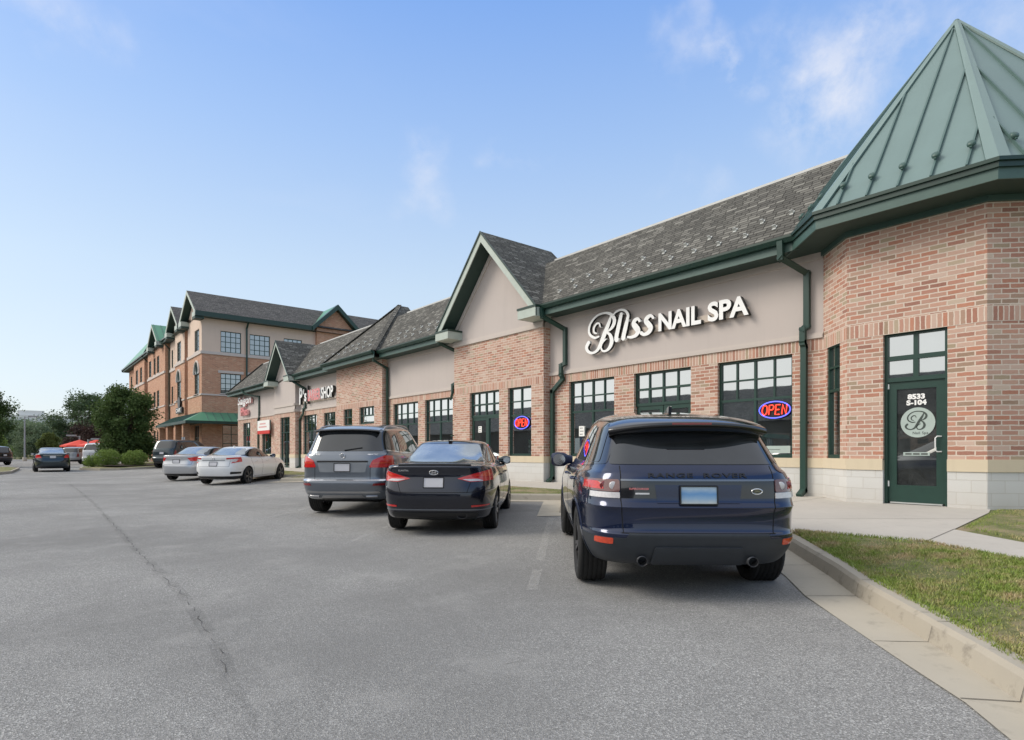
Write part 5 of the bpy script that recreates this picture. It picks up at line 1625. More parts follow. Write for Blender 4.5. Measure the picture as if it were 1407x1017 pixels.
# tailgate furniture
k.patch('tailgate_panel', 'rear', [(-.635, .885), (.635, .885), (.635, 1.04), (-.635, 1.04)], M['gloss_black'], .004, both=False)
k.patch('plate_recess', 'rear', [(-.34, .845), (.34, .845), (.36, 1.0), (-.36, 1.0)], M['p_blue'], .006, both=False)
k.patch('tailgate_strip', 'rear', [(-.635, 1.028), (.635, 1.028), (.635, 1.043), (-.635, 1.043)], M['p_grey'], .012, both=False)
for s in (1, -1):
    L_ = k.patch('tail_lamp', 'rear', rounded([(s * .645, .935), (s * 1.02, .945), (s * 1.02, 1.035), (s * .645, 1.04)], .02), M['smoke_lamp'], .012, both=False, xmax=.50, thr=-.35)
    k.patch('red_lens', 'rear', rounded([(s * .76, .955), (s * 1.02, .96), (s * 1.02, 1.02), (s * .80, 1.02)], .02), M['red_lamp'], .016, both=False, xmax=.46, thr=-.35, parent=L_)
    k.patch('reverse_lens', 'rear', [(s * .645, .885), (s * .90, .885), (s * .90, .932), (s * .645, .932)], M['clear_lamp'], .013, both=False, xmax=.30, thr=-.2, parent=L_)
    for yy in (.70, .775):
        rr = MB(); x_ = k.at_rear(s * yy, .99) - .014
        rr.lathe([(.034, .012), (.034, .0), (.026, -.002), (.001, -.003)], 'x', (x_, s * yy, .99), 20, M['clear_lamp' if yy < .75 else 'red_lamp_dark']); k.add('lamp_ring', rr, L_)
    k.patch('reflector', 'rear', rounded([(s * .70, .50), (s * .84, .50), (s * .84, .552), (s * .70, .552)], .012), M['orange_lamp'], .010, both=False, xmax=.6, thr=-.2)
k.plate(0, .915, 'plate_blue', .305, .152, .020)
k.rear_text('lettering', 'RANGE  ROVER', 0, 1.078, .82, .038, 'trim_black')
k.rear_text('lettering', 'SUPERCHARGED', .49, .965, .16, .016, 'letter_red'); k.patch('badge_bar', 'rear', [(.405, .918), (.52, .918), (.52, .932), (.405, .932)], M['clear_lamp'], .008, both=False)
k.oval_badge(-.485, .945, .085, .045, 'fill')
k.lines('panel_gap', 'rear', [[(.635, 1.15), (.64, .885), (.62, .60)], [(-.635, 1.15), (-.64, .885), (-.62, .60)], [(-.635, .596), (.635, .596)]], both=False)
k.lines('panel_gap', 'side', [[(1.03, 1.15), (1.03, .95), (1.30, .55), (1.36, .33)], [(2.02, 1.15), (2.02, .34)], [(3.16, 1.12), (3.26, .9), (3.22, .34)], [(1.36, .345), (3.22, .345)]])
k.patch('bumper_cladding', 'rear', [[(-1.05, .28), (1.05, .28), (1.05, .555), (-1.05, .555)], [(-.60, .55), (.60, .55), (.575, .592), (-.575, .592)]], M['cladding'], .006, both=False, xmax=.62, thr=-.6)
k.patch('bumper_insert', 'rear', rounded([(-.39, .335), (.39, .335), (.36, .485), (-.36, .485)], .02), M['cladding'], .026, both=False)
k.patch('sill_cladding', 'side', [(.4, .24), (4.5, .24), (4.5, .335), (.4, .335)], M['cladding'], .005)
k.lines('chrome_strip', 'side', [[(.55, 1.155), (1.2, 1.125), (3.3, 1.115)]], 'gloss_black', .02, .006)
k.arches(M['p_blue'], .03, .008)
k.pipes((.46, -.46), .355, .042, .045)
spm = MB(); rows = []
for i in range(-10, 11):
    t = i / 10; y = t * .70; e = abs(t)
    dz = -.055 * e ** 2.5; xl = .26 + .16 * e ** 3
    xb = .60 + .02 * e
    rows.append([(xb + .12, y * .90, k.top(xb + .12, y * .88) + .006), (xb - .10, y * .97, k.top(.66, y * .88) + dz * .5 + .006), (xl + .03, y, 1.535 + dz), (xl, y, 1.52 + dz), (xl + .005, y, 1.497 + dz * 1.1), (xl + .12, y * .98, 1.445 + dz * .8), (xb - .05, y * .93, 1.42)])
for a, b in zip(rows[:-1], rows[1:]):
    for j in range(6): spm.face([a[j], a[j + 1], b[j + 1], b[j]], M['gloss_black'], smooth=True)
spo = spm.build('roof_spoiler', None, k.root, merge=True)
bl = MB(); bl.box(.258, .27, -.17, .17, 1.508, 1.524, M['red_lamp_dark']); k.add('brake_light', bl, spo)
fin = MB(); fin.prism([(1.05, 0, k.top(1.05, 0) - .01), (1.30, 0, k.top(1.3, 0) - .01), (1.06, 0, k.top(1.05, 0) + .075), (1.03, 0, k.top(1.05, 0) + .07)], (0, .03, 0), M['gloss_black']); k.add('roof_antenna', fin)
wp = MB(); wp.bar((k.at_rear(0, 1.17) - .02, .0, 1.185), (k.at_rear(-.3, 1.23) - .015, -.42, 1.20), .012, .018, up=(1, 0, 0), mat=M['trim_black'])
k.mirrors(3.02, 1.06, M['p_blue'], 1.15); k.handles((1.22, 2.22), .985, M['p_blue']); k.under(.26); k.done()

# ---- three-box saloons share one set of rings
def saloon_rings(L=4.55, W=.885, H=1.43, belt=.96, deck=1.07, hood=.78, rw0=.52, rw1=1.30, wf0=3.40, wf1=2.55, trunk_lip=.0, rc=5, bz=.0):
    return [
        dict(xr=.40, xf=L - .35, w=W * .78, z=.20, nr=rc), dict(xr=.10, xf=L - .10, w=W * .93, z=[(0, .285), (.7, .215), (L - .7, .20), (L, .23)], c=.3, nr=rc),
        dict(xr=.025, xf=L - .01, w=W * .975, z=.42, nr=rc), dict(xr=.0, xf=L, w=W * .995, z=.60, nr=rc, c=.15), dict(xr=.028, xf=L - .04, w=W, z=[(0, .735 + bz), (L, .66)], nr=rc, c=.25),
        dict(xr=.085, xf=L - .12, w=W * .985, z=[(0, .90), (1.2, .86), (L - 1, .76), (L, .70)], nr=rc),
        dict(xr=.06 + trunk_lip, xf=L - .25, w=W * .94, z=[(0, deck), (.35, deck - .005), (1.0, belt + .05), (2.3, belt), (wf0, belt - .03), (L - .3, hood)], nr=rc, c=.35),
        dict(xr=.11 + trunk_lip, xf=L - .34, w=W * .90, z=[(0, deck + .015), (.4, deck + .015), (1.0, belt + .065), (2.3, belt + .015), (wf0, belt + .01), (L - .4, hood + .03)], nr=rc),
        dict(xr=rw0, xf=wf0, w=W * .845, z=[(rw0, deck + .035), (1.2, belt + .075), (2.3, belt + .03), (wf0, belt + .045)], nr=3.2, nf=3, c=.3),
        dict(xr=rw1, xf=wf1, w=W * .66, z=[(rw1, H - .075), (1.9, H - .045), (wf1, H - .07)], nr=3.6, nf=3.4, c=.3),
        dict(xr=rw1 + .12, xf=wf1 - .1, w=W * .50, z=[(rw1, H - .035), (1.9, H - .008), (wf1, H - .03)], nr=4, nf=4),
        dict(xr=rw1 + .32, xf=wf1 - .3, w=W * .25, z=[(rw1, H - .015), (1.9, H + .004), (wf1, H - .01)], nr=4, nf=4)]
def saloon_glass(k, c, belt, H, rw0, rw1, wf0, wf1, deck, quarter=True, chrome=False, tint='car_glass'):
    W = c['W']; a = belt + .085; t = H - .095
    poly = [(wf0 - .12, belt + .05), (wf1 + .02, t), (1.9, t + .02), (rw1 + .12, t - .02), (rw0 + .38, a + .05), (1.2, a), (2.3, belt + .045)]
    k.patch('window_surround', 'side', rounded(poly, .05), M['gloss_black'], .003)
    if chrome: k.lines('chrome_strip', 'side', [[(rw0 + .42, a + .035), (1.2, a - .005), (2.3, belt + .04), (wf0 - .12, belt + .04)]], 'chrome', .014, .007)
    xb = 1.98
    fr = rounded([(wf0 - .26, belt + .07), (wf1 + .0, t - .02), (xb + .05, t), (xb + .05, belt + .07)], .03)
    rr = rounded([(xb - .05, belt + .075), (xb - .05, t), (rw1 + .25, t - .03), (1.15, a + .10), (1.12, a + .015)], .03)
    qs = [fr, rr]
    if quarter: qs.append(rounded([(1.06, a + .02), (1.08, a + .11), (rw1 + .12, t - .06), (rw0 + .55, a + .055)], .02))
    k.patch('side_window', 'side', qs, M[tint], .007)
    w0, w1 = W * .74, W * .565
    k.patch('rear_window', 'rear', rounded([(-w0, deck + .045), (w0, deck + .045), (w1, H - .07), (-w1, H - .07)], .05), M['car_glass_sky'], .005, both=False, xmin=.3, thr=.08, big=True)
    k.patch('windscreen', 'front', rounded([(-W * .76, belt + .07), (W * .76, belt + .07), (W * .58, H - .07), (-W * .58, H - .07)], .05), M['car_glass'], .005, both=False, thr=.08)

# ---- black saloon
c2 = dict(L=4.53, W=.885, xa=.93, wb=2.70, R=.325, tw=.215, track=.758, rim=.70, spokes=5, paint=M['p_black'], sub=3, rings=saloon_rings(4.53, .89, 1.43, .96, 1.05, .78, .55, 1.42, 3.42, 2.52, rc=6.5))
k = Car('sedan', c2, (-8.32, 5.42), 136.5, 'black compact sedan with red wraparound tail lamps beside the navy SUV', 'car', 'cars parked on the angled stalls')
saloon_glass(k, c2, .96, 1.43, .55, 1.42, 3.42, 2.52, 1.05, True, True)
for s in (1, -1):
    L_ = k.patch('tail_lamp', 'rear', rounded([(s * .33, .872), (s * .54, .815), (s * 1.0, .835), (s * 1.0, 1.02), (s * .78, .995), (s * .58, .935)], .012), M['red_lamp'], .012, both=False, xmax=.52, thr=-.45)
    k.patch('clear_lens', 'rear', rounded([(s * .42, .858), (s * .54, .826), (s * .72, .83), (s * .64, .862)], .01), M['clear_lamp'], .016, both=False, xmax=.4, thr=-.2, parent=L_)
    k.patch('orange_lens', 'rear', rounded([(s * .60, .905), (s * .80, .89), (s * 1.0, .90), (s * 1.0, .985), (s * .80, .972)], .01), M['orange_lamp'], .016, both=False, xmax=.45, thr=-.4, parent=L_)
    k.patch('reflector', 'rear', rounded([(s * .56, .445), (s * .80, .455), (s * .80, .475), (s * .56, .472)], .006), M['red_lamp'], .008, both=False, xmax=.5, thr=-.2)
k.patch('plate_recess', 'rear', rounded([(-.40, .70), (.40, .70), (.44, .90), (-.44, .90)], .05), M['p_black'], .004, both=False)
k.plate(0, .81, 'plate', .30, .15, .012)
k.oval_badge(0, .955, .13, .066, 'h'); k.rear_text('lettering', 'ELANTRA', .46, .985, .16, .026, 'chrome')
k.patch('bumper_valance', 'rear', rounded([(-.62, .27), (.62, .27), (.66, .365), (-.66, .365)], .03), M['trim_black'], .008, both=False)
k.lines('bumper_line', 'rear', [[(-.86, .395), (-.60, .405), (.60, .405), (.86, .395)]], 'p_grey', .02, .006, both=False, thr=-.2)
k.lines('panel_gap', 'rear', [[(-.62, .99), (-.56, .84), (-.50, .665), (.50, .665), (.56, .84), (.62, .99)], [(-.95, .70), (-.5, .665)], [(.5, .665), (.95, .70)]], both=False, xmax=.6)
k.lines('panel_gap', 'side', [[(1.18, 1.06), (1.16, .90), (1.36, .55), (1.42, .28)], [(2.0, 1.0), (2.03, .70), (2.0, .28)], [(3.10, 1.0), (3.18, .8), (3.12, .28)], [(1.42, .285), (3.12, .285)]])
k.pipes((-.42,), .315, .048, .075, 1.6)
k.mirrors(3.0, .99, M['p_darkblue'], .95); k.handles((1.50, 2.42), .86, M['p_black']); k.under(.2)
dk = MB(); dk.tube([(.14, y, k.top(.15, y) + .012) for y in [-.55 + .11 * i for i in range(11)]], .016, 8, M['gloss_black']); k.add('trunk_lip', dk)
ft = MB(); ft.box(1.50, 1.62, -.03, .03, k.top(1.55, 0) - .005, k.top(1.55, 0) + .025, M['gloss_black']); k.add('roof_antenna', ft); k.done()

# ---- grey three-row SUV
c3 = dict(L=5.10, W=.965, xa=1.05, wb=3.07, R=.385, tw=.285, track=.80, rim=.70, spokes=5, paint=M['p_grey'], sub=3, rings=[
    dict(xr=.55, xf=4.5, w=.72, z=.27), dict(nr=6.8, xr=.17, xf=4.9, w=.85, z=[(0, .36), (.8, .28), (5, .26)], c=.3), dict(nr=6.8, xr=.04, xf=5.06, w=.93, z=.47), dict(nr=6.8, xr=.0, xf=5.10, w=.955, z=.64, c=.3),
    dict(nr=6.8, xr=.01, xf=5.09, w=.958, z=.70, c=.4), dict(nr=6.8, xr=.07, xf=5.07, w=.965, z=.735, c=.3), dict(nr=6.8, xr=.075, xf=5.05, w=.965, z=.95), dict(nr=6.8, xr=.095, xf=4.98, w=.955, z=[(0, 1.13), (2.5, 1.06), (4.8, .98)], c=.2),
    dict(nr=6.8, xr=.125, xf=4.92, w=.93, z=[(0, 1.22), (2.5, 1.12), (3.8, 1.12), (4.9, 1.02)], c=.4), dict(xr=.15, xf=3.85, w=.88, z=[(0, 1.255), (2.5, 1.16), (3.8, 1.17)], nr=6, c=.2),
    dict(xr=.42, xf=2.95, w=.72, z=[(.4, 1.68), (1.6, 1.74), (3, 1.70)], nr=7, c=.3), dict(xr=.50, xf=2.85, w=.58, z=[(.4, 1.735), (1.6, 1.80), (3, 1.76)], nr=7), dict(xr=.8, xf=2.6, w=.3, z=[(.4, 1.76), (1.6, 1.82), (3, 1.78)], nr=7)])
k = Car('suv', c3, (-11.78, 5.55), 136.5, 'steel blue-grey three-row SUV with chrome bumper strip left of the black sedan', 'car', 'cars parked on the angled stalls')
k.patch('window_surround', 'side', rounded([(3.68, 1.195), (2.80, 1.685), (.62, 1.675), (.42, 1.60), (.36, 1.30), (1.4, 1.22), (2.5, 1.19)], .04), M['gloss_black'], .003)
k.patch('side_window', 'side', [rounded([(.46, 1.315), (1.18, 1.25), (1.18, 1.645), (.66, 1.635)], .06), rounded([(1.26, 1.245), (2.18, 1.215), (2.18, 1.665), (1.26, 1.65)], .03), rounded([(2.27, 1.215), (3.45, 1.215), (2.76, 1.65), (2.27, 1.665)], .03)], M['car_glass'], .007)
k.lines('chrome_strip', 'side', [[(.40, 1.285), (1.4, 1.215), (2.5, 1.185), (3.6, 1.185)], [(.60, 1.685), (1.6, 1.695), (2.8, 1.69)]], 'chrome', .016, .008)
k.patch('rear_window', 'rear', rounded([(-.76, 1.275), (.76, 1.275), (.635, 1.665), (-.635, 1.665)], .05), M['car_glass'], .004, both=False)
k.patch('windscreen', 'front', [(-.75, 1.22), (.75, 1.22), (.62, 1.66), (-.62, 1.66)], M['car_glass'], .004, both=False, xmin=2.4)
for s in (1, -1):
    L_ = k.patch('tail_lamp', 'rear', rounded([(s * .52, .965), (s * 1.0, .955), (s * 1.0, 1.165), (s * .78, 1.19), (s * .58, 1.10)], .03), M['red_lamp'], .012, both=False, xmax=.50, thr=-.4)
    k.patch('light_bar', 'rear', [(s * .58, 1.03), (s * 1.0, 1.045), (s * 1.0, 1.068), (s * .60, 1.055)], M['orange_lamp'], .017, both=False, xmax=.46, thr=-.4, parent=L_)
    k.patch('reflector', 'rear', [(s * .60, .615), (s * .92, .625), (s * .92, .665), (s * .62, .66)], M['red_lamp_dark'], .009, both=False, xmax=.5, thr=-.3)
    e = MB(); e.tube([(k.at_rear(s * q_, .41) - .006, s * q_, .405) for q_ in (.46, .56, .66)], .028, 8, M['alloy']); k.add('exhaust_pipe', e)
k.patch('plate_recess', 'rear', rounded([(-.45, .87), (.45, .87), (.49, 1.06), (-.49, 1.06)], .03), M['p_mid'], .004, both=False)
k.plate(0, .965, 'plate', .31, .155, .014)
hs = MB(); hs.tube([(k.at_rear(y, 1.08) - .012, y, 1.08) for y in [-.50 + .1 * i for i in range(11)]], .016, 8, M['trim_black']); k.add('tailgate_trim', hs)
k.oval_badge(0, 1.185, .10, .10, 'star'); k.rear_text('lettering', 'GLS 450', .55, 1.215, .20, .032, 'chrome'); k.rear_text('lettering', '4MATIC', -.58, 1.215, .19, .028, 'chrome')
k.patch('chrome_sill', 'rear', [(-.88, .700), (.88, .700), (.88, .728), (-.88, .728)], M['chrome'], .012, both=False, xmax=.5, thr=-.9)
k.patch('lower_bumper', 'rear', [(-1, .33), (1, .33), (1, .50), (-1, .50)], M['p_grey'], .005, both=False, xmax=.7, thr=-.4)
k.patch('bumper_trim', 'rear', [[(-.72, .475), (.72, .475), (.70, .51), (-.70, .51)], [(-.44, .375), (.44, .375), (.38, .435), (-.38, .435)]], M['alloy'], .014, both=False, thr=-.2)
k.patch('bumper_valance', 'rear', [(-.42, .30), (.42, .30), (.44, .37), (-.44, .37)], M['trim_black'], .010, both=False)
k.lines('panel_gap', 'rear', [[(-.80, 1.25), (-.80, 1.17)], [(.80, 1.25), (.80, 1.17)], [(-.545, .96), (-.545, .735)], [(.545, .96), (.545, .735)]], both=False)
k.lines('panel_gap', 'side', [[(1.22, 1.24), (1.22, 1.0), (1.52, .6), (1.56, .34)], [(2.22, 1.2), (2.22, .36)], [(3.40, 1.19), (3.46, .9), (3.42, .36)], [(1.56, .36), (3.42, .36)]])
rr = MB()
for s in (1, -1):
    P = [(q_, s * .66, k.top(q_, s * .66) + dz_) for q_, dz_ in ((.62, .0), (.75, .035), (1.2, .045), (2.1, .045), (2.5, .035), (2.65, 0))]
    q = MB(); q.tube(smooth_pts(P, 5), .016, 8, M['alloy']); k.add('roof_rail', q)
sp_ = MB(); rows = []
for i in range(-8, 9):
    t = i / 8; y = t * .66; dz = -.03 * abs(t) ** 2.5
    rows.append([(.62, y * .95, k.top(.64, y * .9) + .004), (.36, y, 1.715 + dz), (.33, y, 1.69 + dz), (.42, y, 1.665 + dz), (.5, y * .96, 1.65)])
for a, b in zip(rows[:-1], rows[1:]):
    for j in range(4): sp_.face([a[j], a[j + 1], b[j + 1], b[j]], M['gloss_black' if j > 0 else 'p_grey'], smooth=True)
k.add('roof_spoiler', sp_)
w_ = MB(); w_.bar((k.at_rear(0, 1.3) - .02, -.02, 1.295), (k.at_rear(-.2, 1.36) - .018, -.36, 1.345), .014, .02, up=(1, 0, 0), mat=M['trim_black']); k.add('rear_wiper', w_)
k.mirrors(3.35, 1.14, M['p_grey'], 1.1); k.handles((1.42, 2.45), 1.02, M['chrome']); k.under(.26); k.done()

# ---- white saloon with C-shaped lamps
c4 = dict(L=4.62, W=.90, xa=.95, wb=2.70, R=.325, tw=.22, track=.785, rim=.70, spokes=5, paint=M['p_white'], alloy='alloy_dark', sub=2, rings=saloon_rings(4.62, .90, 1.42, .95, 1.06, .78, .42, 1.38, 3.45, 2.52, rc=5.6))
k = Car('sedan', c4, (-24.75, 6.25), 136.5, 'white compact sedan with c-shaped red tail lamps parked left of the grey SUV', 'car', 'cars parked on the angled stalls')
saloon_glass(k, c4, .95, 1.42, .42, 1.38, 3.45, 2.52, 1.06, True, False)
for s in (1, -1):
    L_ = k.patch('tail_lamp', 'rear', [[(s * .48, .965), (s * 1.0, 1.0), (s * 1.0, 1.045), (s * .48, 1.02)], [(s * .62, .82), (s * 1.0, .90), (s * 1.0, 1.03), (s * .80, 1.02)]], M['red_lamp'], .012, both=False, xmax=.55, thr=-.5)
    k.patch('clear_lens', 'rear', [(s * .60, .88), (s * .74, .87), (s * .78, .96), (s * .64, .965)], M['clear_lamp'], .013, both=False, xmax=.4, thr=-.2, parent=L_)
    k.patch('bumper_vent', 'rear', rounded([(s * .60, .42), (s * .84, .43), (s * .84, .50), (s * .62, .51)], .02), M['trim_black'], .007, both=False, xmax=.5, thr=-.4)
k.plate(0, .80, 'plate', .30, .15, .010)
k.lines('plate_trim', 'rear', [[(-.42, .935), (.42, .935)]], 'p_mid', .03, .006, both=False)
k.patch('bumper_valance', 'rear', [(-.80, .25), (.80, .25), (.84, .345), (-.84, .345)], M['trim_black'], .008, both=False, thr=-.3)
k.oval_badge(0, .99, .10, .085, 'box')
k.lines('panel_gap', 'rear', [[(-.60, .95), (-.58, .70), (.58, .70), (.60, .95)]], both=False, xmax=.6)
k.lines('panel_gap', 'side', [[(1.22, 1.04), (1.20, .90), (1.38, .55), (1.45, .28)], [(2.02, 1.0), (2.05, .70), (2.02, .28)], [(3.12, 1.0), (3.2, .8), (3.14, .28)], [(1.45, .285), (3.14, .285)]])
k.mirrors(3.05, .98, M['gloss_black'], .95); k.handles((1.52, 2.45), .86, M['p_white']); k.under(.2)
fn = MB(); fn.prism([(1.50, 0, k.top(1.5, 0) - .01), (1.75, 0, k.top(1.7, 0) - .01), (1.52, 0, k.top(1.5, 0) + .07)], (0, .025, 0), M['p_white']); k.add('roof_antenna', fn); k.done()

# ---- silver saloon
c5 = dict(L=4.88, W=.92, xa=1.02, wb=2.78, R=.33, tw=.22, track=.79, rim=.68, spokes=6, paint=M['p_silver'], sub=2, rings=saloon_rings(4.88, .92, 1.46, .98, 1.10, .80, .62, 1.45, 3.60, 2.70))
k = Car('sedan', c5, (-29.5, 5.95), 136.5, 'silver mid-size sedan with red wedge tail lamps, partly behind the white sedan', 'car', 'cars parked on the angled stalls')
saloon_glass(k, c5, .98, 1.46, .62, 1.45, 3.60, 2.70, 1.10)
for s in (1, -1):
    k.patch('tail_lamp', 'rear', rounded([(s * .46, 1.0), (s * .58, .86), (s * 1.0, .87), (s * 1.0, 1.03), (s * .75, 1.045)], .015), M['red_lamp'], .012, both=False, xmax=.5, thr=-.45)
k.plate(0, .86, 'plate', .30, .15, .010); k.lines('chrome_strip', 'rear', [[(-.44, .965), (.44, .965)]], 'chrome', .022, .008, both=False)
k.patch('bumper_valance', 'rear', [(-.80, .25), (.80, .25), (.84, .33), (-.84, .33)], M['trim_black'], .008, both=False, thr=-.3)
k.lines('panel_gap', 'rear', [[(-.66, .99), (-.62, .72), (.62, .72), (.66, .99)]], both=False, xmax=.6)
k.lines('panel_gap', 'side', [[(1.25, 1.04), (1.25, .90), (1.45, .55), (1.5, .28)], [(2.1, 1.0), (2.1, .28)], [(3.2, 1.0), (3.2, .28)]])
k.mirrors(3.15, 1.0, M['p_silver'], .95); k.handles((1.55, 2.5), .88, M['p_silver']); k.under(.2); k.done()

# ---- far cars: one box-shaped and one three-box pattern
def far_suv(loc, hd, paint, label, W=.96, L=4.9, H=1.8, name='suv', grp='cars parked at the far end of the lot', roofp=None):
    c = dict(L=L, W=W, xa=1.0, wb=2.9, R=.37, tw=.26, track=W - .15, rim=.66, spokes=6, twin=False, paint=paint, sub=2, rings=[
        dict(xr=.5, xf=L - .5, w=W * .75, z=.28), dict(xr=.12, xf=L - .2, w=W * .9, z=.34), dict(xr=.02, xf=L - .02, w=W * .97, z=.48), dict(xr=0, xf=L, w=W, z=.68, c=.3), dict(xr=.07, xf=L - .04, w=W, z=.74, c=.2), dict(xr=.09, xf=L - .1, w=W * .99, z=H * .58),
        dict(xr=.12, xf=L - .2, w=W * .965, z=[(0, H * .66), (2.5, H * .62), (L - .4, H * .56)], c=.4), dict(xr=.15, xf=L - 1.25, w=W * .91, z=[(0, H * .68), (3, H * .64)], nr=6),
        dict(xr=.42, xf=L - 2.1, w=W * .75, z=[(.4, H - .10), (1.6, H - .06), (3, H - .09)], nr=7, c=.3), dict(xr=.52, xf=L - 2.2, w=W * .6, z=[(.4, H - .05), (1.6, H - .01), (3, H - .04)], nr=7), dict(xr=.8, xf=L - 2.5, w=W * .3, z=H, nr=7)])
    k = Car(name, c, loc, hd, label, 'car', grp)
    k.patch('side_window', 'side', [rounded([(.45, H * .70), (1.15, H * .69), (1.15, H - .16), (.62, H - .16)], .04), rounded([(1.23, H * .69), (2.1, H * .675), (2.1, H - .14), (1.23, H - .16)], .03), rounded([(2.18, H * .675), (L - 1.6, H * .67), (L - 2.2, H - .15), (2.18, H - .14)], .03)], M['car_glass'], .006)
    k.patch('rear_window', 'rear', rounded([(-W * .78, H * .70), (W * .78, H * .70), (W * .66, H - .13), (-W * .66, H - .13)], .04), M['car_glass'], .006, both=False)
    k.patch('windscreen', 'front', [(-W * .78, H * .68), (W * .78, H * .68), (W * .66, H - .13), (-W * .66, H - .13)], M['car_glass'], .006, both=False, xmin=2)
    for s in (1, -1): k.patch('tail_lamp', 'rear', rounded([(s * W * .74, H * .44), (s * W * 1.05, H * .44), (s * W * 1.05, H * .62), (s * W * .78, H * .63)], .02), M['red_lamp_dark'], .012, both=False, xmax=.4, thr=-.4)
    k.patch('bumper_valance', 'rear', [(-W, .32), (W, .32), (W, .46), (-W, .46)], M['trim_black'], .008, both=False, xmax=.6, thr=-.4)
    for s in (1, -1): k.patch('headlamp', 'front', [(s * W * .55, H * .42), (s * W, H * .42), (s * W, H * .50), (s * W * .6, H * .49)], M['clear_lamp'], .01, both=False)
    k.plate(0, H * .53); k.mirrors(L - 1.65, H * .62, paint, 1.0); k.under(.28); k.done(); return k
def far_saloon(loc, hd, paint, label, grp='cars parked at the far end of the lot', name='sedan', lamps=True):
    c = dict(L=4.7, W=.91, xa=1.0, wb=2.75, R=.325, tw=.21, track=.78, rim=.66, spokes=6, paint=paint, sub=2, rings=saloon_rings(4.7, .91, 1.46, .98, 1.08, .80, .60, 1.40, 3.5, 2.6))
    k = Car(name, c, loc, hd, label, 'car', grp)
    saloon_glass(k, c, .98, 1.46, .60, 1.40, 3.5, 2.6, 1.08)
    for s in (1, -1):
        k.patch('tail_lamp', 'rear', rounded([(s * .52, .84), (s * 1.0, .84), (s * 1.0, 1.03), (s * .62, 1.03)], .03), M['red_lamp'], .012, both=False, xmax=.45, thr=-.4)
        k.patch('headlamp', 'front', [(s * .5, .62), (s * .9, .64), (s * .9, .76), (s * .55, .72)], M['clear_lamp'], .01, both=False)
    k.plate(0, .90); k.lines('chrome_strip', 'rear', [[(-.45, .995), (.45, .995)]], 'chrome', .02, .008, both=False)
    k.patch('bumper_valance', 'rear', [(-.8, .25), (.8, .25), (.84, .33), (-.84, .33)], M['trim_black'], .008, both=False, thr=-.3)
    k.mirrors(3.1, 1.0, paint, .95); k.under(.2); k.done(); return k
far_suv((-46.0, 8.1), 135, M['p_darkblue'], 'big black SUV with a tall rear window, parked behind the silver sedan', W=1.0, L=5.5, H=1.9, grp='cars parked on the angled stalls')
far_saloon((-46.2, 1.75), 180, M['p_darkblue'], 'dark green sedan driving away down the lane at the far left', grp=None)
far_suv((-61.0, 5.3), 150, M['p_white2'], 'pearl white SUV parked behind the round shrubs', W=.98, L=5.0, H=1.92)
far_suv((-72.0, 4.35), 150, M['p_mid'], 'grey crossover parked beyond the white SUV', W=.92, L=4.6, H=1.68)
far_suv((-71.5, -1.2), 215, M['p_black'], 'black SUV parked across the lane by the left island', W=.95, L=4.8, H=1.72)
far_saloon((-68.5, -3.2), 215, M['p_blue'], 'navy sedan beside the black SUV at the far left edge')
# ------------------------------------------------------------------ the three-storey office block
XO = -56.84
off = empty('office_building', (-80, 20, .36), 0, 'three-storey brick and stucco office block with grey and green gabled roofs behind the shop row', 'office building')
offi = Matrix.Translation((80, -20, -.36))
def op(name, mb, label=None, split=True, **k):
    for q in (components(mb) if split else [mb]):
        o = q.build(name, None, off, label, **k); o.matrix_parent_inverse = offi
    return o
FO = Frame((0, 12.8), (1, 0)); FP = Frame((0, 12.35), (1, 0)); FS = Frame((XO, 0), (0, 1)); FG = Frame((XO + .35, 0), (0, 1))
z1, z2, zA = Z(5.05), Z(8.55), Z(11.65)     # belt, ledge, soffit
wb_ = MB(); ws_ = MB(); tm = MB()
def owin(fr, u0, u1, z0, z1_, cols, rows, n=-.10):
    mb = MB(); m = M['green']
    for a, b in ((u0, u0 + .06), (u1 - .06, u1)): mb.fbox(fr, a, b, n - .04, n + .03, z0, z1_, m)
    for a, b in ((z0, z0 + .06), (z1_ - .06, z1_)): mb.fbox(fr, u0 + .06, u1 - .06, n - .04, n + .03, a, b, m)
    for i in range(1, cols): u = lerp(u0, u1, i / cols); mb.fbox(fr, u - .025, u + .025, n - .02, n + .02, z0 + .06, z1_ - .06, m)
    for i in range(1, rows): z = lerp(z0, z1_, i / rows); mb.fbox(fr, u0 + .06, u1 - .06, n - .02, n + .016, z - .025, z + .025, m)
    o = mb.build('window', None, off); o.matrix_parent_inverse = offi
    g = MB(); P = fr.p
    g.face([P(u0, n - .01, z0), P(u1, n - .01, z0), P(u1, n - .01, z1_), P(u0, n - .01, z1_)], M['glass_far']); g.build('glass', None, o)
    tm.fbox(fr, u0 - .06, u1 + .06, -.02, .07, z0 - .14, z0 - .005, M['trim_stucco'])
def arch(fr, u0, u1, zs_):
    """half-round head of an arched opening, set on the wall"""
    uc, r_ = (u0 + u1) / 2, (u1 - u0) / 2
    g = MB(); g.prism([fr.p(uc + r_ * math.cos(a), .0, zs_ + r_ * 1.15 * math.sin(a)) for a in [math.pi * i / 14 for i in range(15)]], fr.nn * .012, M['glass_far'])
    o = g.build('arched_light', None, off); o.matrix_parent_inverse = offi
    b = MB(); b.tube([fr.p(uc + (r_ + .1) * math.cos(a), .03, zs_ + (r_ * 1.15 + .1) * math.sin(a)) for a in [math.pi * i / 14 for i in range(15)]], .10, 6, M['trim_stucco'])
    for a in (55, 90, 125): b.bar(fr.p(uc, .03, zs_), fr.p(uc + r_ * math.cos(R(a)), .03, zs_ + r_ * 1.15 * math.sin(R(a))), .04, .03, mat=M['green'])
    o2 = b.build('arch_surround', None, o)
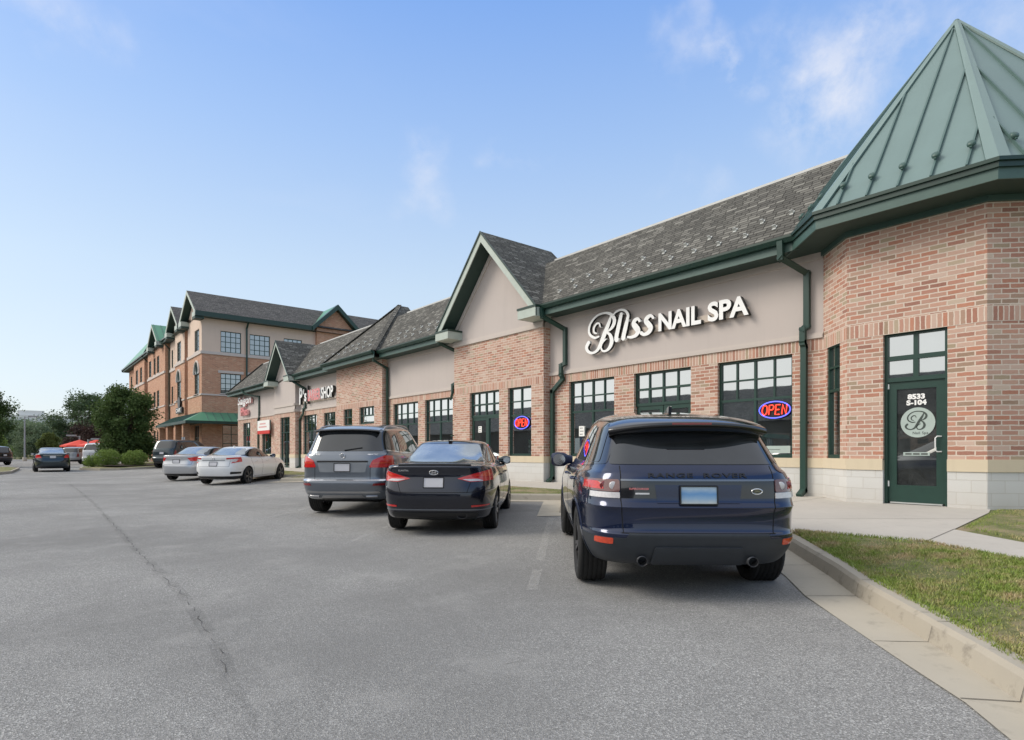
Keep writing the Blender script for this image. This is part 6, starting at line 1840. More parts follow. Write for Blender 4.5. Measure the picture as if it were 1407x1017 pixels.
rows_front = [  # frame, u0, u1, windows (u0,u1), third floor stucco?, arched first floor?
 (FP, -62.2, XO, [(-59.5, -57.75)], True, True), (FO, -63.6, -62.2, [(-63.25, -62.55)], True, False), (FP, -68.0, -63.6, [(-67.0, -65.2)], True, True),
 (FO, -73.2, -68.0, [(-72.3, -71.4), (-70.6, -69.6), (-69.2, -68.3)], True, False), (FP, -84.0, -73.2, [(-78.0, -76.6), (-80.1, -78.8), (-83.2, -81.6)], False, False),
 (FO, -86.5, -84.0, [(-85.9, -84.7)], False, False), (FP, -95.0, -86.5, [(-89.9, -88.3), (-93.4, -91.6)], False, False), (FO, -103.0, -95.0, [(-98.0, -96.5), (-101.5, -100.0)], False, False)]
for fr, u0, u1, ws, stuc, ar in rows_front:
    g_ops = [(a, b, .45, Z(2.35)) for a, b in ws]; s_ops = [(a, b, Z(5.10), Z(6.9)) for a, b in ws]; t_ops = [(a, b, Z(8.85), Z(10.75)) for a, b in ws]
    wall(wb_, fr, u0, u1, 0, z1, g_ops, M['brick_far']); wall(wb_, fr, u0, u1, z1, z2, s_ops, M['brick_far'])
    wall(ws_ if stuc else wb_, fr, u0, u1, z2, zA + .3, t_ops, M['office_stucco'] if stuc else M['brick_far'])
    for o in g_ops: owin(fr, *o, 2, 3)
    for o in s_ops:
        owin(fr, *o, 2 if o[1] - o[0] < 1.2 else 3, 4)
        if ar: arch(fr, o[0], o[1], o[3] - .02)
    for o in t_ops: owin(fr, *o, 2 if o[1] - o[0] < 1.2 else 3, 4)
    tm.fbox(fr, u0 - .02, u1 + .02, -.05, .07, z1 - .14, z1 - .0, M['trim_stucco'])
    tm.fbox(fr, u0 - .02, u1 + .02, -.05, .09, z2 - .08, z2 + .16, M['trim_stucco'])
for x, s in ((-62.2, -1), (-63.6, 1), (-68.0, -1), (-73.2, 1), (-84.0, -1), (-86.5, 1), (-95.0, -1)):
    fr = Frame((x, 12.8), (0, -1)) if s < 0 else Frame((x, 12.35), (0, 1))
    wall(wb_, fr, 0, .45, 0, zA + .3, (), M['brick_far'])
# the side that faces the shops
sw = [(13.85, 15.55), (16.27, 18.05), (19.3, 21.0)]
g_ops = [(14.0, 17.0, .40, Z(2.4))]; s_ops = [(a, b, Z(5.15), Z(6.9)) for a, b in sw]; t_ops = [(a, b, Z(8.75), Z(10.6)) for a, b in sw]
wall(wb_, FS, 12.35, 36, 0, z1, g_ops, M['brick_far']); wall(wb_, FS, 12.35, 36, z1, z2, s_ops, M['brick_far']); wall(ws_, FS, 12.35, 36, z2, zA + .3, t_ops, M['office_stucco'])
owin(FS, *g_ops[0], 4, 4)
for o in s_ops + t_ops: owin(FS, *o, 4, 4)
for o in s_ops: tm.fbox(FS, o[0] - .2, o[1] + .2, -.02, .05, o[3] + .02, o[3] + .25, M['trim_stucco'])
tm.fbox(FS, 12.3, 36, -.05, .07, z1 - .14, z1, M['trim_stucco']); tm.fbox(FS, 12.3, 36, -.05, .09, z2 - .08, z2 + .16, M['trim_stucco'])
wall(wb_, FG, 22.3, 26.1, 0, zA + .4, (), M['brick_far'])
for y, t in ((22.3, (-1, 0)), (26.1, (1, 0))): wall(wb_, Frame((XO + .35 if t[0] < 0 else XO, y), t), 0, .35, 0, zA + .4, (), M['brick_far'])
wb_.prism([(XO + .35, 22.3, zA + .3), (XO + .35, 26.1, zA + .3), (XO + .35, 24.2, Z(13.9))], (-.3, 0, 0), M['brick_far'])
wall(wb_, Frame((-103.0, 36), (0, -1)), 0, 23.2, 0, zA + .3, (), M['brick_far']); wall(wb_, Frame((XO, 36), (-1, 0)), 0, 46.2, 0, zA + .3, (), M['brick_far'])
op('brick_wall', wb_); op('stucco_wall', ws_); op('stone_trim', tm)
# roofs
ro = MB(); sh = M['shingle_far']; ZE3 = Z(11.95); pk3 = Z(14.3)
def prism_roof(mb, xc, hw, y0, y1, ze, zp, mat):
    for s in (-1, 1):
        q = [(xc, y0, zp), (xc, y1, zp), (xc + s * hw, y1, ze), (xc + s * hw, y0, ze)]
        mb.face(q if s < 0 else q[::-1], mat)
prism_roof(ro, -59.5, 3.3, 11.7, 34, ZE3, pk3, sh); prism_roof(ro, -66.5, 3.0, 11.7, 22, ZE3, pk3 - .1, sh)
ro.face([(-74, 12.1, ZE3 - .02), (-61, 12.1, ZE3 - .02), (-61, 14.6, pk3 - .4), (-74, 14.6, pk3 - .4)], sh)
# cross gable on the shop side
ro.face([(XO + .9, 21.8, ZE3), (XO + .9, 24.2, pk3), (-60, 24.2, pk3), (-60, 21.8, ZE3)], M['metal_roof_far']); ro.face([(XO + .9, 24.2, pk3), (XO + .9, 26.6, ZE3), (-60, 26.6, ZE3), (-60, 24.2, pk3)], M['metal_roof_far'])
ro.face([(-74, 14.6, pk3 - 1.1), (-60.5, 14.6, pk3 - 1.1), (-60.5, 34, pk3 - 1.1), (-74, 34, pk3 - 1.1)], M['under'])
op('shingle_roof', ro)
rg = MB(); gm_ = M['metal_roof_far']
prism_roof(rg, -77.3, 3.2, 11.7, 18, ZE3, pk3 - .1, gm_)
rg.face([(-86, 12.0, ZE3 - .02), (-73.5, 12.0, ZE3 - .02), (-73.5, 14.4, pk3 - .5), (-86, 14.4, pk3 - .5)], gm_)
rg.face([(-104, 12.0, ZE3), (-85.5, 12.0, ZE3), (-95.2, 14.5, Z(15.6))], gm_)
rg.face([(-104, 20, ZE3), (-104, 12.0, ZE3), (-95.2, 14.5, Z(15.6)), (-95.2, 18, Z(15.6))], gm_)
for i in range(22):
    x = -73.9 - i * 1.3
    rg.bar((x, 12.0, ZE3 + .01), (x, 14.3, pk3 - .5 + .03), .04, .05, mat=M['seam']) if x > -86 else None
for s in (-1, 1):
    for i in range(9):
        y = 11.9 + .7 * i
        rg.bar((-77.3, y, pk3 - .08), (-77.3 + s * 3.2, y, ZE3 + .02), .04, .05, up=(0, 0, 1), mat=M['seam'])
op('metal_roof', rg)
gw = MB(); rk2 = MB(); sf2 = MB()
for xc, hw, mat in ((-59.5, 3.3, 'office_stucco'), (-66.5, 3.0, 'office_stucco'), (-77.3, 3.2, 'brick_far')):
    p_ = (pk3 - ZE3) / hw
    gw.prism([(xc - hw + .5, 12.35, zA + .2), (xc + hw - .5, 12.35, zA + .2), (xc, 12.35, pk3 - .35)], (0, .2, 0), M[mat])
    for s in (-1, 1):
        e = Vector((xc + s * hw, 11.7, ZE3)); p = Vector((xc, 11.7, pk3 + (0 if xc > -60 else -.1)))
        rk2.prism([p, e, e - Vector((0, 0, .36)), p - Vector((0, 0, .36))], (0, .05, 0), M['rake'])
        q = [p - Vector((0, 0, .3)), e - Vector((0, 0, .3)), e + Vector((0, .7, -.3)), p + Vector((0, .7, -.3))]
        sf2.face(q if s > 0 else q[::-1], M['soffit'])
        x0, x1 = sorted((e.x - s * 1.1, e.x)); rk2.box(x0, x1, 11.68, 12.4, ZE3 - .42, ZE3 - .02, M['rake']); sf2.box(x0 + .01, x1 - .01, 11.7, 12.4, ZE3 - .62, ZE3 - .42, M['soffit'])
for s in (-1, 1):
    a = Vector((XO + .92, 24.2, pk3 + .03)); b = Vector((XO + .92, 24.2 + s * 2.5, ZE3))
    rk2.prism([a, b, b - Vector((0, 0, .45)), a - Vector((0, 0, .5))], (-.6, 0, 0), M['green'])
op('gable_wall', gw); op('gable_rake', rk2)
gt2 = MB()
for a, b in ((-63.5, -62.8), (-74.1, -69.5), (-104, -80.5)):
    gt2.box(a, b, 11.95, 12.12, ZE3 - .14, ZE3 + .02, M['green_dark']); gt2.box(a, b, 12.12, 12.16, ZE3 - .36, ZE3, M['fascia'])
gt2.box(XO + .62, XO + .80, 11.7, 21.8, ZE3 - .42, ZE3 - .0, M['green_dark']); gt2.box(XO + .62, XO + .80, 26.6, 34, ZE3 - .42, ZE3 - .0, M['green_dark'])
gt2.box(-104.1, -103.9, 12, 20, ZE3 - .3, ZE3 + .02, M['green_dark'])
op('gutter', gt2)
sf2.face([(-104, 12.1, ZE3 - .34), (-104, 12.9, ZE3 - .34), (-63, 12.9, ZE3 - .34), (-63, 12.1, ZE3 - .34)], M['soffit']); sf2.face([(XO + .65, 11.7, ZE3 - .4), (XO - .1, 11.7, ZE3 - .4), (XO - .1, 34, ZE3 - .4), (XO + .65, 34, ZE3 - .4)][::-1], M['soffit'])
op('soffit', sf2)
for x, y, fr in ((-62.0, 12.70, 1), (-73.0, 12.70, 1), (-86.0, 12.7, 1)):
    d = MB(); d.path([(x, 12.05, ZE3 - .2), (x, y, ZE3 - .9), (x, y, .4)], .13, .1, up=(0, -1, 0), mat=M['green']); op('downspout', d, split=False)
d = MB(); d.path([(XO + .7, 16.0, ZE3 - .3), (XO + .1, 16.0, ZE3 - .9), (XO + .1, 16.0, .4)], .13, .1, up=(1, 0, 0), mat=M['green']); op('downspout', d, split=False)
# wrap-round green awning roof over the ground floor
aw = MB(); za0, za1 = Z(3.45), Z(2.62); w_ = 1.5
aw.face([(-69, 12.35, za0), (-69, 12.35 - w_, za1), (XO + w_, 12.35 - w_, za1), (XO, 12.35, za0)], M['metal_roof_far']); aw.face([(XO, 12.35, za0), (XO + w_, 12.35 - w_, za1), (XO + w_, 23, za1), (XO, 23, za0)], M['metal_roof_far'])
aw.face([(-69, 12.35, za0), (-69, 12.35, za1), (-69, 12.35 - w_, za1)], M['metal_roof_far'])
aw.box(-69, XO + w_, 12.35 - w_ - .05, 12.35 - w_, za1 - .22, za1 + .02, M['green']); aw.box(XO + w_, XO + w_ + .05, 12.35 - w_ - .05, 23, za1 - .22, za1 + .02, M['green'])
aw.face([(-69, 12.35 - w_, za1 - .15), (-69, 12.35, za1 - .15), (XO + w_, 12.35, za1 - .15), (XO + w_, 12.35 - w_, za1 - .15)], M['soffit']); aw.face([(XO, 12.35, za1 - .16), (XO, 23, za1 - .16), (XO + w_, 23, za1 - .16), (XO + w_, 12.35, za1 - .16)], M['soffit'])
for i in range(20):
    x = -68.7 + i * .6; aw.bar((x, 12.35, za0 + .02), (x, 12.35 - w_, za1 + .02), .03, .04, mat=M['seam'])
for i in range(17):
    y = 12.6 + i * .6; aw.bar((XO, y, za0 + .02), (XO + w_, y, za1 + .02), .03, .04, mat=M['seam'])
op('awning_roof', aw)
for x in (-57.2, -60.4, -64.0, -68.0):
    p = MB(); p.box(x - .28, x + .28, 10.95, 11.45, .3, za1 - .22, M['brick_far']); op('awning_pier', p)
# round black sign above the awning
r = empty('office_sign', (-65, 12.2, Z(4.2)), 0, 'black round sign with pale lettering above the green awning of the office block', 'shop sign'); inv = Matrix.Translation((65, -12.2, -Z(4.2)))
b = MB(); b.prism([(-65.2 + .55 * math.cos(a), 12.3, Z(4.75) + .55 * math.sin(a)) for a in [2 * math.pi * i / 24 for i in range(24)]], (0, -.15, 0), M['trim_black']); b.box(-66.6, -63.9, 12.16, 12.3, Z(3.75), Z(4.3), M['trim_black']); son(b.build('sign_panel', None), r, inv)
fo_ = Frame((0, 12.15), (1, 0)); son(text_fit('CAFE', fo_, -66.3, -64.2, Z(3.85), .34, .02, 'letter', .04), r, inv)

# ------------------------------------------------------------------ trees, shrubs
def rot_leaf(r, p, s, nrm=None):
    a = Vector((r.gauss(0, 1), r.gauss(0, 1), r.gauss(0, .7))).normalized()
    b = a.cross(Vector((r.gauss(0, 1), r.gauss(0, 1), r.gauss(0, 1)))).normalized()
    w = s * r.uniform(.35, .6)
    return [p - a * s * .5, p - b * w * .5, p + a * s * .5, p + b * w * .5]
def leaf_mesh(name, pts, size, mat, seed, parent):
    r = random.Random(seed); v = []; f = []
    for p in pts:
        q = rot_leaf(r, p, size * r.uniform(.6, 1.35)); i = len(v); v += [tuple(x) for x in q]; f.append((i, i + 1, i + 2, i + 3))
    me = bpy.data.meshes.new(name); me.from_pydata(v, [], f); me.materials.append(mat)
    o = bpy.data.objects.new(name, me); C.objects.link(o); o.parent = parent; return o
def tree(loc, h, cw, trunk_h, mat, seed, label, n=9000, leaf_s=.16, squash=1.0, lobes=26, name='tree', group=None, shape='round', tr=.14, base=None):
    r = random.Random(seed)
    root = empty(name, loc, 0, label, 'tree', group)
    ch = h - trunk_h; cz = trunk_h + ch * .5
    tips = []
    tk = MB()
    tk.tube([(0, 0, -.1), (r.uniform(-.05, .05), r.uniform(-.05, .05), trunk_h), (r.uniform(-.1, .1), r.uniform(-.1, .1), trunk_h + ch * .55)], [tr, tr * .75, tr * .25], 9, M['bark'])
    clumps = []
    for i in range(lobes):
        t = r.uniform(.02, 1.0)
        z = trunk_h + ch * t
        if shape == 'round': rad = cw * .5 * math.sqrt(max(.03, 1 - ((t - .42) / .62) ** 2))
        elif shape == 'cone': rad = cw * .5 * (1 - t) ** .8 + .1
        else: rad = cw * .5 * (1 - abs(t - .35) ** 2)
        a = i * 2.4 + r.uniform(-.5, .5); d = rad * r.uniform(.45, .92)
        c = Vector((d * math.cos(a), d * math.sin(a), z)); clumps.append((c, cw * r.uniform(.10, .20)))
        if i % 2 == 0:
            s = Vector((0, 0, trunk_h * .8 + (z - trunk_h) * .35)); tk.tube([s, s.lerp(c, .5) + Vector((0, 0, .15 * ch * .3)), c], [tr * .42, tr * .22, tr * .06], 6, M['bark'])
    tk.build('trunk', None, root)
    pts = []
    for i in range(n):
        c, s = clumps[r.randrange(lobes)]
        d = Vector((r.gauss(0, 1), r.gauss(0, 1), r.gauss(0, .75))); d = d.normalized() * s * (r.random() ** .45) * r.uniform(.7, 1.35)
        pts.append(c + d)
    leaf_mesh('crown', pts, leaf_s, mat, seed + 1, root)
    return root
tree((-55.5, 6.7, .2), 6.1, 4.3, .8, M['leaf'], 21, 'dense round dark green tree on the island before the office block', n=36000, leaf_s=.19, lobes=90, shape='round')
tree((-62, -2.35, .1), 6.3, 4.4, 1.4, M['leaf'], 31, 'green tree leaning into view at the left edge of the lot', n=30000, leaf_s=.19, lobes=60)
def shrub(loc, w, h, seed, label, n=5000):
    r = random.Random(seed); root = empty('round_shrub', loc, 0, label, 'shrub', 'round clipped shrubs on the island')
    st_ = MB()
    for i in range(6): a = i; st_.tube([(0, 0, 0), (.15 * math.cos(a), .15 * math.sin(a), h * .3), (.3 * w * math.cos(a), .3 * w * math.sin(a), h * .6)], [.03, .02, .008], 5, M['bark'])
    st_.build('stem', None, root)
    pts = []
    for i in range(n):
        d = Vector((r.gauss(0, 1), r.gauss(0, 1), r.gauss(0, 1))).normalized(); k = r.random() ** .3
        bump = 1 + .09 * math.sin(d.x * 7 + seed) + .08 * math.sin(d.y * 9 + d.z * 6)
        pts.append(Vector((d.x * w * .5 * k * bump, d.y * w * .5 * k * bump, h * .5 + d.z * h * .52 * k * bump)))
    leaf_mesh('foliage', [p for p in pts if p.z > .02], .085, M['leaf_light'], seed + 1, root)
shrub((-50.8, 4.15, .24), 1.15, .80, 41, 'smallest round shrub, beside the lane end of the island', 2500); shrub((-50.0, 4.95, .24), 1.75, 1.22, 42, 'big round clipped shrub in the middle of the island planting'); shrub((-49.2, 6.45, .24), 1.65, 1.18, 43, 'round clipped shrub in front of the dark tree trunk')
# island on the right of the lane, island on the left
def island(name, pts, z=.14):
    m = MB(); n = len(pts); P = [Vector(p) for p in pts]
    c = sum((p for p in P), Vector((0, 0))) / n
    for i in range(n):
        a, b = P[i], P[(i + 1) % n]; ai, bi = a.lerp(c, .16 / max(.2, (a - c).length)), b.lerp(c, .16 / max(.2, (b - c).length))
        za, zb = zg(*a), zg(*b)
        m.face([(a.x, a.y, za), (b.x, b.y, zb), (b.x, b.y, zb + z), (a.x, a.y, za + z)], M['kerb']); m.face([(a.x, a.y, za + z), (b.x, b.y, zb + z), (bi.x, bi.y, zb + z), (ai.x, ai.y, za + z)], M['kerb'])
        m.face([(ai.x, ai.y, za + z - .01), (bi.x, bi.y, zb + z - .01), (c.x, c.y, zg(*c) + z + .06)], M['turf'])
    m.build(name, None, None, kind='structure')
island('kerb_island', [(-46.5, 4.2), (-45.9, 5.2), (-46.8, 8.3), (-53, 11.2), (-66, 11.4), (-66, 8.5), (-58, 6.2), (-52.5, 3.6), (-49, 3.3)][::-1][::-1])
mu = MB(); mu.face([(-48.3, 4.6, .37), (-47.4, 5.2, .37), (-48, 7.6, .37), (-52, 8.4, .38), (-57, 7.6, .39), (-53, 4.6, .39)], M['mulch']); mu.build('mulch_bed', None, None, kind='structure')
island('kerb_island', [(-41, -1.0), (-44, -.15), (-52, .25), (-56, -.3), (-57, -3), (-56, -7), (-44, -8), (-41, -4)])
# ------------------------------------------------------------------ far background
bgroup = 'trees along the far edge of the lot'
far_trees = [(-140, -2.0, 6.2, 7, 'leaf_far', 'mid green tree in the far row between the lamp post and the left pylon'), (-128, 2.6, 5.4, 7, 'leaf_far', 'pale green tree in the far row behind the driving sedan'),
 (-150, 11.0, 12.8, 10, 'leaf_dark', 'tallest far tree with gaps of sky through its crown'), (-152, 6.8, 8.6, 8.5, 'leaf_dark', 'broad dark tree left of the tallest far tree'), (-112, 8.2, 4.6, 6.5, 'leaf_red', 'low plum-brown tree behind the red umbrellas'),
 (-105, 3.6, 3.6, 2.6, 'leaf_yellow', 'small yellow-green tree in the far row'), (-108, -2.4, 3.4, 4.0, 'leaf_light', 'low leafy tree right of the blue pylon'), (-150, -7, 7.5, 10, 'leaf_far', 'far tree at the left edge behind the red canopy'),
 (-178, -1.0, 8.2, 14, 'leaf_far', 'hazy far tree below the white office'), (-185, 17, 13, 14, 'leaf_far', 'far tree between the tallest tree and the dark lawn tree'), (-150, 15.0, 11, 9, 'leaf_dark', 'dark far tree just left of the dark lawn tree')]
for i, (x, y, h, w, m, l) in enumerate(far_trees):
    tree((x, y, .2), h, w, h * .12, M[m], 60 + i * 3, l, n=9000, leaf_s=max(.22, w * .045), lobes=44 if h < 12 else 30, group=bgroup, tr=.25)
# wood on the horizon, its haze put into the leaf colour, one mass
r = random.Random(9); pts = []
for i in range(26000):
    x = r.uniform(-330, -215); y = r.uniform(-90, 120); top = 8.5 + 1.5 * math.sin(y * .13) + 1.2 * math.sin(y * .41 + 1)
    pts.append(Vector((x, y, top * r.random() ** .6)))
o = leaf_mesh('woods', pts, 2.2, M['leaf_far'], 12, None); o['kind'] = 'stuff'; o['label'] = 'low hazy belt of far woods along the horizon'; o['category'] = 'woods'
# distant white office
r = empty('white_office', (-400, 3, 0), 0, 'long white flat-roofed office with dark window bands above the far trees', 'office building'); inv = Matrix.Translation((400, -3, 0))
w = MB(); w.box(-415, -400, -24, 30, 0, 20.5, M['far_white']); w.box(-412, -402, 1, 12, 20.5, 23, M['far_white']); son(w.build('wall', None), r, inv)
for z in (11.8, 16.6):
    for y in range(-23, 28, 8):
        g = MB(); g.box(-400.3, -399.8, y, y + 6.3, z, z + 2.0, M['glass_far']); son(g.build('window', None), r, inv)
# lamp posts
lp = MB(); lp.tube([(0, 0, 0), (0, 0, 7.4)], [.11, .07], 10, M['pole']); 
def lamp(loc, h, label, rz):
    r = empty('lamp_post', loc, rz, label, 'street lamp', 'lamp posts in the far lot')
    p = MB(); p.tube([(0, 0, 0), (0, 0, h)], [.12, .075], 10, M['pole']); p.lathe([(.24, 0), (.24, .5), (.0, .5)], 'z', n=12, mat=M['kerb']); p.build('pole', None, r)
    a = MB(); a.bar((0, 0, h - .1), (.9, 0, h), .06, .06, mat=M['pole']); a.build('arm', None, r)
    hd = MB(); hd.box(.35, 1.35, -.2, .2, h - .02, h + .13, M['pole']); hd.box(.5, 1.3, -.15, .15, h - .05, h - .021, M['clear_lamp']); hd.build('lamp_head', None, r)
lamp((-103, 1.0, .1), 5.9, 'tallest grey lamp post, straight behind the driving sedan', R(90)); lamp((-92, 6.2, .1), 3.2, 'short grey lamp post left of the red umbrellas', R(250)); lamp((-82, 6.3, .1), 2.6, 'thin dark lamp post between the red umbrellas', R(60))
# umbrellas
def umbrella(loc, label):
    r = empty('patio_umbrella', loc, 0, label, 'umbrella', 'red patio umbrellas')
    p = MB(); p.tube([(0, 0, 0), (0, 0, 2.6)], .03, 8, M['white_metal']); p.lathe([(.3, 0), (.3, .08), (.03, .1)], 'z', n=14, mat=M['trim_black']); p.build('pole', None, r)
    c = MB(); n = 8
    for i in range(n):
        a, b = 2 * math.pi * i / n, 2 * math.pi * (i + 1) / n
        A = (1.9 * math.cos(a), 1.9 * math.sin(a), 2.05); B = (1.9 * math.cos(b), 1.9 * math.sin(b), 2.05)
        c.face([A, B, (0, 0, 2.75)], M['umbrella']); c.face([A, (A[0], A[1], 1.88), (B[0], B[1], 1.88), B], M['umbrella'])
    c.build('canopy', None, r)
umbrella((-87.5, 5.9, .0), 'red patio umbrella, left of the pair behind the parked SUVs'); umbrella((-84.5, 7.3, .0), 'red patio umbrella, right of the pair beside the dark tree')
# blue and white pylon with a red canopy behind it
r = empty('pylon_sign', (-88, -2.5, .2), 0, 'narrow blue and white pylon sign at the left edge of the lot', 'sign'); 
b = MB(); b.box(-.08, .08, -.6, .6, .9, 4.3, M['paper']); b.build('sign_panel', None, r)
b = MB(); b.box(.081, .10, -.55, .1, 1.2, 4.1, M['sign_blue']); b.box(.081, .11, .15, .5, 1.0, 3.6, M['banner_red']); b.build('stripe', None, r)
b = MB(); b.tube([(0, -.4, 0), (0, -.4, .9)], .06, 8, M['pole']); b.tube([(0, .3, 0), (0, .3, 4.9)], .07, 8, M['trim_black']); b.build('post', None, r)
r = empty('canopy_roof', (-112, -8, .2), 0, 'low red filling-station canopy with a white edge at the far left', 'canopy')
b = MB(); b.box(-5, 5, -7, 3.5, 3.0, 3.75, M['banner_red']); b.box(-5.05, 5.05, -7.05, 3.55, 2.8, 2.99, M['white_metal']); b.build('roof_slab', None, r)
for y in (-5, 2):
    b = MB(); b.box(-.2, .2, y - .2, y + .2, 0, 2.8, M['office_stucco']); b.build('column', None, r)
# accessible-parking signs on posts
def psign(loc, label):
    r = empty('parking_sign', loc, R(-40), label, 'parking sign', 'accessible parking signs')
    p = MB(); p.tube([(0, 0, 0), (0, 0, 2.2)], .03, 8, M['steel']); p.build('post', None, r)
    b = MB(); b.box(-.24, .24, -.045, -.03, 1.35, 2.2, M['paper']); b.build('sign_panel', None, r)
    s = MB(); s.box(-.17, .17, -.05, -.046, 1.72, 2.1, M['sign_blue'])
    s.build('blue_panel', None, r)
    w = MB(); w.tube([(.02 + .085 * math.cos(a), -.054, 1.83 + .085 * math.sin(a)) for a in [R(150 + 24 * i) for i in range(10)]], .012, 6, M['letter']); w.tube([(-.03, -.054, 2.03), (-.03, -.054, 1.90), (.06, -.054, 1.90), (.11, -.054, 1.80)], .014, 6, M['letter']); w.build('wheelchair_symbol', None, r)
psign((-54.9, 10.6, .3), 'white and blue accessible parking sign under the corner of the green awning'); psign((-61.5, 9.6, .36), 'white and blue accessible parking sign further left under the awning')
rl = empty('patio_railing', (-58, 10.4, .36), 0, 'low dark railing in front of the awning piers', 'railing')
b = MB(); b.bar((-5, 0, 1.0), (3, 0, 1.0), .05, .05, mat=M['trim_black']); b.build('top_rail', None, rl)
for i in range(9):
    b = MB(); b.bar((-5 + i, 0, 0), (-5 + i, 0, .975), .04, .04, up=(1, 0, 0), mat=M['trim_black']); b.build('post', None, rl)
# the shops across the lot: only seen in the windows
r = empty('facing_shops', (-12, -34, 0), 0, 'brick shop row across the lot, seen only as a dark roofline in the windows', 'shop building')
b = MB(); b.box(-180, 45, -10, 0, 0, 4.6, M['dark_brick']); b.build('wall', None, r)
b = MB(); b.prism([(-181, .8, 4.5), (-181, -4, 8.4), (-181, -10, 4.5)], (227, 0, 0), M['shingle_far']); b.build('roof', None, r)
for i in range(14):
    b = MB(); b.box(-56 + i * 7, -52 + i * 7, .0, .05, .8, 3.2, M['glass_far']); b.build('window', None, r)
WSTR, EXPO = .13, .66
KS = 1 / (WSTR * 2 ** EXPO)
SKYMIX = .80
SKYG = [(p, (r * KS, g * KS, b * KS, 1)) for p, r, g, b in ((0.0, .80, .87, .93), (.10, .75, .85, .93), (.26, .63, .78, .94), (.45, .40, .60, .96), (.605, .235, .45, .94), (.635, .66, .75, .90), (.70, .82, .86, .93), (1.0, .88, .90, .94))]
CLOUDCOL = (.86 * KS, .88 * KS, .96 * KS, 1); CLOUDLOC = (3.1, 1.7, .4)
WISPS = [(-.329, .824, .461, .13, .8), (-.375, .79, .485, .07, .7), (-.434, .734, .523, .06, .8), (-.45, .71, .53, .05, .5), (-.775, .484, .406, .075, .4), (-.80, .46, .385, .05, .3), (-.692, .572, .44, .05, .35), (-.859, .041, .51, .06, .4), (-.258, .81, .526, .05, .4), (-.169, .871, .462, .16, .4), (-.524, .759, .386, .06, .25), (-.36, .76, .54, .06, .35), (-.466, .69, .554, .05, .3)]
SUN_E, SUN_ANG = 1.4, 26.0
SKY_FILL = (1.34 * KS, 1.34 * KS, 1.32 * KS, 1)
# ------------------------------------------------------------------ sky, sun, camera
SUN_EL, SUN_AZ = 38.0, 230.0
w = bpy.data.worlds.new('World'); bpy.context.scene.world = w; w.use_nodes = True
t = w.node_tree; t.nodes.clear()
N = lambda ty, **k: (lambda n: ([setattr(n, a, b) for a, b in k.items()], n)[1])(t.nodes.new(ty))
out = N('ShaderNodeOutputWorld'); bg = N('ShaderNodeBackground'); bg.inputs['Strength'].default_value = WSTR
sky = N('ShaderNodeTexSky'); sky.sky_type = 'NISHITA'; sky.sun_disc = False
sky.sun_elevation = R(SUN_EL); sky.sun_rotation = R(90 - SUN_AZ); sky.altitude = 50; sky.air_density = 1.0; sky.dust_density = 1.6; sky.ozone_density = 2.2
tc = N('ShaderNodeTexCoord'); L = t.links.new
sep = N('ShaderNodeSeparateXYZ'); L(tc.outputs['Generated'], sep.inputs[0])
def mth(op, a, b=0.0):
    n = N('ShaderNodeMath', operation=op)
    for i, v in ((0, a), (1, b)):
        if hasattr(v, 'is_output'): L(v, n.inputs[i])
        else: n.inputs[i].default_value = v
    return n.outputs[0]
def mixc(f, a, b):
    n = N('ShaderNodeMix'); n.data_type = 'RGBA'
    for i, v in ((0, f), (6, a), (7, b)):
        if hasattr(v, 'is_output'): L(v, n.inputs[i])
        else: n.inputs[i].default_value = v
    return n.outputs[2]
def rampc(f, stops):
    n = N('ShaderNodeValToRGB'); e = n.color_ramp.elements
    e[0].position, e[0].color = stops[0]; e[1].position, e[1].color = stops[-1]
    for p, c in stops[1:-1]: k = e.new(p); k.color = c
    L(f, n.inputs[0]); return n.outputs[0]
# summer haze: a pale veil that thickens towards the horizon
grad = rampc(sep.outputs[2], SKYG)
base = mixc(SKYMIX, sky.outputs[0], grad)
# the sun's side of the sky, behind the camera, is whitened as added fill
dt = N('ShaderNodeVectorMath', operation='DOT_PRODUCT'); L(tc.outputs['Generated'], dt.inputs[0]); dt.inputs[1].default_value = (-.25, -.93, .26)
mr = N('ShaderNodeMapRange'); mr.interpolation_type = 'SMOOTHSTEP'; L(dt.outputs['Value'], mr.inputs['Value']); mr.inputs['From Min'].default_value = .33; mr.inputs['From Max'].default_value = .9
base = mixc(mr.outputs[0], base, SKY_FILL)
# thin broken cloud
mp = N('ShaderNodeMapping'); L(tc.outputs['Generated'], mp.inputs['Vector']); mp.inputs['Scale'].default_value = (1.0, 1.0, 1.9); mp.inputs['Location'].default_value = CLOUDLOC
n1 = N('ShaderNodeTexNoise'); n1.inputs['Scale'].default_value = 3.4; n1.inputs['Detail'].default_value = 9; n1.inputs['Roughness'].default_value = .58; n1.inputs['Distortion'].default_value = .35; L(mp.outputs[0], n1.inputs['Vector'])
n2 = N('ShaderNodeTexNoise'); n2.inputs['Scale'].default_value = 1.1; n2.inputs['Detail'].default_value = 2; L(mp.outputs[0], n2.inputs['Vector'])
cl = rampc(n1.outputs[0], [(.50, (0, 0, 0, 1)), (.72, (1, 1, 1, 1))])
area = rampc(n2.outputs[0], [(.47, (0, 0, 0, 1)), (.66, (1, 1, 1, 1))])
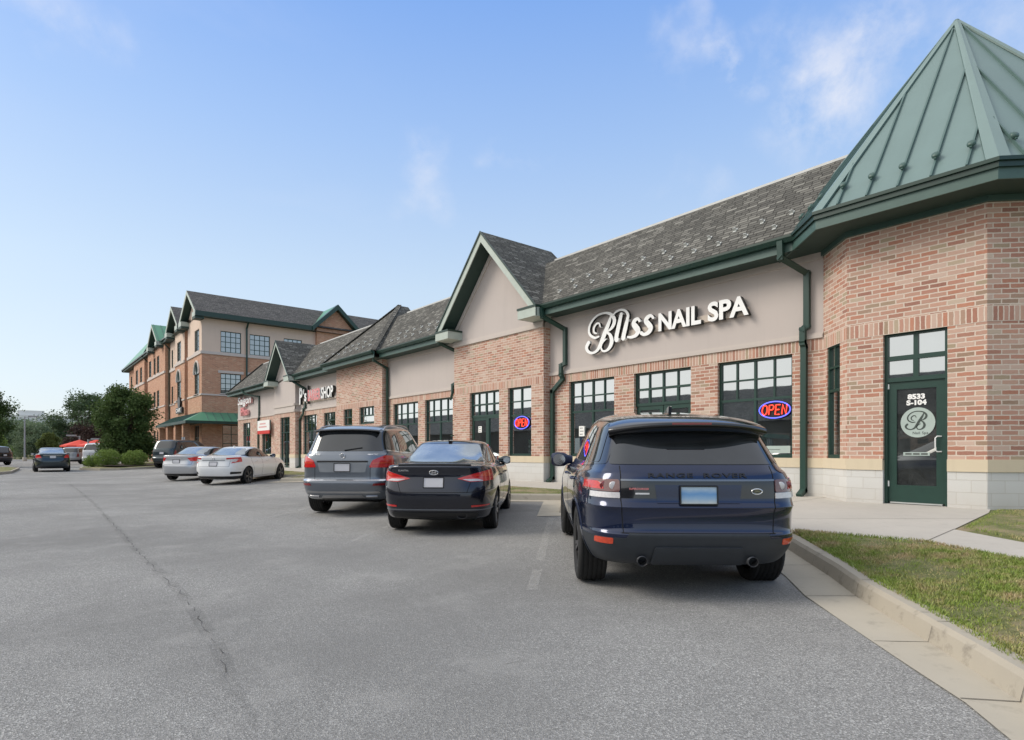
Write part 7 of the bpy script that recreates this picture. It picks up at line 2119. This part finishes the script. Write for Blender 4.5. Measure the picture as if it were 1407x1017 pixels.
# a few separate wisps at their own places in the sky
tot = None
wn = N('ShaderNodeTexNoise'); wn.inputs['Scale'].default_value = 9; wn.inputs['Detail'].default_value = 5; L(tc.outputs['Generated'], wn.inputs['Vector'])
wa = N('ShaderNodeVectorMath', operation='SUBTRACT'); L(wn.outputs['Color'], wa.inputs[0]); wa.inputs[1].default_value = (.5, .5, .5)
wsx = N('ShaderNodeVectorMath', operation='SCALE'); L(wa.outputs[0], wsx.inputs[0]); wsx.inputs['Scale'].default_value = .22
warp = N('ShaderNodeVectorMath', operation='ADD'); L(tc.outputs['Generated'], warp.inputs[0]); L(wsx.outputs[0], warp.inputs[1])
for (dx_, dy_, dz_, rad, amt) in WISPS:
    v = N('ShaderNodeVectorMath', operation='DISTANCE'); L(warp.outputs[0], v.inputs[0]); v.inputs[1].default_value = (dx_, dy_, dz_)
    m = N('ShaderNodeMapRange'); m.interpolation_type = 'SMOOTHSTEP'; L(v.outputs['Value'], m.inputs['Value']); m.inputs['From Min'].default_value = rad; m.inputs['From Max'].default_value = rad * .1; m.inputs['To Min'].default_value = 0; m.inputs['To Max'].default_value = amt
    tot = m.outputs[0] if tot is None else mth('MAXIMUM', tot, m.outputs[0])
n3 = N('ShaderNodeTexNoise'); n3.inputs['Scale'].default_value = 11; n3.inputs['Detail'].default_value = 10; n3.inputs['Roughness'].default_value = .62; n3.inputs['Distortion'].default_value = .15; L(tc.outputs['Generated'], n3.inputs['Vector'])
wis = mth('MULTIPLY', tot, rampc(n3.outputs[0], [(.40, (0, 0, 0, 1)), (.66, (1, 1, 1, 1))]))
fac = mth('MINIMUM', mth('ADD', mth('MULTIPLY', mth('MULTIPLY', cl, area), .18), wis), .9)
c = mixc(fac, base, CLOUDCOL)
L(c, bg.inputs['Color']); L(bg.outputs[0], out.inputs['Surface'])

sun = bpy.data.lights.new('sun', 'SUN'); sun.energy = SUN_E; sun.angle = R(SUN_ANG); sun.color = (1.0, .92, .82)
so_ = bpy.data.objects.new('sun', sun); C.objects.link(so_)
d = Vector((math.cos(R(SUN_EL)) * math.cos(R(SUN_AZ)), math.cos(R(SUN_EL)) * math.sin(R(SUN_AZ)), math.sin(R(SUN_EL))))
so_.rotation_euler = (-d).to_track_quat('-Z', 'Y').to_euler(); so_.location = d * 60

cam = bpy.data.cameras.new('camera'); co = bpy.data.objects.new('camera', cam); C.objects.link(co)
cam.sensor_fit = 'HORIZONTAL'; cam.sensor_width = 36; cam.lens = 830 / 1407 * 36
cam.shift_y = (621.5 - 508.5) / 1407; cam.shift_x = 0.0
cam.clip_start = .05; cam.clip_end = 3000
co.location = (0, 0, EYE); co.rotation_euler = (R(90), 0, R(YAW))
sc = bpy.context.scene; sc.camera = co
sc.view_settings.view_transform = 'Standard'; sc.view_settings.look = 'None'; sc.view_settings.gamma = 1.0; sc.view_settings.exposure = EXPO
sc.render.engine = 'CYCLES'; sc.cycles.max_bounces = 6; sc.cycles.transparent_max_bounces = 8
sc.cycles.use_denoising = True
